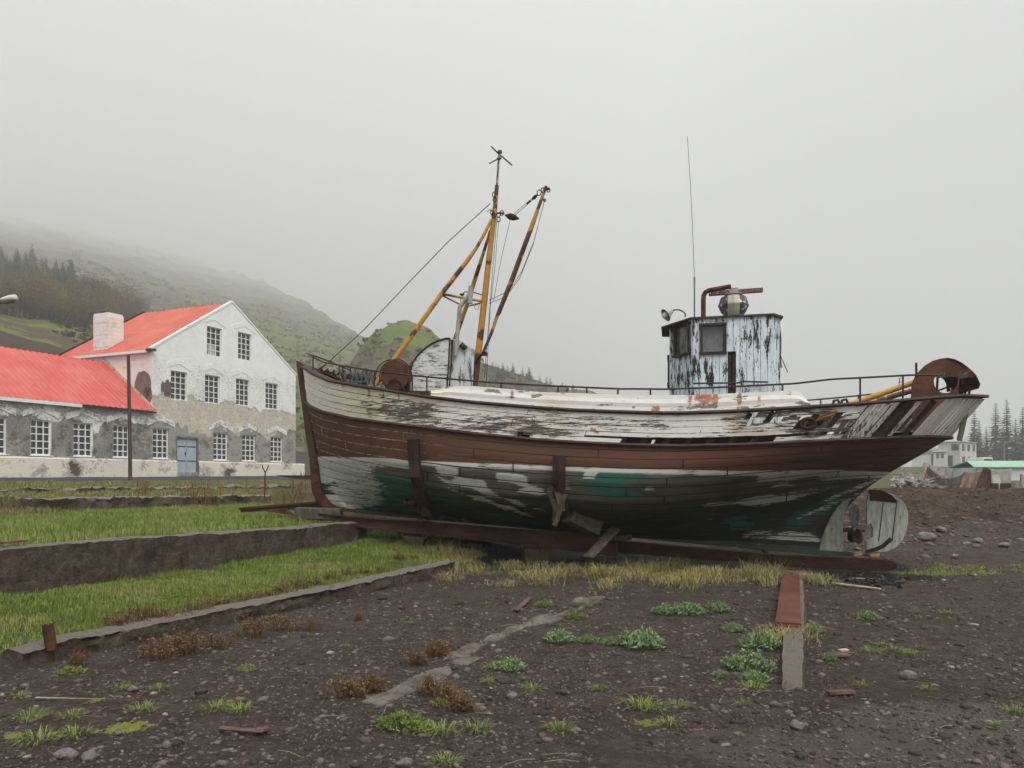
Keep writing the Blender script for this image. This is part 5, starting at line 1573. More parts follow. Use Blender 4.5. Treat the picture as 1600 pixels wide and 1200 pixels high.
gry = n.mix(n.ramp(b, 0.3, 0.7), (0.21, 0.205, 0.19), (0.37, 0.36, 0.335))
gry = n.mix(n.ramp(a, 0.5, 0.58), gry, (0.17, 0.155, 0.135))
gry = n.mix(n.ramp(c, 0.66, 0.72), gry, (0.45, 0.44, 0.41))
f = n.math('ADD', n.math('MULTIPLY', n.attr('flake'), 0.62), n.math('ADD', n.math('MULTIPLY', n.math('SUBTRACT', b, 0.5), 1.1), n.math('MULTIPLY', n.math('SUBTRACT', c, 0.5), 0.7)))
col = n.mix(n.ramp(f, 0.40, 0.46), wht, und)
flk = n.math('MULTIPLY', n.ramp(n.math('ADD', f, n.math('MULTIPLY', n.math('SUBTRACT', c, 0.5), 0.9)), 0.33, 0.40), n.ramp(f, 0.43, 0.38))
col = n.mix(n.math('MULTIPLY', flk, 0.85), col, (0.20, 0.19, 0.175))
gk = n.math('ADD', n.attr('grey'), n.math('MULTIPLY', n.math('SUBTRACT', b, 0.5), 0.9))
col = n.mix(n.ramp(gk, 0.48, 0.54), col, gry)
col = n.mix(n.ramp(n.math('ADD', n.attr('hole'), n.math('MULTIPLY', n.math('SUBTRACT', c, 0.5), 0.25)), 0.48, 0.54), col, n.mix(b, (0.09, 0.07, 0.06), (0.17, 0.14, 0.125)))
n.bump(n.math('ADD', n.math('MULTIPLY', n.ramp(f, 0.40, 0.46), -1), b), 0.03)
M_plaster = n.done(col, 0.9, 0, 0.2)
wall = fm.build('wall', M_plaster, house, attrs=fa)
M_pink = flaky('pinkish_plaster', (0.72, 0.66, 0.63), (0.76, 0.74, 0.72), (0.30, 0.26, 0.23), (0.45, 0.38, 0.34), 0.63, (1, 1, 1), 1.6, rustiness=0.05, third=(0.68, 0.57, 0.54))
m = MB()
def vquad(m, x0, y0, x1, y1, z0, za, zb): m.add([(x0, y0, z0), (x1, y1, z0), (x1, y1, zb), (x0, y0, za)], [(0, 1, 2, 3)])
for k in range(20):
    y0, y1 = WDEP * k / 20, WDEP * (k + 1) / 20
    vquad(m, 0.0, y1, 0.0, y0, 0.0, ZE, ZE)
vquad(m, WX1, 0, WX1, WDEP, 0, ZE, ZE)
m.add([(0, WDEP, 0), (WX1, WDEP, 0), (WX1, WDEP, ZE), (6.25, WDEP, ZA), (0, WDEP, ZE)], [(4, 3, 2, 1, 0)])
vquad(m, WX0, WDEP, WX0, 0, 0, ZW, ZW); vquad(m, 0, WDEP, WX0, WDEP, 0, ZW, ZW)
m.add([(WX0, 0, ZW), (WX0, WDEP / 2, ZR), (WX0, WDEP, ZW)], [(0, 1, 2)])
m.build('side_wall', M_pink, house)
m = MB()                                                  # bare patches on the side wall
for cx_, cz, rx, rz in ((0.75, 7.0, 0.7, 0.9), (0.35, 6.4, 0.35, 0.55)):
    P = [(-0.012, cx_ + rx * math.cos(R(t)) * (1 + .35 * fbm(t * .03, cx_, 1)), cz - HZ + rz * math.sin(R(t)) * (1 + .3 * fbm(t * .03, 5, cx_))) for t in range(0, 360, 20)]
    m.prism([Vector(p) for p in P][::-1], (0.02, 0, 0))
m.build('bare_patch', mottled('bare_concrete', (0.13, 0.11, 0.095), (0.2, 0.17, 0.15), 3, 0.9), house)
# plinth, wearing off in places
m = MB()
for x0, x1 in ((WX0, DOOR[0] - 0.05), (DOOR[1] + 0.05, WX1 + 0.9)):
    N_ = int((x1 - x0) / 0.3)
    m.grid(lambda i, j: (x0 + (x1 - x0) * i / N_, (-0.07, -0.09, -0.05, 0.02)[j] + 0.02 * fbm(i * .3, j, 1), (0.0, ZP - 0.05, ZP, ZP + 0.02)[j]), N_ + 1, 4)
n = NT('plinth_plaster')
co = n.co((1, 1, 1.3))
a = n.noise(0.55, 7, 0.65, co); b = n.noise(8, 8, 0.75, co)
cr_ = n.mix(n.ramp(b, 0.35, 0.7), (0.68, 0.64, 0.53), (0.58, 0.55, 0.47))
cr_ = n.mix(n.ramp(n.math('ADD', a, n.math('MULTIPLY', n.math('SUBTRACT', b, .5), .4)), 0.53, 0.56), cr_, n.mix(b, (0.22, 0.2, 0.17), (0.5, 0.46, 0.4)))
cr_ = n.mix(n.ramp(a, 0.61, 0.625), cr_, (0.09, 0.075, 0.062))
cr_ = n.mix(n.ramp(a, 0.36, 0.33), cr_, (0.55, 0.40, 0.16))
m.build('plinth', n.done(cr_, 0.9), house)
# pediment lintels
for i, (a, b, c, d) in enumerate(HOLES):
    m = MB()
    ov = 0.42 if i < 8 else 0.36
    mid = (a + b) / 2; h_ = 0.33 if i < 8 else 0.30
    zl = d + 0.10; rise = 0.36
    for s0, s1 in ((a - ov, mid), (mid, b + ov)):
        z0 = zl if s0 < a else zl + rise; z1 = zl + rise if s1 < b else zl
        pr_ = 0.03 if i < 8 else 0.018
        m.prism([Vector((s0, -pr_, z0)), Vector((s1, -pr_, z1)), Vector((s1, -pr_, z1 + h_)), Vector((s0, -pr_, z0 + h_))], (0, pr_ + 0.01, 0))
    m.build('lintel', M_lintel if i and i < 8 else M_plaster if i else (globals().setdefault('M_lintel', flaky('lintel_paint', (0.74, 0.74, 0.71), (0.68, 0.67, 0.63), (0.24, 0.23, 0.21), (0.42, 0.40, 0.36), 0.525, (1, 1, 1), 2.5, rustiness=0.0))), house, attrs={'flake': [0.2] * len(m.v)})
# windows
n = NT('dark_window_glass')
k = n.noise(0.7, 3, 0.5)
n.b.inputs['IOR'].default_value = 1.5
M_hglass = n.done(n.mix(n.ramp(k, 0.4, 0.6), (0.028, 0.028, 0.032), (0.062, 0.062, 0.07)), 0.15, 0, 0.5)
M_sash = mottled('white_sash', (0.66, 0.66, 0.64), (0.76, 0.76, 0.74), 9, 0.6)
for i, (a, b, c, d) in enumerate(HOLES):
    m = MB(); y = 0.12
    fw = 0.075 if i < 8 else 0.05
    yb2 = y
    for x in (a + fw / 2, b - fw / 2): m.box((x, y, (c + d) / 2), (fw, 0.06, d - c))
    for z in (c + fw / 2, d - fw / 2): m.box(((a + b) / 2, y, z), (b - a - 2 * fw, 0.06, fw))
    if i < 8: m.box(((a + b) / 2, 0.045, c - 0.02), (b - a + 0.14, 0.2, 0.05))
    for k in (1, 2): m.box((a + (b - a) * k / 3, y, (c + d) / 2), (0.055, 0.04, d - c - 2 * fw))
    for r in range(1, 5):
        for k in range(3):
            x0, x1 = a + (b - a) * k / 3 + 0.028, a + (b - a) * (k + 1) / 3 - 0.028
            m.box(((x0 + x1) / 2, y, c + (d - c) * r / 5), (x1 - x0, 0.04, 0.055 if i < 8 else 0.045))
    fr_ = m.build('window', M_sash, house)
    MB().add([(a, y + 0.04, c), (b, y + 0.04, c), (b, y + 0.04, d), (a, y + 0.04, d)], [(0, 1, 2, 3)]).build('pane', M_hglass, fr_)
    if i == 12:
        MB().box((a + (b - a) * 0.42, y + 0.02, c + (d - c) * 0.2), ((b - a) * 0.55, 0.02, (d - c) * 0.38)).build('boarding', mottled('grey_board', (0.35, 0.34, 0.33), (0.45, 0.44, 0.43), 6), fr_)
m = MB()
a, b, c, d = DOOR
M_door = mottled('grey_blue_door', (0.30, 0.34, 0.38), (0.38, 0.42, 0.46), 3, 0.7, (2, 2, 0.6), 0.003, c3=(0.24, 0.26, 0.28))
dr_ = None
for x0, x1 in ((a, (a + b) / 2 - 0.015), ((a + b) / 2 + 0.015, b)):
    m = MB().box(((x0 + x1) / 2, 0.13, (c + d) / 2), (x1 - x0, 0.06, d - c))
    q = m.build('door', M_door, house)
    for z in (c + 0.7, d - 0.5): MB().box(((x0 + x1) / 2, 0.092, z), (x1 - x0 - 0.1, 0.02, 0.05)).build('strap_hinge', M_tar, q)
    if x0 == a: MB().box((x1 - 0.05, 0.085, (c + d) / 2 + .1), (0.05, 0.05, 0.2)).build('handle', M_tar, q)
m = MB()
m.box((a - 0.05, 0.1, (c + d) / 2), (0.1, 0.2, d - c)); m.box((b + 0.05, 0.1, (c + d) / 2), (0.1, 0.2, d - c)); m.box(((a + b) / 2, 0.1, d + 0.05), (b - a + 0.2, 0.2, 0.1))
m.build('door_frame', mottled('grey_frame', (0.2, 0.21, 0.21), (0.3, 0.3, 0.3), 5), house)
# roofs of corrugated iron
def corrugated(p00, p10, p01, p11, pitch=0.34, amp=0.026, nv=14):
    "sheet from eave p00..p10 up to ridge p01..p11"
    m = MB(); N_ = int((p10 - p00).length / pitch * 4)
    nn = (p10 - p00).cross(p01 - p00).normalized()
    def P(i, j):
        f, g_ = i / N_, j / (nv - 1)
        q = p00.lerp(p10, f).lerp(p01.lerp(p11, f), g_)
        lap = 0.012 * ((g_ * 4) % 1.0)
        return tuple(q + nn * (amp * math.sin(math.pi * i / 2) + lap))
    m.grid(P, N_ + 1, nv)
    return m
def roofmat(name, c1, c2, c3):
    n = NT(name)
    co = n.co()
    a = n.noise(0.7, 8, 0.65, co); b = n.noise(6, 6, 0.7, n.co((1, 0.35, 0.35)))
    col = n.mix(n.ramp(a, 0.35, 0.65), c1, c2)
    col = n.mix(n.ramp(b, 0.5, 0.72, 0, 0.75), col, c3)
    st2 = n.noise(1.6, 7, 0.75, n.co((1.6, 0.18, 0.18)))
    col = n.mix(n.ramp(st2, 0.56, 0.70, 0, 0.5), col, tuple(min(1, v * 1.15 + .05) for v in c2))
    col = n.mix(n.ramp(n.noise(1.1, 9, 0.8, n.co((1, .4, .4))), 0.64, 0.70, 0, .7), col, (0.20, 0.055, 0.035))
    return n.done(col, 0.55, 0, 0.3)
V = Vector
M_roof1 = roofmat('orange_red_roof', (0.44, 0.080, 0.046), (0.50, 0.125, 0.085), (0.27, 0.065, 0.045))
M_roof2 = roofmat('pink_red_roof', (0.45, 0.068, 0.054), (0.50, 0.110, 0.092), (0.31, 0.048, 0.044))
y0, y1 = 0.16, WDEP + 0.25
rf = corrugated(V((-0.22, y1, ZE - 0.10)), V((-0.22, y0, ZE - 0.10)), V((6.25, y1, ZA + 0.02)), V((6.25, y0, ZA + 0.02))).build('roof', M_roof1, house, smooth=2)
corrugated(V((WX1 + 0.22, y0, ZE - 0.10)), V((WX1 + 0.22, y1, ZE - 0.10)), V((6.25, y0, ZA + 0.02)), V((6.25, y1, ZA + 0.02))).build('roof', M_roof1, house, smooth=2)
m = MB(); 
for xa, za, xb, zb in ((-0.25, ZE - 0.1, 6.25, ZA + 0.04), (WX1 + 0.25, ZE - 0.1, 6.25, ZA + 0.04)):
    m.bar((xa, y1 + 0.03, za), (xb, y1 + 0.03, zb), 0.08, 0.22)
m.build('verge_board', M_tar, rf)
m = MB()
for xa, za, xb, zb in ((-0.1, ZE - 0.02, 6.25, ZA + 0.06), (WX1 + 0.1, ZE - 0.02, 6.25, ZA + 0.06)):
    m.bar((xa, 0.07, za), (xb, 0.07, zb), 0.22, 0.10)
m.build('gable_coping', M_plaster, house, attrs={'flake': [0.1] * len(m.v)})
m = MB().bar((-0.2, y0, ZE - 0.18), (-0.2, y1, ZE - 0.18), 0.06, 0.16); m.build('eaves_board', M_sash, house)
m = MB().bar((0.05, -0.25, ZE - 0.12), (-0.25, 0.2, ZE - 0.12), 0.2, 0.12); m.build('gutter_end', M_tar, house)
corrugated(V((WX0 - 0.2, -0.28, ZW - 0.14)), V((0.12, -0.28, ZW - 0.14)), V((WX0 - 0.2, WDEP / 2, ZR)), V((-0.02, WDEP / 2, ZR))).build('wing_roof', M_roof2, house, smooth=2)
corrugated(V((-0.02, WDEP + 0.28, ZW - 0.14)), V((WX0 - 0.2, WDEP + 0.28, ZW - 0.14)), V((-0.02, WDEP / 2, ZR)), V((WX0 - 0.2, WDEP / 2, ZR))).build('wing_roof', M_roof2, house, smooth=2)
xf_ = HF(123, 633).x
m = MB().bar((WX0 - 0.2, -0.27, ZW - 0.23), (xf_, -0.27, ZW - 0.23), 0.04, 0.17); m.build('fascia', M_sash, house)
m = MB().bar((xf_, -0.25, ZW - 0.22), (0.1, -0.25, ZW - 0.22), 0.04, 0.10); m.build('fascia', M_tar, house)
m = MB().bar((-0.03, -0.2, ZW - 0.02), (-0.03, WDEP / 2, ZR + 0.12), 0.05, 0.16); m.build('flashing', flaky('ochre_flashing', (0.5, 0.36, 0.2), (0.62, 0.5, 0.36), (0.2, 0.1, 0.06), (0.3, 0.2, 0.12), 0.6, (1, 1, 1), 3, rustiness=0.2), house)
m = MB()
zc0, zc1 = 8.6 - HZ, 11.6 - HZ
N_ = 12
for k in range(N_):
    z0, z1 = zc0 + (zc1 - zc0) * k / N_, zc0 + (zc1 - zc0) * (k + 1) / N_
    e = rnd.uniform(-.012, .012)
    m.box((0.95 + e, 4.85, (z0 + z1) / 2), (1.06, 1.34, z1 - z0 - 0.008))
m.box((0.95, 4.85, zc1 + 0.05), (1.0, 1.28, 0.1))
ch = m.build('chimney', flaky('chimney_whitewash', (0.72, 0.68, 0.63), (0.76, 0.73, 0.69), (0.25, 0.20, 0.17), (0.45, 0.37, 0.33), 0.63, (1, 1, 1), 2.2, rustiness=0.05, third=(0.68, 0.58, 0.52)), house)
m = MB().lathe([(0.12, 0), (0.12, 0.16), (0.09, 0.16), (0.09, 0.02)], 12, org=(0.75, 5.1, zc1 + 0.1)); m.build('chimney_pot', M_tar, ch)

# ---- poles and small irons about the house
def groundz_at(v): return ground_z(v.x, v.y)
p = W(203, 700, 40.5); z = ground_z(p.x, p.y)
m = MB().tube([(p.x + 0.02, p.y, z - 0.3), (p.x, p.y, z + 2), (p.x - 0.08, p.y, W(203, 555, 40.5).z)], [0.10, 0.095, 0.085], 10)
lone(m, 'utility_pole', mottled('pole_wood', (0.040, 0.030, 0.025), (0.075, 0.058, 0.048), 3, 0.9, (4, 4, 0.4)), 'plain brown wooden pole standing before the corner of the white house', 'pole')
p = W(413, 752, 24.0); z = ground_z(p.x, p.y)
iy = empty('iron_fork', (p.x, p.y, z), 0, 'thin rusty iron stake with a forked top in front of the white house', 'stake')
h_ = W(413, 737, 24).z - z
m = MB().tube([(0, 0, -0.1), (0.03, 0, h_)], 0.022, 6); m.build('stake', M_rust, iy)
m = MB()
for s in (-1, 1): m.tube([(0.03, 0, h_ - 0.02), (0.03 + s * 0.07, 0, h_ + 0.10), (0.03 + s * 0.10, 0, h_ + 0.20)], 0.018, 6)
m.build('fork', M_tar, iy)
lp = W(-42, 700, 26.0); z = ground_z(lp.x, lp.y)
lamp = empty('street_lamp', (lp.x, lp.y, z), 0, 'old street lamp reaching into the view above the red wing roof', 'street lamp')
hx = W(14, 468, 26.0) - Vector((lp.x, lp.y, z))
m = MB().tube([(0, 0, -0.3), (0, 0, hx.z - 1.0), (0.15, 0, hx.z - 0.55), (hx.x - 0.25, hx.y, hx.z - 0.10)], [0.07, 0.055, 0.04, 0.03], 8)
m.build('post', M_tar, lamp, smooth=True)
m = MB().lathe([(0.03, -0.32), (0.09, -0.22), (0.13, 0.05), (0.12, 0.24), (0.04, 0.29)], 12, Vector((1, 0, 0.18)).normalized(), hx)
m.v = [(a, b, hx.z + 0.012 + max(-0.03, c - hx.z)) for a, b, c in m.v]
hd = m.build('lamp_head', mottled('lamp_cover', (0.5, 0.47, 0.42), (0.6, 0.57, 0.52), 8), lamp, smooth=True)
m = MB().lathe([(0.05, -0.2), (0.10, -0.15), (0.105, 0.2), (0.05, 0.24)], 12, Vector((1, 0, 0.18)).normalized(), hx + Vector((0, 0, -0.035)))
m.build('lamp_lens', mottled('brown_lens', (0.16, 0.11, 0.08), (0.22, 0.15, 0.11), 8, 0.3), hd, smooth=True)
# ================================================================== TREES
def leafmat(name, c1, c2, c3=None, rough=0.8, sss=0.0):
    n = NT(name)
    k = n.attr('tone')
    col = n.mix(k, c1, c2)
    if name.endswith('grass'): col = n.mix(n.ramp(k, 0.90, 0.97), col, (0.30, 0.24, 0.11))
    if c3 is not None: col = n.mix(n.ramp(n.noise(0.8, 4, 0.6), 0.5, 0.65), col, c3)
    col = n.mix(n.math('MULTIPLY', n.rand(), 0.35), col, tuple(v * 0.6 for v in c1))
    return n.done(col, rough, 0, 0.2)
M_bark = mottled('bark', (0.040, 0.032, 0.027), (0.085, 0.070, 0.060), 5, 0.95, (3, 3, 0.5))
M_needle = leafmat('spruce_needles', (0.034, 0.044, 0.034), (0.068, 0.080, 0.058))
M_pineleaf = leafmat('pine_needles', (0.014, 0.034, 0.020), (0.036, 0.066, 0.034))
M_twig = leafmat('budding_twigs', (0.125, 0.088, 0.050), (0.20, 0.160, 0.078), (0.165, 0.13, 0.07))
M_leaf = leafmat('young_leaves', (0.15, 0.17, 0.035), (0.24, 0.25, 0.075))
def tri_cloud(m, tone, c, d, ln, wd, r):
    "one small leaf or spray from c towards d"
    d = d.normalized()
    s = d.cross(Vector((r.uniform(-1, 1), r.uniform(-1, 1), r.uniform(-1, 1))))
    if s.length < 1e-4: return
    s.normalize()
    m.add([c - s * wd * .3, c + d * ln * .5 - s * wd * .5, c + d * ln, c + d * ln * .5 + s * wd * .5], [(0, 1, 2, 3)])
    t = r.random(); tone += [t] * 4
def conifer(h, spread, seed, dens=1.0, name='spruce_tree', mat=None, bare=0.10, parent=None):
    r = random.Random(seed)
    e = parent
    MB().tube([(0, 0, -0.4), (0.02 * h * r.uniform(-.3, .3), 0, h * .5), (0, 0, h * .98)], [h * .018, h * .011, h * .002], 6).build('trunk', M_bark, e)
    m = MB(); tone = []
    z = h * bare
    while z < h * .985:
        f = z / h
        ln0 = spread * (1 - f) ** 0.95 * (0.7 + 0.3 * min(1, f / 0.25)) + 0.012 * h
        nb = max(4, int((7 if f < .8 else 5) * dens))
        a0 = r.uniform(0, 6.28)
        for b in range(nb):
            if r.random() < 0.13: continue
            a = a0 + 6.283 * b / nb + r.uniform(-.4, .4)
            zb = z + h * r.uniform(-.025, .025) * (1 - f)
            ln = ln0 * r.uniform(.6, 1.15)
            out = Vector((math.cos(a), math.sin(a), 0))
            st = max(3, int(ln / (spread * .14)))
            prev = Vector((0, 0, zb))
            for k in range(1, st + 1):
                t = k / st
                p = Vector((0, 0, zb)) + out * ln * t + Vector((0, 0, -0.30 * ln * t + 0.14 * ln * t * t))
                dd = (p - prev)
                w = 0.24 * ln0 * (1.15 - t) + 0.025 * spread
                for sgn in (-1, 1):
                    sd = Vector((-out.y, out.x, 0)) * sgn
                    for q in range(2):
                        c = prev.lerp(p, r.random())
                        tri_cloud(m, tone, c, out * .8 + sd * r.uniform(.3, 1) + Vector((0, 0, r.uniform(-.5, .15))), w * r.uniform(.8, 1.6), w * .55, r)
                tri_cloud(m, tone, prev, dd + Vector((0, 0, r.uniform(-.1, .05))), dd.length * 1.3, w * .5, r)
                prev = p
        z += h * 0.036 * r.uniform(.8, 1.2) / dens
    m.build('crown', mat or M_needle, e, attrs={'tone': tone})
    return e
def broadleaf(h, seed, mat, stems=3, leaves=520, parent=None, lsz=0.030, spread=0.32):
    r = random.Random(seed)
    tr = MB(); m = MB(); tone = []; tips = []
    def grow(p, d, ln, rad, lev):
        q = p; pts = [p]; rs = [rad]
        for k in range(3):
            d = (d + Vector((r.uniform(-.25, .25), r.uniform(-.25, .25), r.uniform(-.05, .2)))).normalized()
            q = q + d * ln / 3; pts.append(q); rs.append(rad * (1 - .22 * (k + 1)))
            if lev >= 1: tips.append((q, d))
        tr.tube(pts, rs, 4 if lev else 5, caps=False)
        if lev < 3:
            for k in range(r.randint(3, 4)):
                i = r.randint(1, 3)
                nd = (d + Vector((r.uniform(-1, 1), r.uniform(-1, 1), r.uniform(-.1, .9))) * .75).normalized()
                grow(pts[i], nd, ln * r.uniform(.5, .7), rs[i] * .6, lev + 1)
    for s in range(stems):
        a = r.uniform(0, 6.28)
        d = Vector((math.cos(a) * spread, math.sin(a) * spread, 1)).normalized()
        grow(Vector((math.cos(a) * .04 * h, math.sin(a) * .04 * h, -0.3)), d, h * r.uniform(.42, .55), h * .015, 0)
    for k in range(leaves):
        c, d = tips[r.randrange(len(tips))]
        c = c + Vector((r.gauss(0, 1), r.gauss(0, 1), r.gauss(0, 1))) * h * .035
        tri_cloud(m, tone, c, Vector((r.uniform(-1, 1), r.uniform(-1, 1), r.uniform(-.3, 1.2))), h * lsz * r.uniform(.7, 1.8), h * lsz * .38, r)
    tr.build('trunk', M_bark, parent)
    m.build('crown', mat, parent, attrs={'tone': tone})
    return parent
def plant_out(protos, spots, group):
    "spots: (position, scale, turn, which, label); the first use of a kind moves the original"
    used = set()
    for pos, s, rz, k, label in spots:
        p = protos[k]
        o = p if k not in used else copy_tree(p)
        used.add(k)
        o.location = pos; o.scale = (s, s, s * 1.0); o.rotation_euler = (0, 0, rz)
        tag(o, label, p['category'], group)
# the spruces beyond the houses on the right
rr = random.Random(31)
SP = [conifer(13, 3.1, 11 + k, 1.25, parent=empty('spruce_tree', label='-', cat='tree')) for k in range(3)]
spots = []
for i, (px, top, D, k, lab) in enumerate([(1522, 636, 168, 0, 'broad dark spruce behind the far two storey house'), (1556, 626, 172, 1, 'tall thin topped spruce left of the tallest one'), (1573, 621, 172, 2, 'tallest spruce of the misty row'), (1598, 632, 170, 1, 'tall spruce cut by the right edge of the view'), (1541, 664, 176, 2, 'short spruce between the broad one and the tall pair'), (1587, 651, 178, 0, 'shorter spruce filling the gap right of the tallest one'), (1612, 640, 165, 0, 'spruce just beyond the right edge'), (1530, 655, 180, 2, 'misty spruce half hidden behind the broad one'), (1565, 668, 182, 0, 'low spruce behind the tall pair')]):
    p = W(px, HY, D); z = ground_z(p.x, p.y, False)
    h_ = W(px, top, D).z - z
    spots.append(((p.x, p.y, z - 0.2), h_ / 13, rr.uniform(0, 6), k, lab))
plant_out(SP, spots, 'misty spruces beyond the houses')
# the wood on the mountainside behind the house
BL = [broadleaf(5, 40 + k, M_twig, 4 + k % 2, 1100, parent=empty('birch_tree', label='-', cat='tree')) for k in range(4)]
GL = [broadleaf(5, 60 + k, M_leaf, 3, 620, parent=empty('birch_tree', label='-', cat='tree')) for k in range(2)]
PN = [conifer(6, 2.5, 70 + k, 0.9, 'pine_tree', M_pineleaf, 0.06, parent=empty('pine_tree', label='-', cat='tree')) for k in range(3)]
def hill_spot(px, py0, d0, d1):
    "first place along the sight line column px where the hill shows at row py0"
    D = d0
    while D < d1:
        z = hill_z(px, D) + hill_noise(px, D)
        if HY - (z - CAMZ) / D * FPX <= py0: break
        D *= 1.01
    p = W(px, HY, D); p.z = hill_z(px, D) + hill_noise(px, D) - 0.1
    return p, D
spots, spg = [], []
for k in range(140):
    px = rr.uniform(-20, 224)
    base = interp(px, [(0, 492), (60, 500), (120, 515), (170, 520), (222, 512)]) - 22 * rr.random() ** 1.6
    p, D = hill_spot(px, base, 60, 260)
    hpx = rr.uniform(46, 76) * (1 - 0.35 * smooth(180, 222, px))
    s = hpx / FPX * D / 5
    if (px < 12 and rr.random() < .5) or (60 < px < 100 and rr.random() < .35) or rr.random() < .12: spg.append((p, s, rr.uniform(0, 6), k % 2, 'yellow green birch in fresh leaf standing among the brown ones'))
    else: spots.append((p, s, rr.uniform(0, 6), k % 4, 'bare brown birch with many thin stems in the wood above the red roofs'))
p, D = hill_spot(124, 412, 60, 900)
spg.append((p, 30 / FPX * D / 5, 1.0, 0, 'lone pale green tree on the slope just under the fog'))
plant_out(BL, spots, 'bare brown birches behind the house')
plant_out(GL, spg, 'birches in fresh leaf behind the house')
spots = []
for k in range(120):
    px = rr.uniform(-15, 216)
    base = interp(px, [(0, 462), (60, 466), (110, 474), (160, 490), (216, 516)]) + rr.choice((0, 0, 10)) - rr.random() ** 1.1 * interp(px, [(0, 66), (60, 42), (110, 26), (216, 4)])
    p, D = hill_spot(px, base, 60, 420)
    s = rr.uniform(28, 50) / FPX * D / 6 * (1 - 0.35 * (1 - smooth(395, 440, base)))
    spots.append((p, s, rr.uniform(0, 6), k % 3, 'dark green pine of the belt above the brown birches'))
for px, py in ((206, 516), (212, 512), (199, 505)):
    p, D = hill_spot(px, py, 60, 400)
    spots.append((p, 48 / FPX * D / 6, px, 1, 'dark green pine of the belt above the brown birches'))
plant_out(PN, spots, 'dark pines on the mountainside')
# conifers and scrub on the spur beyond the boat
def mound_spot(px, f):
    dc = crest(MND, px)[1]
    D = 75 + (dc - 75) * f
    p = W(px, HY, D); p.z = mound_z(px, D) + .5 * hill_noise(px, D) - 0.1
    return p, D
S2 = [conifer(6, 2.7, 90 + k, .7, 'spruce_tree', M_pineleaf, 0.05, parent=empty('spruce_tree', label='-', cat='tree')) for k in range(2)]
spots = []
for k in range(95):
    px = rr.uniform(765, 912)
    p, D = mound_spot(px, rr.uniform(.62, 1.0))
    spots.append((p, rr.uniform(14, 24) * (1 - 0.4 * smooth(820, 900, px)) / FPX * D / 6, rr.uniform(0, 6), k % 2, 'small misty conifer on the long spur beyond the boat'))
plant_out(S2, spots, 'misty conifers on the spur')
B2 = [broadleaf(4, 140 + k, M_twig, 4, 260, parent=empty('bare_shrub', label='-', cat='shrub'), lsz=.045, spread=.5) for k in range(2)]
spots = []
for k in range(80):
    px = rr.choice((rr.uniform(705, 830), rr.uniform(705, 790)))
    p, D = mound_spot(px, rr.uniform(.45, .98))
    spots.append((p, rr.uniform(10, 18) / FPX * D / 4, rr.uniform(0, 6), k % 2, 'leafless brown scrub on the spur behind the mast'))
plant_out(B2, spots, 'bare scrub on the spur')

# heather, scrub and boulders that roughen the slopes
r7 = random.Random(77); hx_ = MB(); ht_ = []
for k in range(5200):
    if k % 4:
        px = r7.uniform(100, 640); D = math.exp(r7.uniform(math.log(95), math.log(650)))
        if D > crest(HILL, px)[1]: continue
        z = hill_z(px, D) + hill_noise(px, D)
    else:
        px = r7.uniform(540, 900); dc = crest(MND, px)[1]; D = 75 + (dc - 75) * r7.uniform(.3, 1.0)
        z = mound_z(px, D) + .5 * hill_noise(px, D)
    if mnoise.noise(Vector((px * .03, D * .02, 3))) < r7.uniform(-.5, .2): continue
    p = W(px, HY, D); p.z = z; t = r7.random(); s = r7.uniform(.25, .8) * (1 + D / 400)
    for j in range(5):
        a = Vector((r7.gauss(0, 1), r7.gauss(0, 1), r7.uniform(.2, 1.2))).normalized()
        tri_cloud(hx_, ht_, p + Vector((r7.gauss(0, s * .4), r7.gauss(0, s * .4), -.1)), a, s * 1.2, s * .9, r7)
    ht_[-20:] = [t] * 20
hx_ = hx_.build('heather', leafmat('heather', (0.070, 0.055, 0.030), (0.150, 0.165, 0.045)), attrs={'tone': ht_})
tag(hx_, 'tufts of heather and rough grass dotting the slopes', 'heather', kind='stuff')

# ================================================================== RIGHT: houses, shed, scrap
M_fwall = mottled('pale_render', (0.50, 0.49, 0.45), (0.58, 0.57, 0.53), 0.5, 0.9)
M_fwhite = mottled('white_cladding', (0.66, 0.66, 0.63), (0.72, 0.72, 0.70), 0.5, 0.8)
M_fgreen = mottled('pale_green_roof', (0.24, 0.40, 0.29), (0.30, 0.46, 0.35), 0.4, 0.6)
M_fdark = mottled('dark_opening', (0.05, 0.052, 0.058), (0.085, 0.088, 0.095), 0.8, 0.3)
M_fgrey = mottled('grey_roofing', (0.20, 0.21, 0.22), (0.28, 0.29, 0.30), 0.5, 0.7)
HD_ = 160.0
fo_ = W(1500, 730, HD_)
fz = ground_z(fo_.x, fo_.y, False)
fh = empty('far_house', (fo_.x, fo_.y, fz), R(-52), 'misty two storey pale house with a garage wing seen under the stern', 'house')
u_ = HD_ / FPX
def fp(px): return (px - 1500) * u_
def fzz(py): return CAMZ + (HY - py) * u_ - fz
m = MB().box((-0.8, 3.2, fzz(691) / 2 - 0.5), (5.4, 6.4, fzz(691) + 1.0)); m.v = [(a - 0.3, b, c) for a, b, c in m.v]
m = MB().box((-2.2, 4.2, fzz(691) / 2 - 0.5), (4.4, 8.0, fzz(691) + 1.0)); m.build('wall', M_fwall, fh)
m = MB().box((-2.2, 4.2, fzz(690.5) + 0.08), (4.9, 8.5, 0.22), taper=0.97); m.build('roof', M_fgrey, fh)
for x0, x1, y0, y1 in ((1487, 1497.5, 694, 703.5), (1482, 1489, 711, 728)):
    MB().box(((fp(x0) + fp(x1)) / 2, 0.18, (fzz(y0) + fzz(y1)) / 2), (fp(x1) - fp(x0), 0.12, fzz(y0) - fzz(y1))).build('window' if y1 < 710 else 'door', M_fdark, fh)
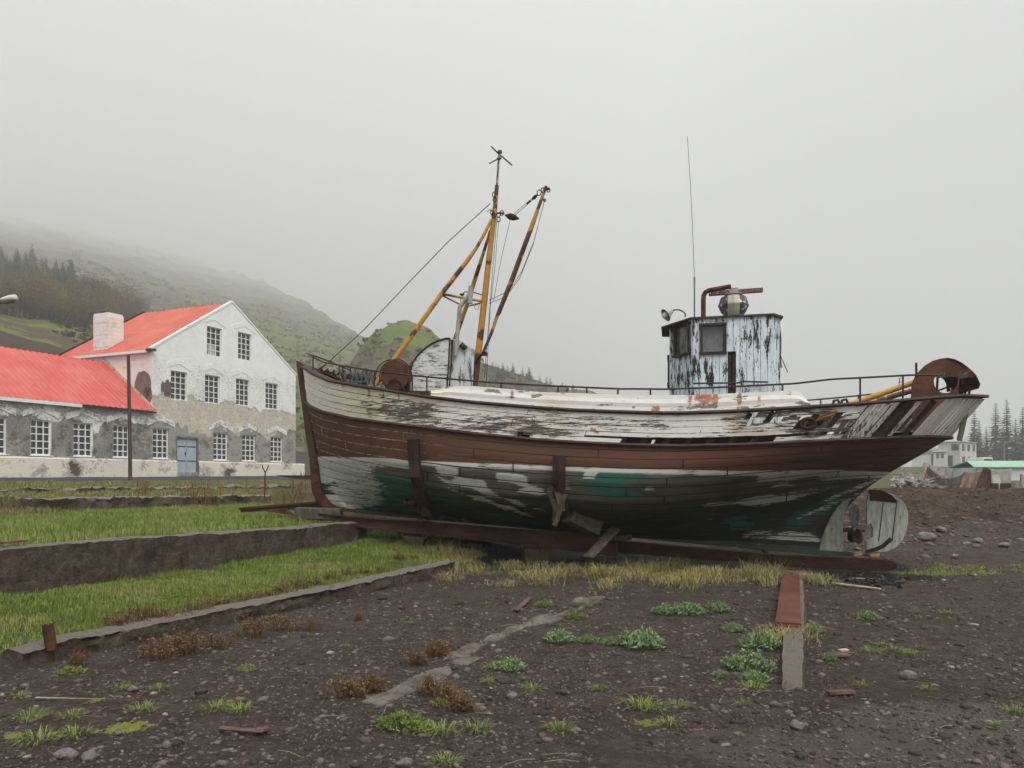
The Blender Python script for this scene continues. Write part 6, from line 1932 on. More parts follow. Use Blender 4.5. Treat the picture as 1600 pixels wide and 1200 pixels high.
for yy, y0, y1, nm in ((1.6, 694, 704, 'window'), (4.2, 694, 704, 'window'), (6.8, 694, 704, 'window'), (1.7, 713, 729, 'door'), (4.2, 713, 728, 'window'), (6.9, 714, 729, 'door')):
    MB().box((0.0, yy, (fzz(y0) + fzz(y1)) / 2), (0.14, 1.15, fzz(y0) - fzz(y1))).build(nm, M_fdark, fh)
m = MB().box((fp(1473) - 0.2, 0.8, fzz(707) / 2 - .5), (2.6, 2.6, fzz(707) + 1)); m.build('porch', M_fwhite, fh)
m = MB().box((fp(1473) - 0.2, 0.7, fzz(704.5)), (2.9, 3.0, 0.28), taper=0.9); m.build('porch_roof', M_fgreen, fh)
for px in (1468.5, 1475.5): MB().box((fp(px), -0.5, fzz(712)), (0.5, 0.1, 1.0)).build('window', M_fdark, fh)
m = MB().box((fp(1446), 3.2, fzz(709) / 2 - .5), (5.4, 6, fzz(709) + 1)); m.build('garage', M_fwhite, fh)
m = MB().prism([(fp(1422) - .2, .1, fzz(709)), (fp(1466) + .1, .1, fzz(709)), (fp(1446), .1, fzz(697))], (0, 6.3, 0)); m.build('garage_roof', M_fgrey, fh)
MB().box((fp(1461), 0.18, fzz(718)), (1.2, 0.1, fzz(707) - fzz(728))).build('garage_door', M_fdark, fh)
# green roofed shed
SD = 62.0
so = W(1565, HY, SD); sz = ground_z(so.x, so.y, False)
sh = empty('green_roofed_shed', (so.x, so.y, sz), R(-6), 'long low pale shed with a mint green roof at the right edge', 'shed')
us_ = SD / FPX
e0, e1 = (1523 - 1565) * us_, (1640 - 1565) * us_
ez = CAMZ + (HY - 730.5) * us_ - sz
m = MB().box(((e0 + e1) / 2 + .15, 2.2, ez / 2 - .3), (e1 - e0 - .5, 4.2, ez + .6)); m.build('wall', mottled('pale_blue_wall', (0.46, 0.51, 0.54), (0.53, 0.58, 0.61), 1, 0.7), sh)
m = MB().prism([(e0, -0.1, ez), (e1, -0.1, ez), (e1, 2.2, ez + .52), (e0 + .5, 2.2, ez + .52)], (0, 0, 0.07)); m.build('roof', M_fgreen, sh)
m = MB().prism([(e1, 4.5, ez), (e0, 4.5, ez), (e0 + .5, 2.2, ez + .5), (e1, 2.2, ez + .5)], (0, 0, 0.07)); m.build('roof', M_fgreen, sh)
# white van beyond the shed
vo = W(1544, 721, 120.0)
vz = ground_z(vo.x, vo.y, False); vz = vo.z - 1.2
van = empty('white_van', (vo.x, vo.y, vz), 0, 'white van parked behind the green roofed shed, only its top showing', 'van')
m = MB()
m.prism([(-.85, 0, .3), (.85, 0, .3), (.85, 0, 1.2), (.7, 0, 1.85), (-.7, 0, 1.85), (-.85, 0, 1.2)], (0, 4.6, 0)); m.build('body', M_fwhite, van, bevel=.1)
MB().prism([(-.72, -.02, 1.15), (.72, -.02, 1.15), (.62, -.02, 1.62), (-.62, -.02, 1.62)], (0, .04, 0)).build('windscreen', M_fdark, van)
for x in (-.75, .75):
    for y in (.8, 3.8): MB().lathe([(.2, -.1), (.34, -.1), (.34, .1), (.2, .1)], 14, Vector((1, 0, 0)), (x, y, .34)).build('wheel', M_blackpl, van)
# pole
po = W(1569, 742, 95); pz = ground_z(po.x, po.y, False)
m = MB().tube([(po.x, po.y, pz - .2), (po.x, po.y, W(1569, 690, 95).z)], [.09, .06], 6)
m.tube([(po.x, po.y, W(1569, 692, 95).z), (po.x + 1.2, po.y, W(1569, 690, 95).z + .1)], .05, 6)
lone(m, 'lamp_post', M_fgrey, 'thin pale lamp post rising behind the green roofed shed', 'lamp post')
# scrap frames at the edge of the bank
M_net = mottled('brown_netting', (0.075, 0.060, 0.045), (0.125, 0.10, 0.078), 2.5, 0.95, (1, 1, 3), 0.01, c3=(0.05, 0.042, 0.035))
M_tarp = mottled('mauve_tarpaulin', (0.13, 0.115, 0.12), (0.19, 0.17, 0.175), 2, 0.8)
M_scrapw = mottled('scrap_boards', (0.20, 0.17, 0.14), (0.40, 0.36, 0.31), 1.5, 0.9, (3, 3, 0.4), 0.01, c3=(0.22, 0.085, 0.045), t3=0.58)
M_scrapr = mottled('rust_sheet', (0.16, 0.08, 0.055), (0.28, 0.16, 0.11), 1.2, 0.9, (2, 2, .5), 0.01, c3=(0.40, 0.36, 0.31), t3=0.56)
QD = 40.0
def Q(px, py, d=0.0): return W(px, py, QD + d)
def cloth(m, top, bot, sag, d, nu=16, nv=6, th=.03):
    "hanging sheet between a line of top points and of bottom points"
    def at(pts, f):
        k = f * (len(pts) - 1); i = min(len(pts) - 2, int(k)); return Vector(pts[i]).lerp(Vector(pts[i + 1]), k - i)
    for o in (0, th):
        m.grid(lambda i, j: at(top, i / (nu - 1)).lerp(at(bot, i / (nu - 1)), j / (nv - 1)) + Vector((0, d * math.sin(i * 1.3 + j * .5) + o, 0)), nu, nv)
low = 775
fr1 = empty('ruined_shelter', Q(1462, low), 0, 'collapsed wooden frame hung with brown netting and a mauve tarpaulin on the earth bank', 'scrap frame')
def rel(m, o): m.v = [tuple(Vector(v) - o.location) for v in m.v]; return m
m = MB(); m.bar(Q(1431, low), Q(1447, 723), .2, .16); rel(m, fr1).build('post', M_scrapw, fr1)
m = MB(); m.bar(Q(1507, low, 1), Q(1508.5, 737, 1), .16, .12); rel(m, fr1).build('post', M_scrapw, fr1)
for k in range(4):
    a = 1438 + k * 5.5
    m = MB(); m.bar(Q(a, low, .15 + .02 * (k % 2)), Q(1448 + k * 1.5, 728 + k * 9, .15 + .02 * (k % 2)), .18, .03, (0, 1, 0)); rel(m, fr1).build('board', M_scrapw if k % 2 else M_scrapr, fr1)
m = MB(); cloth(m, [Q(1448, 724), Q(1462, 741), Q(1474, 747), Q(1484, 749), Q(1496, 745), Q(1508, 737)], [Q(1461, low), Q(1468, low), Q(1476, low), Q(1484, low), Q(1492, low), Q(1497, low)], 0, .12); rel(m, fr1).build('netting', M_net, fr1)
m = MB(); cloth(m, [Q(1451, 725, 1.5), Q(1468, 731, 1.5), Q(1480, 733, 1.6), Q(1493, 731, 1.5)], [Q(1456, 735, 1.3), Q(1470, 744, 1.0), Q(1480, 747, 1.0), Q(1491, 737, 1.3)], 0, .08); rel(m, fr1).build('tarpaulin', M_tarp, fr1)
fr2 = empty('scrap_hut', Q(1530, low), 0, 'ruined hut of rusty sheets and beige boards right of the netted frame', 'scrap hut')
m = MB(); cloth(m, [Q(1508, 738, .6), Q(1520, 739, .6), Q(1534, 736, .6)], [Q(1494, low, .6), Q(1510, low, .6), Q(1526, low, .6)], 0, .03); rel(m, fr2).build('sheet', M_scrapr, fr2)
m = MB(); m.bar(Q(1524, low), Q(1541, 731), .18, .2); rel(m, fr2).build('post', M_rust, fr2)
m = MB(); m.prism([Q(1527, low, .2), Q(1542, 732, .2), Q(1548, 734, .2), Q(1549, low, .2)], (0, .06, 0)); rel(m, fr2).build('rust_sheet', M_rust, fr2)
m = MB(); m.prism([Q(1549, low, 1.2), Q(1549, 735, 1.2), Q(1580, 736, 1.2), Q(1580, low, 1.2)], (0, .06, 0)); rel(m, fr2).build('back_sheet', mottled('grey_green_sheet', (0.26, 0.27, 0.23), (0.36, 0.37, 0.32), 1.2, 0.9), fr2)
m = MB(); cloth(m, [Q(1545, 731.5, .3), Q(1556, 734.5, .3), Q(1570, 734, .3), Q(1581, 732, .3)], [Q(1549, 735, 0), Q(1558, 737, 0), Q(1570, 736, 0), Q(1581, 737, 0)], 0, .03); rel(m, fr2).build('tarpaulin', M_tarp, fr2)
m = MB(); m.prism([Q(1550, 742, .1), Q(1561, 741, .1), Q(1565, 757, .1), Q(1552, 759.5, .1)], (0, .04, 0)); rel(m, fr2).build('yellowed_sheet', mottled('yellowed_cloth', (0.50, 0.47, 0.34), (0.58, 0.55, 0.43), 2, 0.9), fr2)
m = MB(); m.prism([Q(1567, 741, .1), Q(1573, 741, .1), Q(1573, 750, .1), Q(1567, 750, .1)], (0, .04, 0)); rel(m, fr2).build('beige_panel', mottled('beige_board', (0.42, 0.35, 0.26), (0.48, 0.41, 0.32), 2, 0.9), fr2)
for px in (1551, 1557, 1566, 1570, 1577):
    m = MB(); m.bar(Q(px, low, -.1), Q(px, 755, -.1), .14, .14, (0, 1, 0)); rel(m, fr2).build('short_post', M_tar, fr2)
m = MB()
for k in range(5): m.bar(Q(1582, 752 + k * 2.3, -.4), Q(1608, 751.5 + k * 2.3, -.4), .2, .07)
m.bar(Q(1597, 760, -.5), Q(1597, 741, -.5), .14, .14, (0, 1, 0))
m = lone(m, 'plank_stack', M_scrapw, 'stack of grey planks at the right edge beside the ruined hut', 'plank stack', smooth=False)
m = MB(); r3 = random.Random(5)
for k in range(150):
    px, py = r3.uniform(1392, 1440), r3.gauss(755, 5)
    d = r3.uniform(-3, 3); a = Q(px, py, d); l_ = r3.uniform(.2, 1.3); an = r3.gauss(0, .5)
    m.bar(a, a + Vector((math.cos(an) * l_, r3.uniform(-.3, .3), math.sin(an) * l_ * .7)), r3.uniform(.03, .12), r3.uniform(.02, .08))
for k in range(260):
    px, py = r3.uniform(1395, 1440), r3.gauss(758, 3.5)
    m.box(Q(px, py, r3.uniform(-3, 2)), (r3.uniform(.05, .3), r3.uniform(.05, .3), r3.uniform(.03, .18)), Matrix.Rotation(r3.uniform(0, 3), 3, (r3.random(), r3.random(), r3.random())))
n = NT('bleached_driftwood')
n.b
o = lone(m, 'driftwood_rubble', mottled('bleached_wood', (0.09, 0.08, 0.07), (0.42, 0.40, 0.37), 2.2, 0.9), 'pale heap of driftwood and rubble behind the rudder', 'rubble', smooth=False)
o['kind'] = 'stuff'

# ================================================================== GRASS, WEEDS, STONES
ZG = np.array([v[2] for v in gm.v]).reshape(ny, nx)
XA, YA = np.array(XS), np.array(YS)
GG = np.array(ga).reshape(ny, nx)
def lut(A, x, y):
    i = np.clip(np.searchsorted(XA, x) - 1, 0, nx - 2); j = np.clip(np.searchsorted(YA, y) - 1, 0, ny - 2)
    fx = (x - XA[i]) / (XA[i + 1] - XA[i]); fy = (y - YA[j]) / (YA[j + 1] - YA[j])
    return (A[j, i] * (1 - fx) + A[j, i + 1] * fx) * (1 - fy) + (A[j + 1, i] * (1 - fx) + A[j + 1, i + 1] * fx) * fy
rng = np.random.default_rng(3)
def mesh_np(name, V, F, tone, mat, smoothf=False):
    me = bpy.data.meshes.new(name)
    nv, nf, k = len(V), len(F), F.shape[1]
    me.vertices.add(nv); me.vertices.foreach_set('co', V.astype(np.float32).ravel())
    me.loops.add(nf * k); me.loops.foreach_set('vertex_index', F.astype(np.int32).ravel())
    me.polygons.add(nf); me.polygons.foreach_set('loop_start', np.arange(0, nf * k, k, dtype=np.int32))
    me.polygons.foreach_set('loop_total', np.full(nf, k, dtype=np.int32))
    me.attributes.new('tone', 'FLOAT', 'POINT').data.foreach_set('value', tone.astype(np.float32))
    me.materials.append(mat); me.update(calc_edges=True); me.validate()
    o = bpy.data.objects.new(name, me); COL.objects.link(o)
    return o
def blades(x, y, z, h, w_, bend, tone, az=None):
    "three-sided blades: two quads folded into a tapering strip (as triangles)"
    n_ = len(x)
    az = rng.uniform(0, 2 * np.pi, n_) if az is None else az
    dx, dy = np.cos(az), np.sin(az)
    sa = az + rng.uniform(0.6, 2.5, n_); sx, sy = np.cos(sa), np.sin(sa)
    B = np.stack([x, y, z], 1)
    S = np.stack([sx, sy, 0 * sx], 1) * (w_ / 2)[:, None]
    Dv = np.stack([dx, dy, 0 * dx], 1)
    M_ = B + Dv * (bend * h * .3)[:, None] + np.array([0, 0, 1]) * (h * .6)[:, None]
    T = B + Dv * (bend * h)[:, None] + np.array([0, 0, 1]) * (h * (1 - .35 * bend))[:, None]
    V = np.stack([B - S, B + S, M_ - S * .7, M_ + S * .7, T], 1).reshape(-1, 3)
    o = (np.arange(n_) * 5)[:, None]
    F = np.concatenate([o + np.array([[0, 1, 3]]), o + np.array([[0, 3, 2]]), o + np.array([[2, 3, 4]])], 0)
    return V, F, np.repeat(tone, 5)
def in_view(x, y, mrg=0.2): return (y > 3.5) & (np.abs(x) < y * (0.667 + mrg) + .3)
def snoise(x, y, s, seed=0):
    return np.array([mnoise.noise(Vector((a * s, b * s, seed))) for a, b in zip(x, y)])
M_grass = leafmat('meadow_grass', (0.125, 0.180, 0.026), (0.265, 0.310, 0.080), None, 0.6)
M_dryg = leafmat('old_grass', (0.22, 0.17, 0.075), (0.15, 0.18, 0.050), None, 0.8)
M_straw = leafmat('straw_grass', (0.31, 0.240, 0.105), (0.14, 0.160, 0.042), None, 0.8)
def sward(q0, q1, p0, p1, n_, h0, h1, wd, name, label, mat, bend=0.6, thr=0.35, tuft=0.0):
    q, p = rng.uniform(q0, q1, n_), rng.uniform(p0, p1, n_)
    x = KP.x + NT_.x * q + DT.x * p; y = KP.y + NT_.y * q + DT.y * p
    k = in_view(x, y) & (lut(GG, x, y) > thr + rng.uniform(-.2, .2, n_))
    x, y = x[k], y[k]
    s = snoise(x, y, 0.7, 1); s2 = snoise(x, y, 2.3, 4)
    keep = (s2 + s * .6) > -0.45 - rng.uniform(0, .4, len(x)) + tuft
    x, y, s, s2 = x[keep], y[keep], s[keep], s2[keep]
    h = rng.uniform(h0, h1, len(x)) * (1 + .9 * s2)
    s3 = snoise(x, y, 1.1, 9)
    V, F, t = blades(x, y, lut(ZG, x, y) - .01, h, wd * rng.uniform(.6, 1.3, len(x)), rng.uniform(.1, bend, len(x)), np.clip(.42 + .7 * s + rng.uniform(-.35, .35, len(x)) + np.where(s3 > .32 + rng.uniform(-.1, .25, len(x)), .5, 0), 0, 1))
    return tag(mesh_np(name, V, F, t, mat), label, 'grass', kind='stuff')
sward(0.30, 2.9, -0.6, 9.5, 95000, 0.03, 0.085, 0.006, 'grass', 'bright short grass on the lowest strip below the tall wall', M_grass)
sward(3.2, 12.0, -6, 17, 150000, 0.05, 0.13, 0.010, 'grass', 'lush longer grass on the strip above the tall wall', M_grass, 0.5)
sward(12.4, 26.0, 0, 42, 70000, 0.05, 0.15, 0.020, 'grass', 'thin yellowish grass on the upper terraces before the house', M_dryg, 0.6, 0.3)
sward(12.4, 26.0, 0, 42, 40000, 0.05, 0.14, 0.018, 'grass', 'green patches of grass on the upper terraces', M_grass, 0.6, 0.3, 0.35)
GG[:] = np.maximum(GG, 0)
sward(11.2, 12.6, 2.5, 7.6, 9000, 0.08, 0.22, 0.014, 'grass', 'rough dry grass over the buried end of the far wall', M_dryg, 0.8, 0.2)
# patchy grass at the foot of the bank on the right
n_ = 26000
x, y = rng.uniform(6.6, 11.5, n_), rng.uniform(12.6, 15.8, n_)
s = snoise(x, y, 0.9, 7) + 0.6 * snoise(x, y, 2.6, 8)
k = in_view(x, y) & (s > 0.22 + .8 * np.abs((y + .05 * x - 14.6) / 1.3) - .30 - rng.uniform(0, .3, n_)); x, y, s = x[k], y[k], s[k]
V, F, t = blades(x, y, lut(ZG, x, y) - .01, rng.uniform(.02, .065, len(x)), np.full(len(x), .010), rng.uniform(.4, 1.3, len(x)), np.clip(.6 + s * .5 + rng.uniform(-.3, .3, len(x)), 0, 1))
tag(mesh_np('grass', V, F, t, M_grass), 'patchy short grass along the foot of the earth bank', 'grass', kind='stuff')
# straw along the boat
T = []
for k in range(100):
    px = rng.uniform(655, 1225); py = interp(px, [(655, 868), (700, 885), (760, 893), (850, 900), (950, 902), (1050, 906), (1150, 903), (1225, 900)]) + rng.normal(0, 8) - 4
    T.append((px, py, rng.choice((.09, .14, .2, .3)) * rng.uniform(.8, 1.2), int(rng.choice((60, 110, 170)))))
T += [(1262, 905, .2, 220), (1278, 908, .22, 220), (1250, 896, .2, 140), (1290, 912, .15, 120), (1212, 905, .25, 220), (1060, 885, .3, 120), (1218, 886, .4, 40), (1232, 990, .16, 200), (1225, 1000, .16, 220), (1243, 984, .13, 160), (600, 862, .22, 160), (570, 856, .22, 160), (625, 868, .2, 160), (700, 905, .2, 150), (680, 872, .25, 150)]
xs_, ys_, hs_ = [], [], []
for px, py, h, c in T:
    g_ = G(px, py, 0.02)
    xs_.append(g_.x + rng.normal(0, .11, c)); ys_.append(g_.y + rng.normal(0, .10, c)); hs_.append(np.full(c, h) * rng.uniform(.5, 1.25, c))
x, y, h = map(np.concatenate, (xs_, ys_, hs_))
V, F, t = blades(x, y, lut(ZG, x, y) - .01, h, rng.uniform(.003, .008, len(x)), rng.uniform(.5, 2.1, len(x)), np.clip(.38 + .8 * snoise(x, y, 1.4, 3) + rng.uniform(-.35, .4, len(x)), 0, 1))
tag(mesh_np('straw_grass', V, F, t, M_straw), 'yellow dead grass in a ragged band below the boat', 'grass', kind='stuff')
# loose stones over the yard and the bank
ICO = np.array([(0, 0, 1), (.894, 0, .447), (.276, .851, .447), (-.724, .526, .447), (-.724, -.526, .447), (.276, -.851, .447), (.724, .526, -.447), (-.276, .851, -.447), (-.894, 0, -.447), (-.276, -.851, -.447), (.724, -.526, -.447), (0, 0, -1)])
ICF = np.array([(0, 1, 2), (0, 2, 3), (0, 3, 4), (0, 4, 5), (0, 5, 1), (1, 6, 2), (2, 7, 3), (3, 8, 4), (4, 9, 5), (5, 10, 1), (6, 7, 2), (7, 8, 3), (8, 9, 4), (9, 10, 5), (10, 6, 1), (11, 7, 6), (11, 8, 7), (11, 9, 8), (11, 10, 9), (11, 6, 10)])
def stones(x, y, r, tone, sink=.25):
    n_ = len(x)
    J = ICO[None] * (1 + rng.uniform(-.28, .28, (n_, 12, 1)))
    sc_ = r[:, None] * np.stack([rng.uniform(.8, 1.5, n_), rng.uniform(.7, 1.1, n_), rng.uniform(.35, .75, n_)], 1)
    J = J * sc_[:, None, :]
    a = rng.uniform(0, 6.28, n_); c, s = np.cos(a)[:, None], np.sin(a)[:, None]
    X = J[..., 0] * c - J[..., 1] * s + x[:, None]; Y = J[..., 0] * s + J[..., 1] * c + y[:, None]
    Z = J[..., 2] + (lut(ZG, x, y) + r * (.35 - sink))[:, None]
    V = np.stack([X, Y, Z], 2).reshape(-1, 3)
    F = (np.arange(n_) * 12)[:, None, None] + ICF[None]
    return V, F.reshape(-1, 3), np.repeat(tone, 12)
n = NT('loose_stone')
t = n.attr('tone')
c = n.mix(n.ramp(t, 0.1, 0.75), (0.034, 0.027, 0.022), (0.128, 0.106, 0.088))
c = n.mix(n.ramp(t, 0.88, 0.91), c, (0.10, 0.062, 0.05))
c = n.mix(n.ramp(t, 0.965, 0.995), c, (0.24, 0.225, 0.21))
c = n.mix(n.ramp(n.noise(30, 5, .7), .4, .7, 0, .4), c, (0.03, 0.027, 0.025))
M_stone = n.done(c, 0.8, 0, 0.18)
D = np.exp(rng.uniform(np.log(4.1), np.log(15.5), 51000)); u_ = rng.uniform(-.85, .85, len(D))
x, y = D * u_, D
q = (x - KP.x) * NT_.x + (y - KP.y) * NT_.y
cl = snoise(x, y, .8, 11) + .7 * snoise(x, y, 2.5, 12)
k = (q < -.02) & (cl > -.25 - rng.uniform(0, .5, len(x)) + .3 * (rng.uniform(0, 1, len(x)) < .35)) & ~((y > 12.6) & (np.abs(x - 1) < 4))
x, y, D = x[k], y[k], D[k]
r = np.clip(np.exp(rng.normal(-4.85, .62, len(x))), .003, .05) * (D / 8) ** .35
V, F, t = stones(x, y, r, rng.uniform(0, 1, len(x)) ** 1.15)
tag(mesh_np('gravel', V, F, t, M_stone), 'loose dark pebbles strewn over the yard', 'gravel', kind='stuff')
x, y = rng.uniform(4.5, 18, 5200), rng.uniform(15.6, 22.5, 5200)
k = in_view(x, y) & (snoise(x, y, .6, 13) > -.2 - rng.uniform(0, .4, len(x))) & (rng.uniform(0, 1, len(x)) > (y - 17.5) / 6.0); x, y = x[k], y[k]
V, F, t = stones(x, y, np.clip(np.exp(rng.normal(-3.8, .6, len(x))), .010, .11), rng.uniform(.25, 1, len(x)) ** .7)
tag(mesh_np('bank_stones', V, F, t, M_stone), 'stones scattered over the slope of the earth bank', 'stones', kind='stuff')
# clods on the crest of the bank
x, y = rng.uniform(4, 19, 7000), rng.uniform(18.5, 26, 7000)
k = in_view(x, y) & (snoise(x, y, .9, 21) > -.15 - .3 * (y > 21)); x, y = x[k], y[k]
V, F, t = stones(x, y, np.clip(np.exp(rng.normal(-3.8, .5, len(x))), .012, .08), rng.uniform(0, 1, len(x)), .3)
tag(mesh_np('earth_clods', V, F, t, mottled('brown_clods', (0.036, 0.025, 0.017), (0.080, 0.058, 0.041), 3, 0.95)), 'brown clods of dug earth along the top of the bank', 'earth', kind='stuff')
# straws and twigs lying in the yard
m = MB(); tw = []
for k in range(230):
    D = math.exp(rnd.uniform(math.log(4.2), math.log(12.5))); xx = D * rnd.uniform(-.66, .66)
    if qp(xx, D)[0] > -.1: continue
    a = rnd.gauss(0, .8); l_ = rnd.choice((.04, .06, .1, .2))
    z = ground_z(xx, D) + .018
    m.tube([(xx, D, z), (xx + math.cos(a) * l_ * .5, D + math.sin(a) * l_ * .5, z + .012), (xx + math.cos(a) * l_, D + math.sin(a) * l_, z)], rnd.uniform(.001, .0024), 4)
tag(m.build('straws', mottled('pale_straw', (0.10, 0.075, 0.05), (0.30, 0.24, 0.17), 1.5)), 'pale straws and twigs lying about the yard', 'straws', kind='stuff')

# ---- plants one can count
M_worm = leafmat('wormwood_leaf', (0.120, 0.190, 0.075), (0.250, 0.335, 0.160))
M_herb = leafmat('green_leaf', (0.105, 0.150, 0.030), (0.225, 0.270, 0.075))
M_weed = leafmat('brown_weed', (0.115, 0.062, 0.028), (0.215, 0.140, 0.065))
def wormwood(seed, rad=.185, hgt=.14, n_=95, mat=None, wd=.016):
    r = random.Random(seed); m = MB(); tone = []
    for k in range(n_):
        a = r.uniform(0, 6.28); f = math.sqrt(r.random())
        base = Vector((math.cos(a) * rad * f * .75, math.sin(a) * rad * f * .75, 0.0))
        tip = Vector((math.cos(a) * rad * f * 1.1 + r.gauss(0, .02), math.sin(a) * rad * f * 1.1 + r.gauss(0, .02), hgt * (1 - .75 * f * f) * r.uniform(.7, 1.2)))
        m.tube([base, tip], [.003, .0015], 3, caps=False); tone += [.1] * 6
        dirn = (tip - base).normalized()
        for j in range(8):
            c = base.lerp(tip, .45 + .55 * r.random())
            d = (dirn * .5 + Vector((r.uniform(-1, 1), r.uniform(-1, 1), r.uniform(-.3, .8)))).normalized()
            t0 = len(m.v)
            tri_cloud(m, tone, c, d, r.uniform(.030, .060), wd * r.uniform(.7, 1.2), r)
    return m, tone
def tuft(seed, n_=80, ln=.085, rad=.085, wd=.005, spread=1.5):
    r = random.Random(seed); m = MB(); tone = []
    for k in range(n_):
        a = r.uniform(0, 6.28); f = r.random() ** .6
        b = Vector((math.cos(a) * rad * f, math.sin(a) * rad * f, -.01)); l_ = ln * r.uniform(.5, 1.2)
        d = Vector((math.cos(a), math.sin(a), 0)); s = Vector((-d.y, d.x, 0)) * wd / 2 * r.uniform(.7, 1.4)
        bend = spread * (.25 + .7 * f) * r.uniform(.6, 1.2)
        p1 = b + d * l_ * .3 * bend + Vector((0, 0, l_ * .55)); p2 = b + d * l_ * bend + Vector((0, 0, l_ * max(.25, 1 - .45 * bend)))
        m.add([b - s, b + s, p1 + s * .8, p1 - s * .8, p2], [(0, 1, 2, 3), (3, 2, 4)]); t = r.random(); tone += [t] * 5
    return m, tone
def weed(seed, n_=52, rad=.17, hgt=.17):
    r = random.Random(seed); m = MB(); tone = []
    for k in range(n_):
        b = Vector((r.gauss(0, rad * .5), r.gauss(0, rad * .22), -.01)); h_ = hgt * r.uniform(.5, 1.25)
        t = b + Vector((r.gauss(0, .03), r.gauss(0, .03), h_)); mid = b.lerp(t, .5) + Vector((r.gauss(0, .012), 0, 0))
        n0 = len(m.v); m.tube([b, mid, t], [.0035, .003, .0018], 3, caps=False); tone += [r.random() * .6] * 9
        for j in range(7): tri_cloud(m, tone, b.lerp(t, .3 + .7 * r.random()), Vector((r.uniform(-1, 1), r.uniform(-1, 1), r.uniform(-.2, 1))), r.uniform(.015, .035), r.uniform(.006, .014), r)
    return m, tone
def moss(seed, rad=.3, hgt=.03):
    r = random.Random(seed); m = MB(); N_ = 22
    P = lambda i, j: ((i / (N_ - 1) - .5) * 2.3 * rad, (j / (N_ - 1) - .5) * 1.7 * rad, hgt * 2.2 * max(-.5, (1 - ((i / (N_ - 1) - .5) * 2.15) ** 2 - ((j / (N_ - 1) - .5) * 2.15) ** 2) * .55 + .75 * mnoise.noise(Vector((i * .33, j * .33, seed))) * .8 + r.uniform(-.12, .12) - .18))
    m.grid(P, N_, N_)
    return m, [r.random() for _ in m.v]
def kindset(name, fn, seeds, mat, cat, **k):
    out = []
    for s in seeds:
        m, t = fn(s, **k); out.append(tag(m.build(name, mat, attrs={'tone': t}), '-', cat))
    return out
def set_out(protos, spots, group):
    used = set()
    for i, (px, py, sc_, label, zoff) in enumerate(spots):
        k = i % len(protos); p = protos[k]
        o = p if k not in used else p.copy()
        if k in used: COL.objects.link(o)
        used.add(k)
        g_ = G(px, py, zoff); g_.z = ground_z(g_.x, g_.y) + (0 if zoff < .12 else 0)
        o.location = g_; o.scale = sc_ if isinstance(sc_, tuple) else (sc_,) * 3
        o.rotation_euler = (0, 0, rnd.uniform(0, 6.28) if not isinstance(sc_, tuple) else rnd.uniform(-.3, .3))
        tag(o, label, p['category'], group)
set_out(kindset('wormwood_clump', wormwood, (1, 2, 3), M_worm, 'plant'), [
    (1040, 960, .8, 'silvery wormwood clump, left one of the pair below the straw band', 0), (1076, 960, .9, 'silvery wormwood clump, right one of the pair below the straw band', 0), (1122, 956, .75, 'small pale wormwood clump right of the pair below the straw', 0),
    (874, 1003, .75, 'round wormwood clump at the end of the buried concrete strip', 0), (918, 1004, .45, 'tiny wormwood clump between two bigger ones', 0), (1000, 1012, 1.1, 'broad wormwood clump in the middle of the yard', 0), (953, 1009, .45, 'small wormwood tuft at the left foot of the broad middle clump', 0),
    (1145, 985, .55, 'low wormwood sprig left of the rusty rail plate', 0), (1187, 1012, .95, 'large silvery wormwood clump against the raised concrete strip', 0), (1170, 1048, 1.05, 'wide wormwood clump, second of the three by the raised strip', 0), (1180, 1066, .55, 'wormwood clump nearest the viewer by the raised strip', 0), (1127, 1060, .35, 'little wormwood shoot left of the three by the raised strip', 0),
    (1271, 988, .6, 'wormwood clump on the right side of the rail plate end', 0), (1355, 968, .65, 'lone wormwood clump in the gravel right of the rail', 0), (1293, 1030, .4, 'sprig of wormwood right of the raised concrete strip', 0), (798, 1046, .65, 'wormwood clump beside a yellow green tuft left of centre', 0), (1428, 957, .3, 'tiny grey sprig far right of the lone wormwood', 0)], 'silvery wormwood clumps in the yard')
set_out(kindset('herb_clump', lambda s: wormwood(s, .2, .09, 90, None, .014), (11, 12), M_herb, 'plant'), [
    (626, 1133, .75, 'spreading green herb patch at the near end of the concrete strip', 0), (655, 1138, .5, 'small green herb right of the spreading patch', 0), (900, 966, .6, 'green herb on the gravel below the straw band', 0), (912, 948, .45, 'smaller green herb just above another one', 0), (850, 948, .6, 'grassy green herb near the red stick', 0), (690, 1100, .4, 'yellowing herb among the red brown stalks', 0), (705, 1087, .35, 'sparse herb behind the red brown stalks', 0), (385, 1048, .4, 'green moss herb under the end of the low kerb', 0), (110, 1054, .5, 'light green herb at the broken kerb end', 0)], 'green herbs in the gravel')
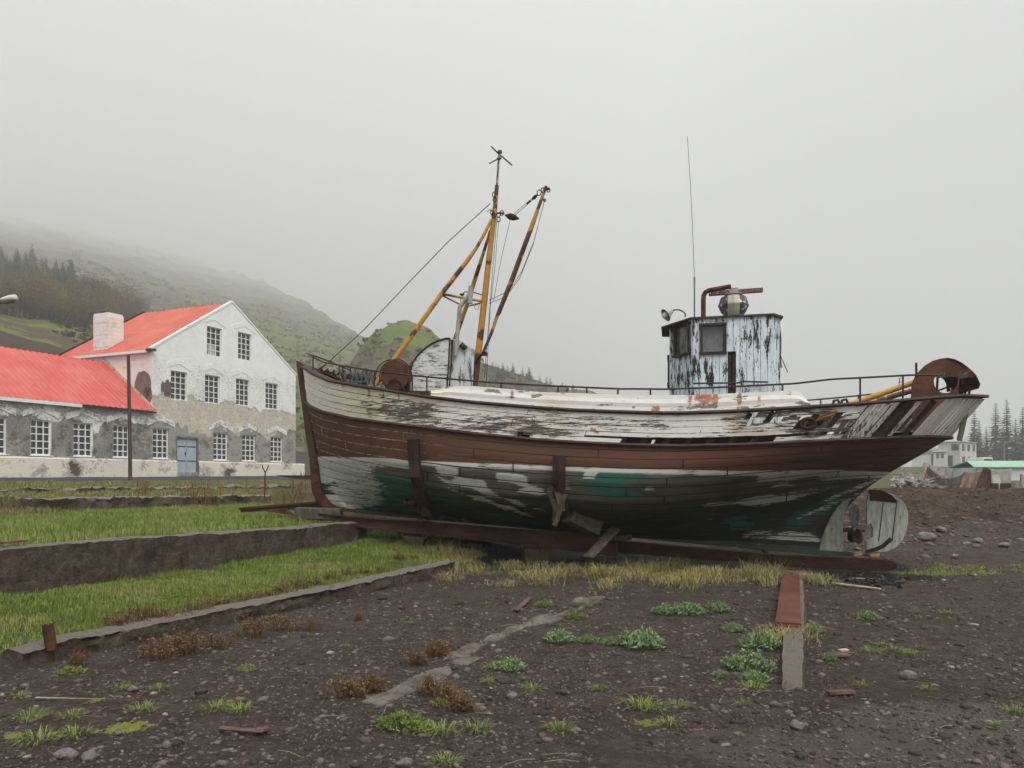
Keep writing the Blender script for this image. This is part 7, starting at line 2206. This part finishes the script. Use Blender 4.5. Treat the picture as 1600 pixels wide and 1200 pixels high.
set_out(kindset('grass_tuft', tuft, (21, 22, 23), M_herb, 'grass tuft'), [
    (690, 1146, 1.1, 'bright tuft, left of two near the bottom centre', 0), (745, 1140, 1.0, 'bright tuft, right of two near the bottom centre', 0), (772, 1044, .9, 'yellow green upright tuft left of a wormwood clump', 0), (768, 1066, .7, 'thin tuft beside the black stone', 0), (833, 1078, .8, 'flat tuft right of the black stone', 0), (1173, 1078, .9, 'vivid green tuft under the nearest wormwood by the raised strip', 0),
    (695, 1192, .8, 'tuft at the bottom edge of the view', 0), (875, 1140, .9, 'flat light green tuft in the lower centre', 0), (935, 1078, .6, 'faint tuft in the gravel right of centre', 0), (1048, 1132, .8, 'green tuft below the sprawling dry grass', 0), (1000, 1105, 1.1, 'sprawling pale grass right of centre', 0), (1020, 1110, .9, 'second sprawling pale grass right of centre', 0), (1060, 1105, .7, 'thin grass blades at right of the sprawl', 0), (1160, 1103, .6, 'low yellow tuft left of the red stone', 0),
    (340, 1110, 1.0, 'pale grass tuft in the left foreground', 0), (378, 1113, .9, 'whitish tuft right of another pale one', 0), (60, 1160, 1.2, 'bright green tuft at the lower left', 0), (118, 1150, 1.0, 'green tuft beside the mossy cushion', 0), (228, 1112, 1.0, 'long bladed tuft above the mossy cushion', 0), (190, 1080, .7, 'wispy tuft under the low kerb', 0), (110, 1122, .8, 'short tuft above two others at left', 0), (45, 1125, 1.0, 'broad tuft near the left edge', 0), (30, 1092, .7, 'small tuft at the left edge', 0), (250, 1080, .7, 'thin tuft under the kerb weeds', 0),
    (1360, 1018, .9, 'grassy mat in the right gravel', 0), (1400, 1016, .8, 'grassy mat beside a yellow one at right', 0), (1425, 1022, .9, 'yellowish mat of grass at right', 0), (1380, 1008, .8, 'thin line of grass blades at right', 0), (1480, 960, 1.0, 'distant faint tuft on the right gravel', 0), (1450, 1075, .6, 'tiny tuft in the lower right gravel', 0), (1590, 1115, .9, 'bright tuft at the right edge', 0), (1345, 1072, .6, 'brownish tuft in the right foreground', 0), (1555, 1135, .6, 'tuft in the wet lower right corner', 0), (950, 978, .5, 'little tuft near the middle clump', 0), (1105, 975, .45, 'scrap of grass under the small pale wormwood', 0), (540, 1010, .5, 'scrap of grass on the bare gravel behind the kerb weeds', 0), (700, 985, .5, 'scrap of grass left of the buried strip', 0), (640, 975, .5, 'scrap of grass in the middle of the bare gravel', 0), (930, 945, .6, 'yellow tuft under the straw', 0), (760, 945, .6, 'thin tuft by the kerb end', 0)], 'grass tufts in the gravel')
wl_ = 'brown dry weed stalks in the row along the grass side of the low kerb'
row = [(180 + 26 * k, 985 - 5.9 * k + rnd.uniform(-6, 3), (1.0 - .02 * k, 1, 1.0 - .02 * k), wl_, .14) for k in range(19)]
set_out(kindset('dry_weed', weed, (31, 32, 33), M_weed, 'weeds'), row, 'weed row along the kerb')
set_out(kindset('dry_weed', weed, (34, 35), M_weed, 'weeds'), [
    (245, 1030, (1.15, 1.6, 1.1), 'tall brown weed clump, left of three before the kerb', 0), (290, 1022, (1.2, 1.6, 1.15), 'tall brown weed clump, middle of three before the kerb', 0), (335, 1012, (.8, 1.4, .8), 'brown weed clump, right of three before the kerb', 0), (395, 995, (1.1, 1.5, 1.1), 'brown weed clump halfway along the kerb', 0), (435, 984, (1.1, 1.5, 1.0), 'brown weed clump past halfway along the kerb', 0), (122, 1042, (.4, 1, .7), 'single brown weed near the kerb end', 0), (487, 985, (.3, 1, .8), 'few brown stalks on the bare gravel', 0)], 'weed clumps before the kerb')
set_out(kindset('dry_weed', lambda s: weed(s, 90, .15, .125), (36, 37), M_weed, 'weeds'), [
    (545, 1088, (.8, 1.2, 1), 'rusty weed clump, left part of the near clump on the buried strip', 0), (580, 1078, (.8, 1.1, .9), 'rusty weed clump, right part of the near clump on the buried strip', 0), (652, 1038, (.55, 1, .9), 'dark rusty weeds behind a small green one on the buried strip', 0), (683, 1024, (.8, 1, 1), 'bushy rusty weed clump farthest along the buried strip', 0), (700, 1095, (.7, 1.2, .9), 'sparse red brown stalks right of the buried strip', 0), (670, 1085, (.4, 1, 1.1), 'few red stalks beside the buried strip', 0), (720, 1110, (.6, 1.2, .8), 'red brown stalks among green herbs', 0), (560, 970, (.3, .8, .6), 'withered weed at the far kerb foot', 0), (720, 945, (.5, .8, .4), 'reddish weeds on the far gravel', 0)], 'rusty weeds on the buried strip')
mm = leafmat('moss', (0.085, 0.092, 0.014), (0.15, 0.145, 0.03))
set_out(kindset('moss_cushion', moss, (41, 42), mm, 'moss'), [(196, 1137, .5, 'yellow green mossy cushion in the left foreground', 0), (55, 1122, .30, 'small moss patch at the left', 0), (150, 1098, .25, 'ochre moss patch under a straw', 0), (1010, 1128, .38, 'ochre moss patch in the lower centre', 0), (20, 1152, .25, 'moss patch at the lower left edge', 0)], 'moss patches')
# rocks
def rock(seed, sx=1.0, sz=.6):
    bmx = bmesh.new(); bmesh.ops.create_icosphere(bmx, subdivisions=3, radius=.5)
    for v in bmx.verts:
        k = 1 + .45 * mnoise.noise(v.co * 1.6 + Vector((seed, 0, 0))) + .12 * mnoise.noise(v.co * 5 + Vector((seed, 3, 0)))
        v.co = Vector((v.co.x * k * sx, v.co.y * k * .8, v.co.z * k * sz))
    m = MB(); bmx.verts.index_update()
    m.add([v.co.copy() for v in bmx.verts], [[v.index for v in f.verts] for f in bmx.faces]); bmx.free()
    return m
M_rk = mottled('dark_rock', (0.026, 0.025, 0.026), (0.070, 0.066, 0.064), 6, 0.6, bump=.01)
M_rkl = mottled('pale_rock', (0.11, 0.10, 0.092), (0.20, 0.185, 0.17), 5, 0.8, bump=.01)
for i, (px, py, wpx, mat, lab, zr_) in enumerate([(785, 1066, 26, M_rk, 'black rounded stone beside a thin tuft', 0), (800, 1090, 20, M_rkl, 'grey stone just below the black one', 0), (878, 1083, 17, M_rk, 'black angular stone right of centre', 0), (315, 1086, 18, M_rk, 'dark stone in the left foreground gravel', 0), (208, 1082, 18, M_rkl, 'flat grey stone under the kerb weeds', 0), (103, 1182, 34, M_rkl, 'flat slab of grey stone at the bottom left', 0), (140, 1184, 26, M_rkl, 'grey stone right of the flat slab', 0), (375, 1097, 18, mottled('red_stone', (.09, .055, .045), (.14, .085, .07), 6), 'reddish stone right of the pale tufts', 0), (1090, 1130, 16, M_rk, 'dark stone in the lower middle', 0), (902, 1142, 18, M_rkl, 'brown grey stone beside a flat light tuft', 0), (630, 1196, 26, M_rkl, 'stone at the bottom edge', 0), (1245, 1138, 26, M_rkl, 'brown flat stone in the right foreground', 0), (1420, 1060, 28, M_rkl, 'flat grey stone in the right gravel', 0), (1250, 1182, 20, M_rk, 'stone near the wet bottom right ground', 0), (185, 1148, 14, M_rkl, 'small stone beside the mossy cushion', 0)]):
    g_ = G(px, py); D = g_.y
    o = lone(rock(i * 3.1, 1.0, .55), 'stone', mat, lab, 'stone', 'bigger stones in the yard')
    s = wpx / FPX * D; o.scale = (s, s, s); o.location = (g_.x, g_.y, ground_z(g_.x, g_.y) - .28 * s * .5); o.rotation_euler = (0, 0, i * 1.3)
for i, (px, py, wpx, lab) in enumerate([(1446, 822, 24, 'large pale rock low on the earth bank right of the rudder'), (1528, 826, 15, 'pale rock halfway up the bank'), (1492, 858, 14, 'pale rock at the foot of the bank'), (1525, 838, 10, 'small rock under another on the bank'), (1470, 802, 16, 'flat rock high on the bank'), (1568, 836, 14, 'rock at right on the bank'), (1340, 842, 9, 'pale stone seen behind the propeller')]):
    D = interp(py, [(800, 18.4), (830, 16.9), (860, 15.7)]); p = W(px, py, D)
    o = lone(rock(50 + i * 2.3, 1.1, .6), 'rock', M_rkl, lab, 'rock', 'pale rocks on the bank')
    s = wpx / FPX * D; o.scale = (s, s, s); o.location = (p.x, p.y, ground_z(p.x, p.y) - .1 * s); o.rotation_euler = (0, 0, i * 1.9)
# bits of timber
M_redw = mottled('red_brown_wood', (0.075, 0.038, 0.030), (0.135, 0.080, 0.065), 6, 0.8, (1, 1, 1), .004)
M_palew = mottled('pale_plank', (0.28, 0.23, 0.18), (0.42, 0.36, 0.29), 6, 0.8)
for a, b, wd, mat, nm, lab in [((806, 958), (828, 938), .07, M_redw, 'wood_strip', 'red brown strip of wood lying at the buried strip end'), ((1300, 914), (1376, 923), .06, M_palew, 'plank', 'long pale plank lying under the beam end'), ((1330, 900), (1385, 903), .05, M_palew, 'plank', 'thin whitish lath under the keel beam end'), ((343, 1144), (412, 1150), .04, M_redw, 'branch', 'dark red piece of driftwood in the left foreground'), ((400, 1149), (419, 1146), .055, M_redw, 'wood_strip', 'thick knotted end of the red driftwood'), ((1300, 1028), (1325, 1027), .09, M_redw, 'wood_strip', 'short reddish board right of the raised strip'), ((1292, 1088), (1333, 1086), .06, M_redw, 'wood_strip', 'reddish lath in the lower right gravel'), ((1312, 1021), (1325, 1020), .05, M_palew, 'wood_strip', 'tiny white topped chip above the reddish board'), ((0, 852), (40, 848), .10, M_redw, 'board', 'reddish board lying on top of the tall wall at left'), ((55, 1100), (225, 1102), .006, mottled('dry_cane', (0.2, 0.14, 0.09), (0.3, 0.22, 0.15), 5), 'cane', 'long straight dry cane lying in the left foreground')]:
    z0 = .8 if lab.startswith('reddish board lying') else 0
    A, B = G(a[0], a[1], z0), G(b[0], b[1], z0)
    for q in (A, B): q.z = (ground_z(q.x, q.y) if z0 == 0 else z0) + .03
    A, B = A, B
    m = MB().bar(A, B, wd, min(.022, wd * .4), (0, 0, 1), .004)
    o = lone(m, nm, mat, lab, 'wood', smooth=False); bv = o.modifiers.new('bevel', 'BEVEL'); bv.width = .004
# charred scraps under the stern
m = MB(); r4 = random.Random(9)
for k in range(90):
    g_ = G(r4.gauss(1365, 28), r4.gauss(909, 4)); g_.z = ground_z(g_.x, g_.y) + r4.uniform(0, .05)
    m.box(g_, (r4.uniform(.03, .16), r4.uniform(.02, .10), r4.uniform(.01, .04)), Matrix.Rotation(r4.uniform(0, 3), 3, (r4.gauss(0, .3), r4.gauss(0, .3), 1)))
o = lone(m, 'charred_scraps', mottled('charred', (0.010, 0.010, 0.011), (0.03, 0.03, 0.032), 8, .4, c3=(.3, .3, .3), t3=.68), 'black charred scraps on the ground under the stern', 'scraps', smooth=False)
o['kind'] = 'stuff'
# bare bushes by the wall of the upper terrace
SB = []
for k in range(2):
    e = empty('bare_bush', label='-', cat='bush')
    r5 = random.Random(200 + k); m = MB()
    for j in range(16):
        a = r5.uniform(0, 6.28); q = Vector((r5.gauss(0, .12), r5.gauss(0, .12), -.05)); d = Vector((math.cos(a) * .3, math.sin(a) * .3, 1)).normalized(); pts = [q]
        for s in range(3):
            q = q + d * .26 * r5.uniform(.7, 1.2); d = (d + Vector((r5.gauss(0, .2), r5.gauss(0, .2), .1))).normalized(); pts.append(q)
        m.tube(pts, [.009, .007, .005, .003], 4)
        for s in (1, 2): m.tube([pts[s], pts[s] + Vector((r5.gauss(0, .12), r5.gauss(0, .12), .18))], .003, 3)
    m.build('stems', M_weed, e, attrs={'tone': [.4] * len(m.v)}); SB.append(e)
used = set()
for i, (px, py, D, s, lab) in enumerate([(217, 757, 23.5, .8, 'leafless bush, left one before the door of the white house'), (228, 756, 23.8, .7, 'leafless bush close right of another before the door'), (315, 764, 22.5, 1.3, 'wide leafless bush left of the iron fork'), (300, 763, 22.8, 1.0, 'leafless bush at the left of the wide one'), (335, 762, 22.8, 1.0, 'leafless bush right of the wide one'), (440, 772, 20.0, 1.0, 'leafless bush right of the iron fork'), (462, 770, 20.0, 1.2, 'leafless greenish bush under the stem of the boat'), (470, 745, 27.0, 1.5, 'tall leafless bush behind the stem of the boat'), (452, 775, 19.5, .8, 'low bush at the far wall end')]):
    k = i % 2; o = SB[k] if k not in used else copy_tree(SB[k]); used.add(k)
    p = W(px, py, D); o.location = (p.x, p.y, ground_z(p.x, p.y)); o.scale = (s, s, s); o.rotation_euler = (0, 0, i * 1.1)
    tag(o, lab, 'bush', 'leafless bushes on the upper terrace')
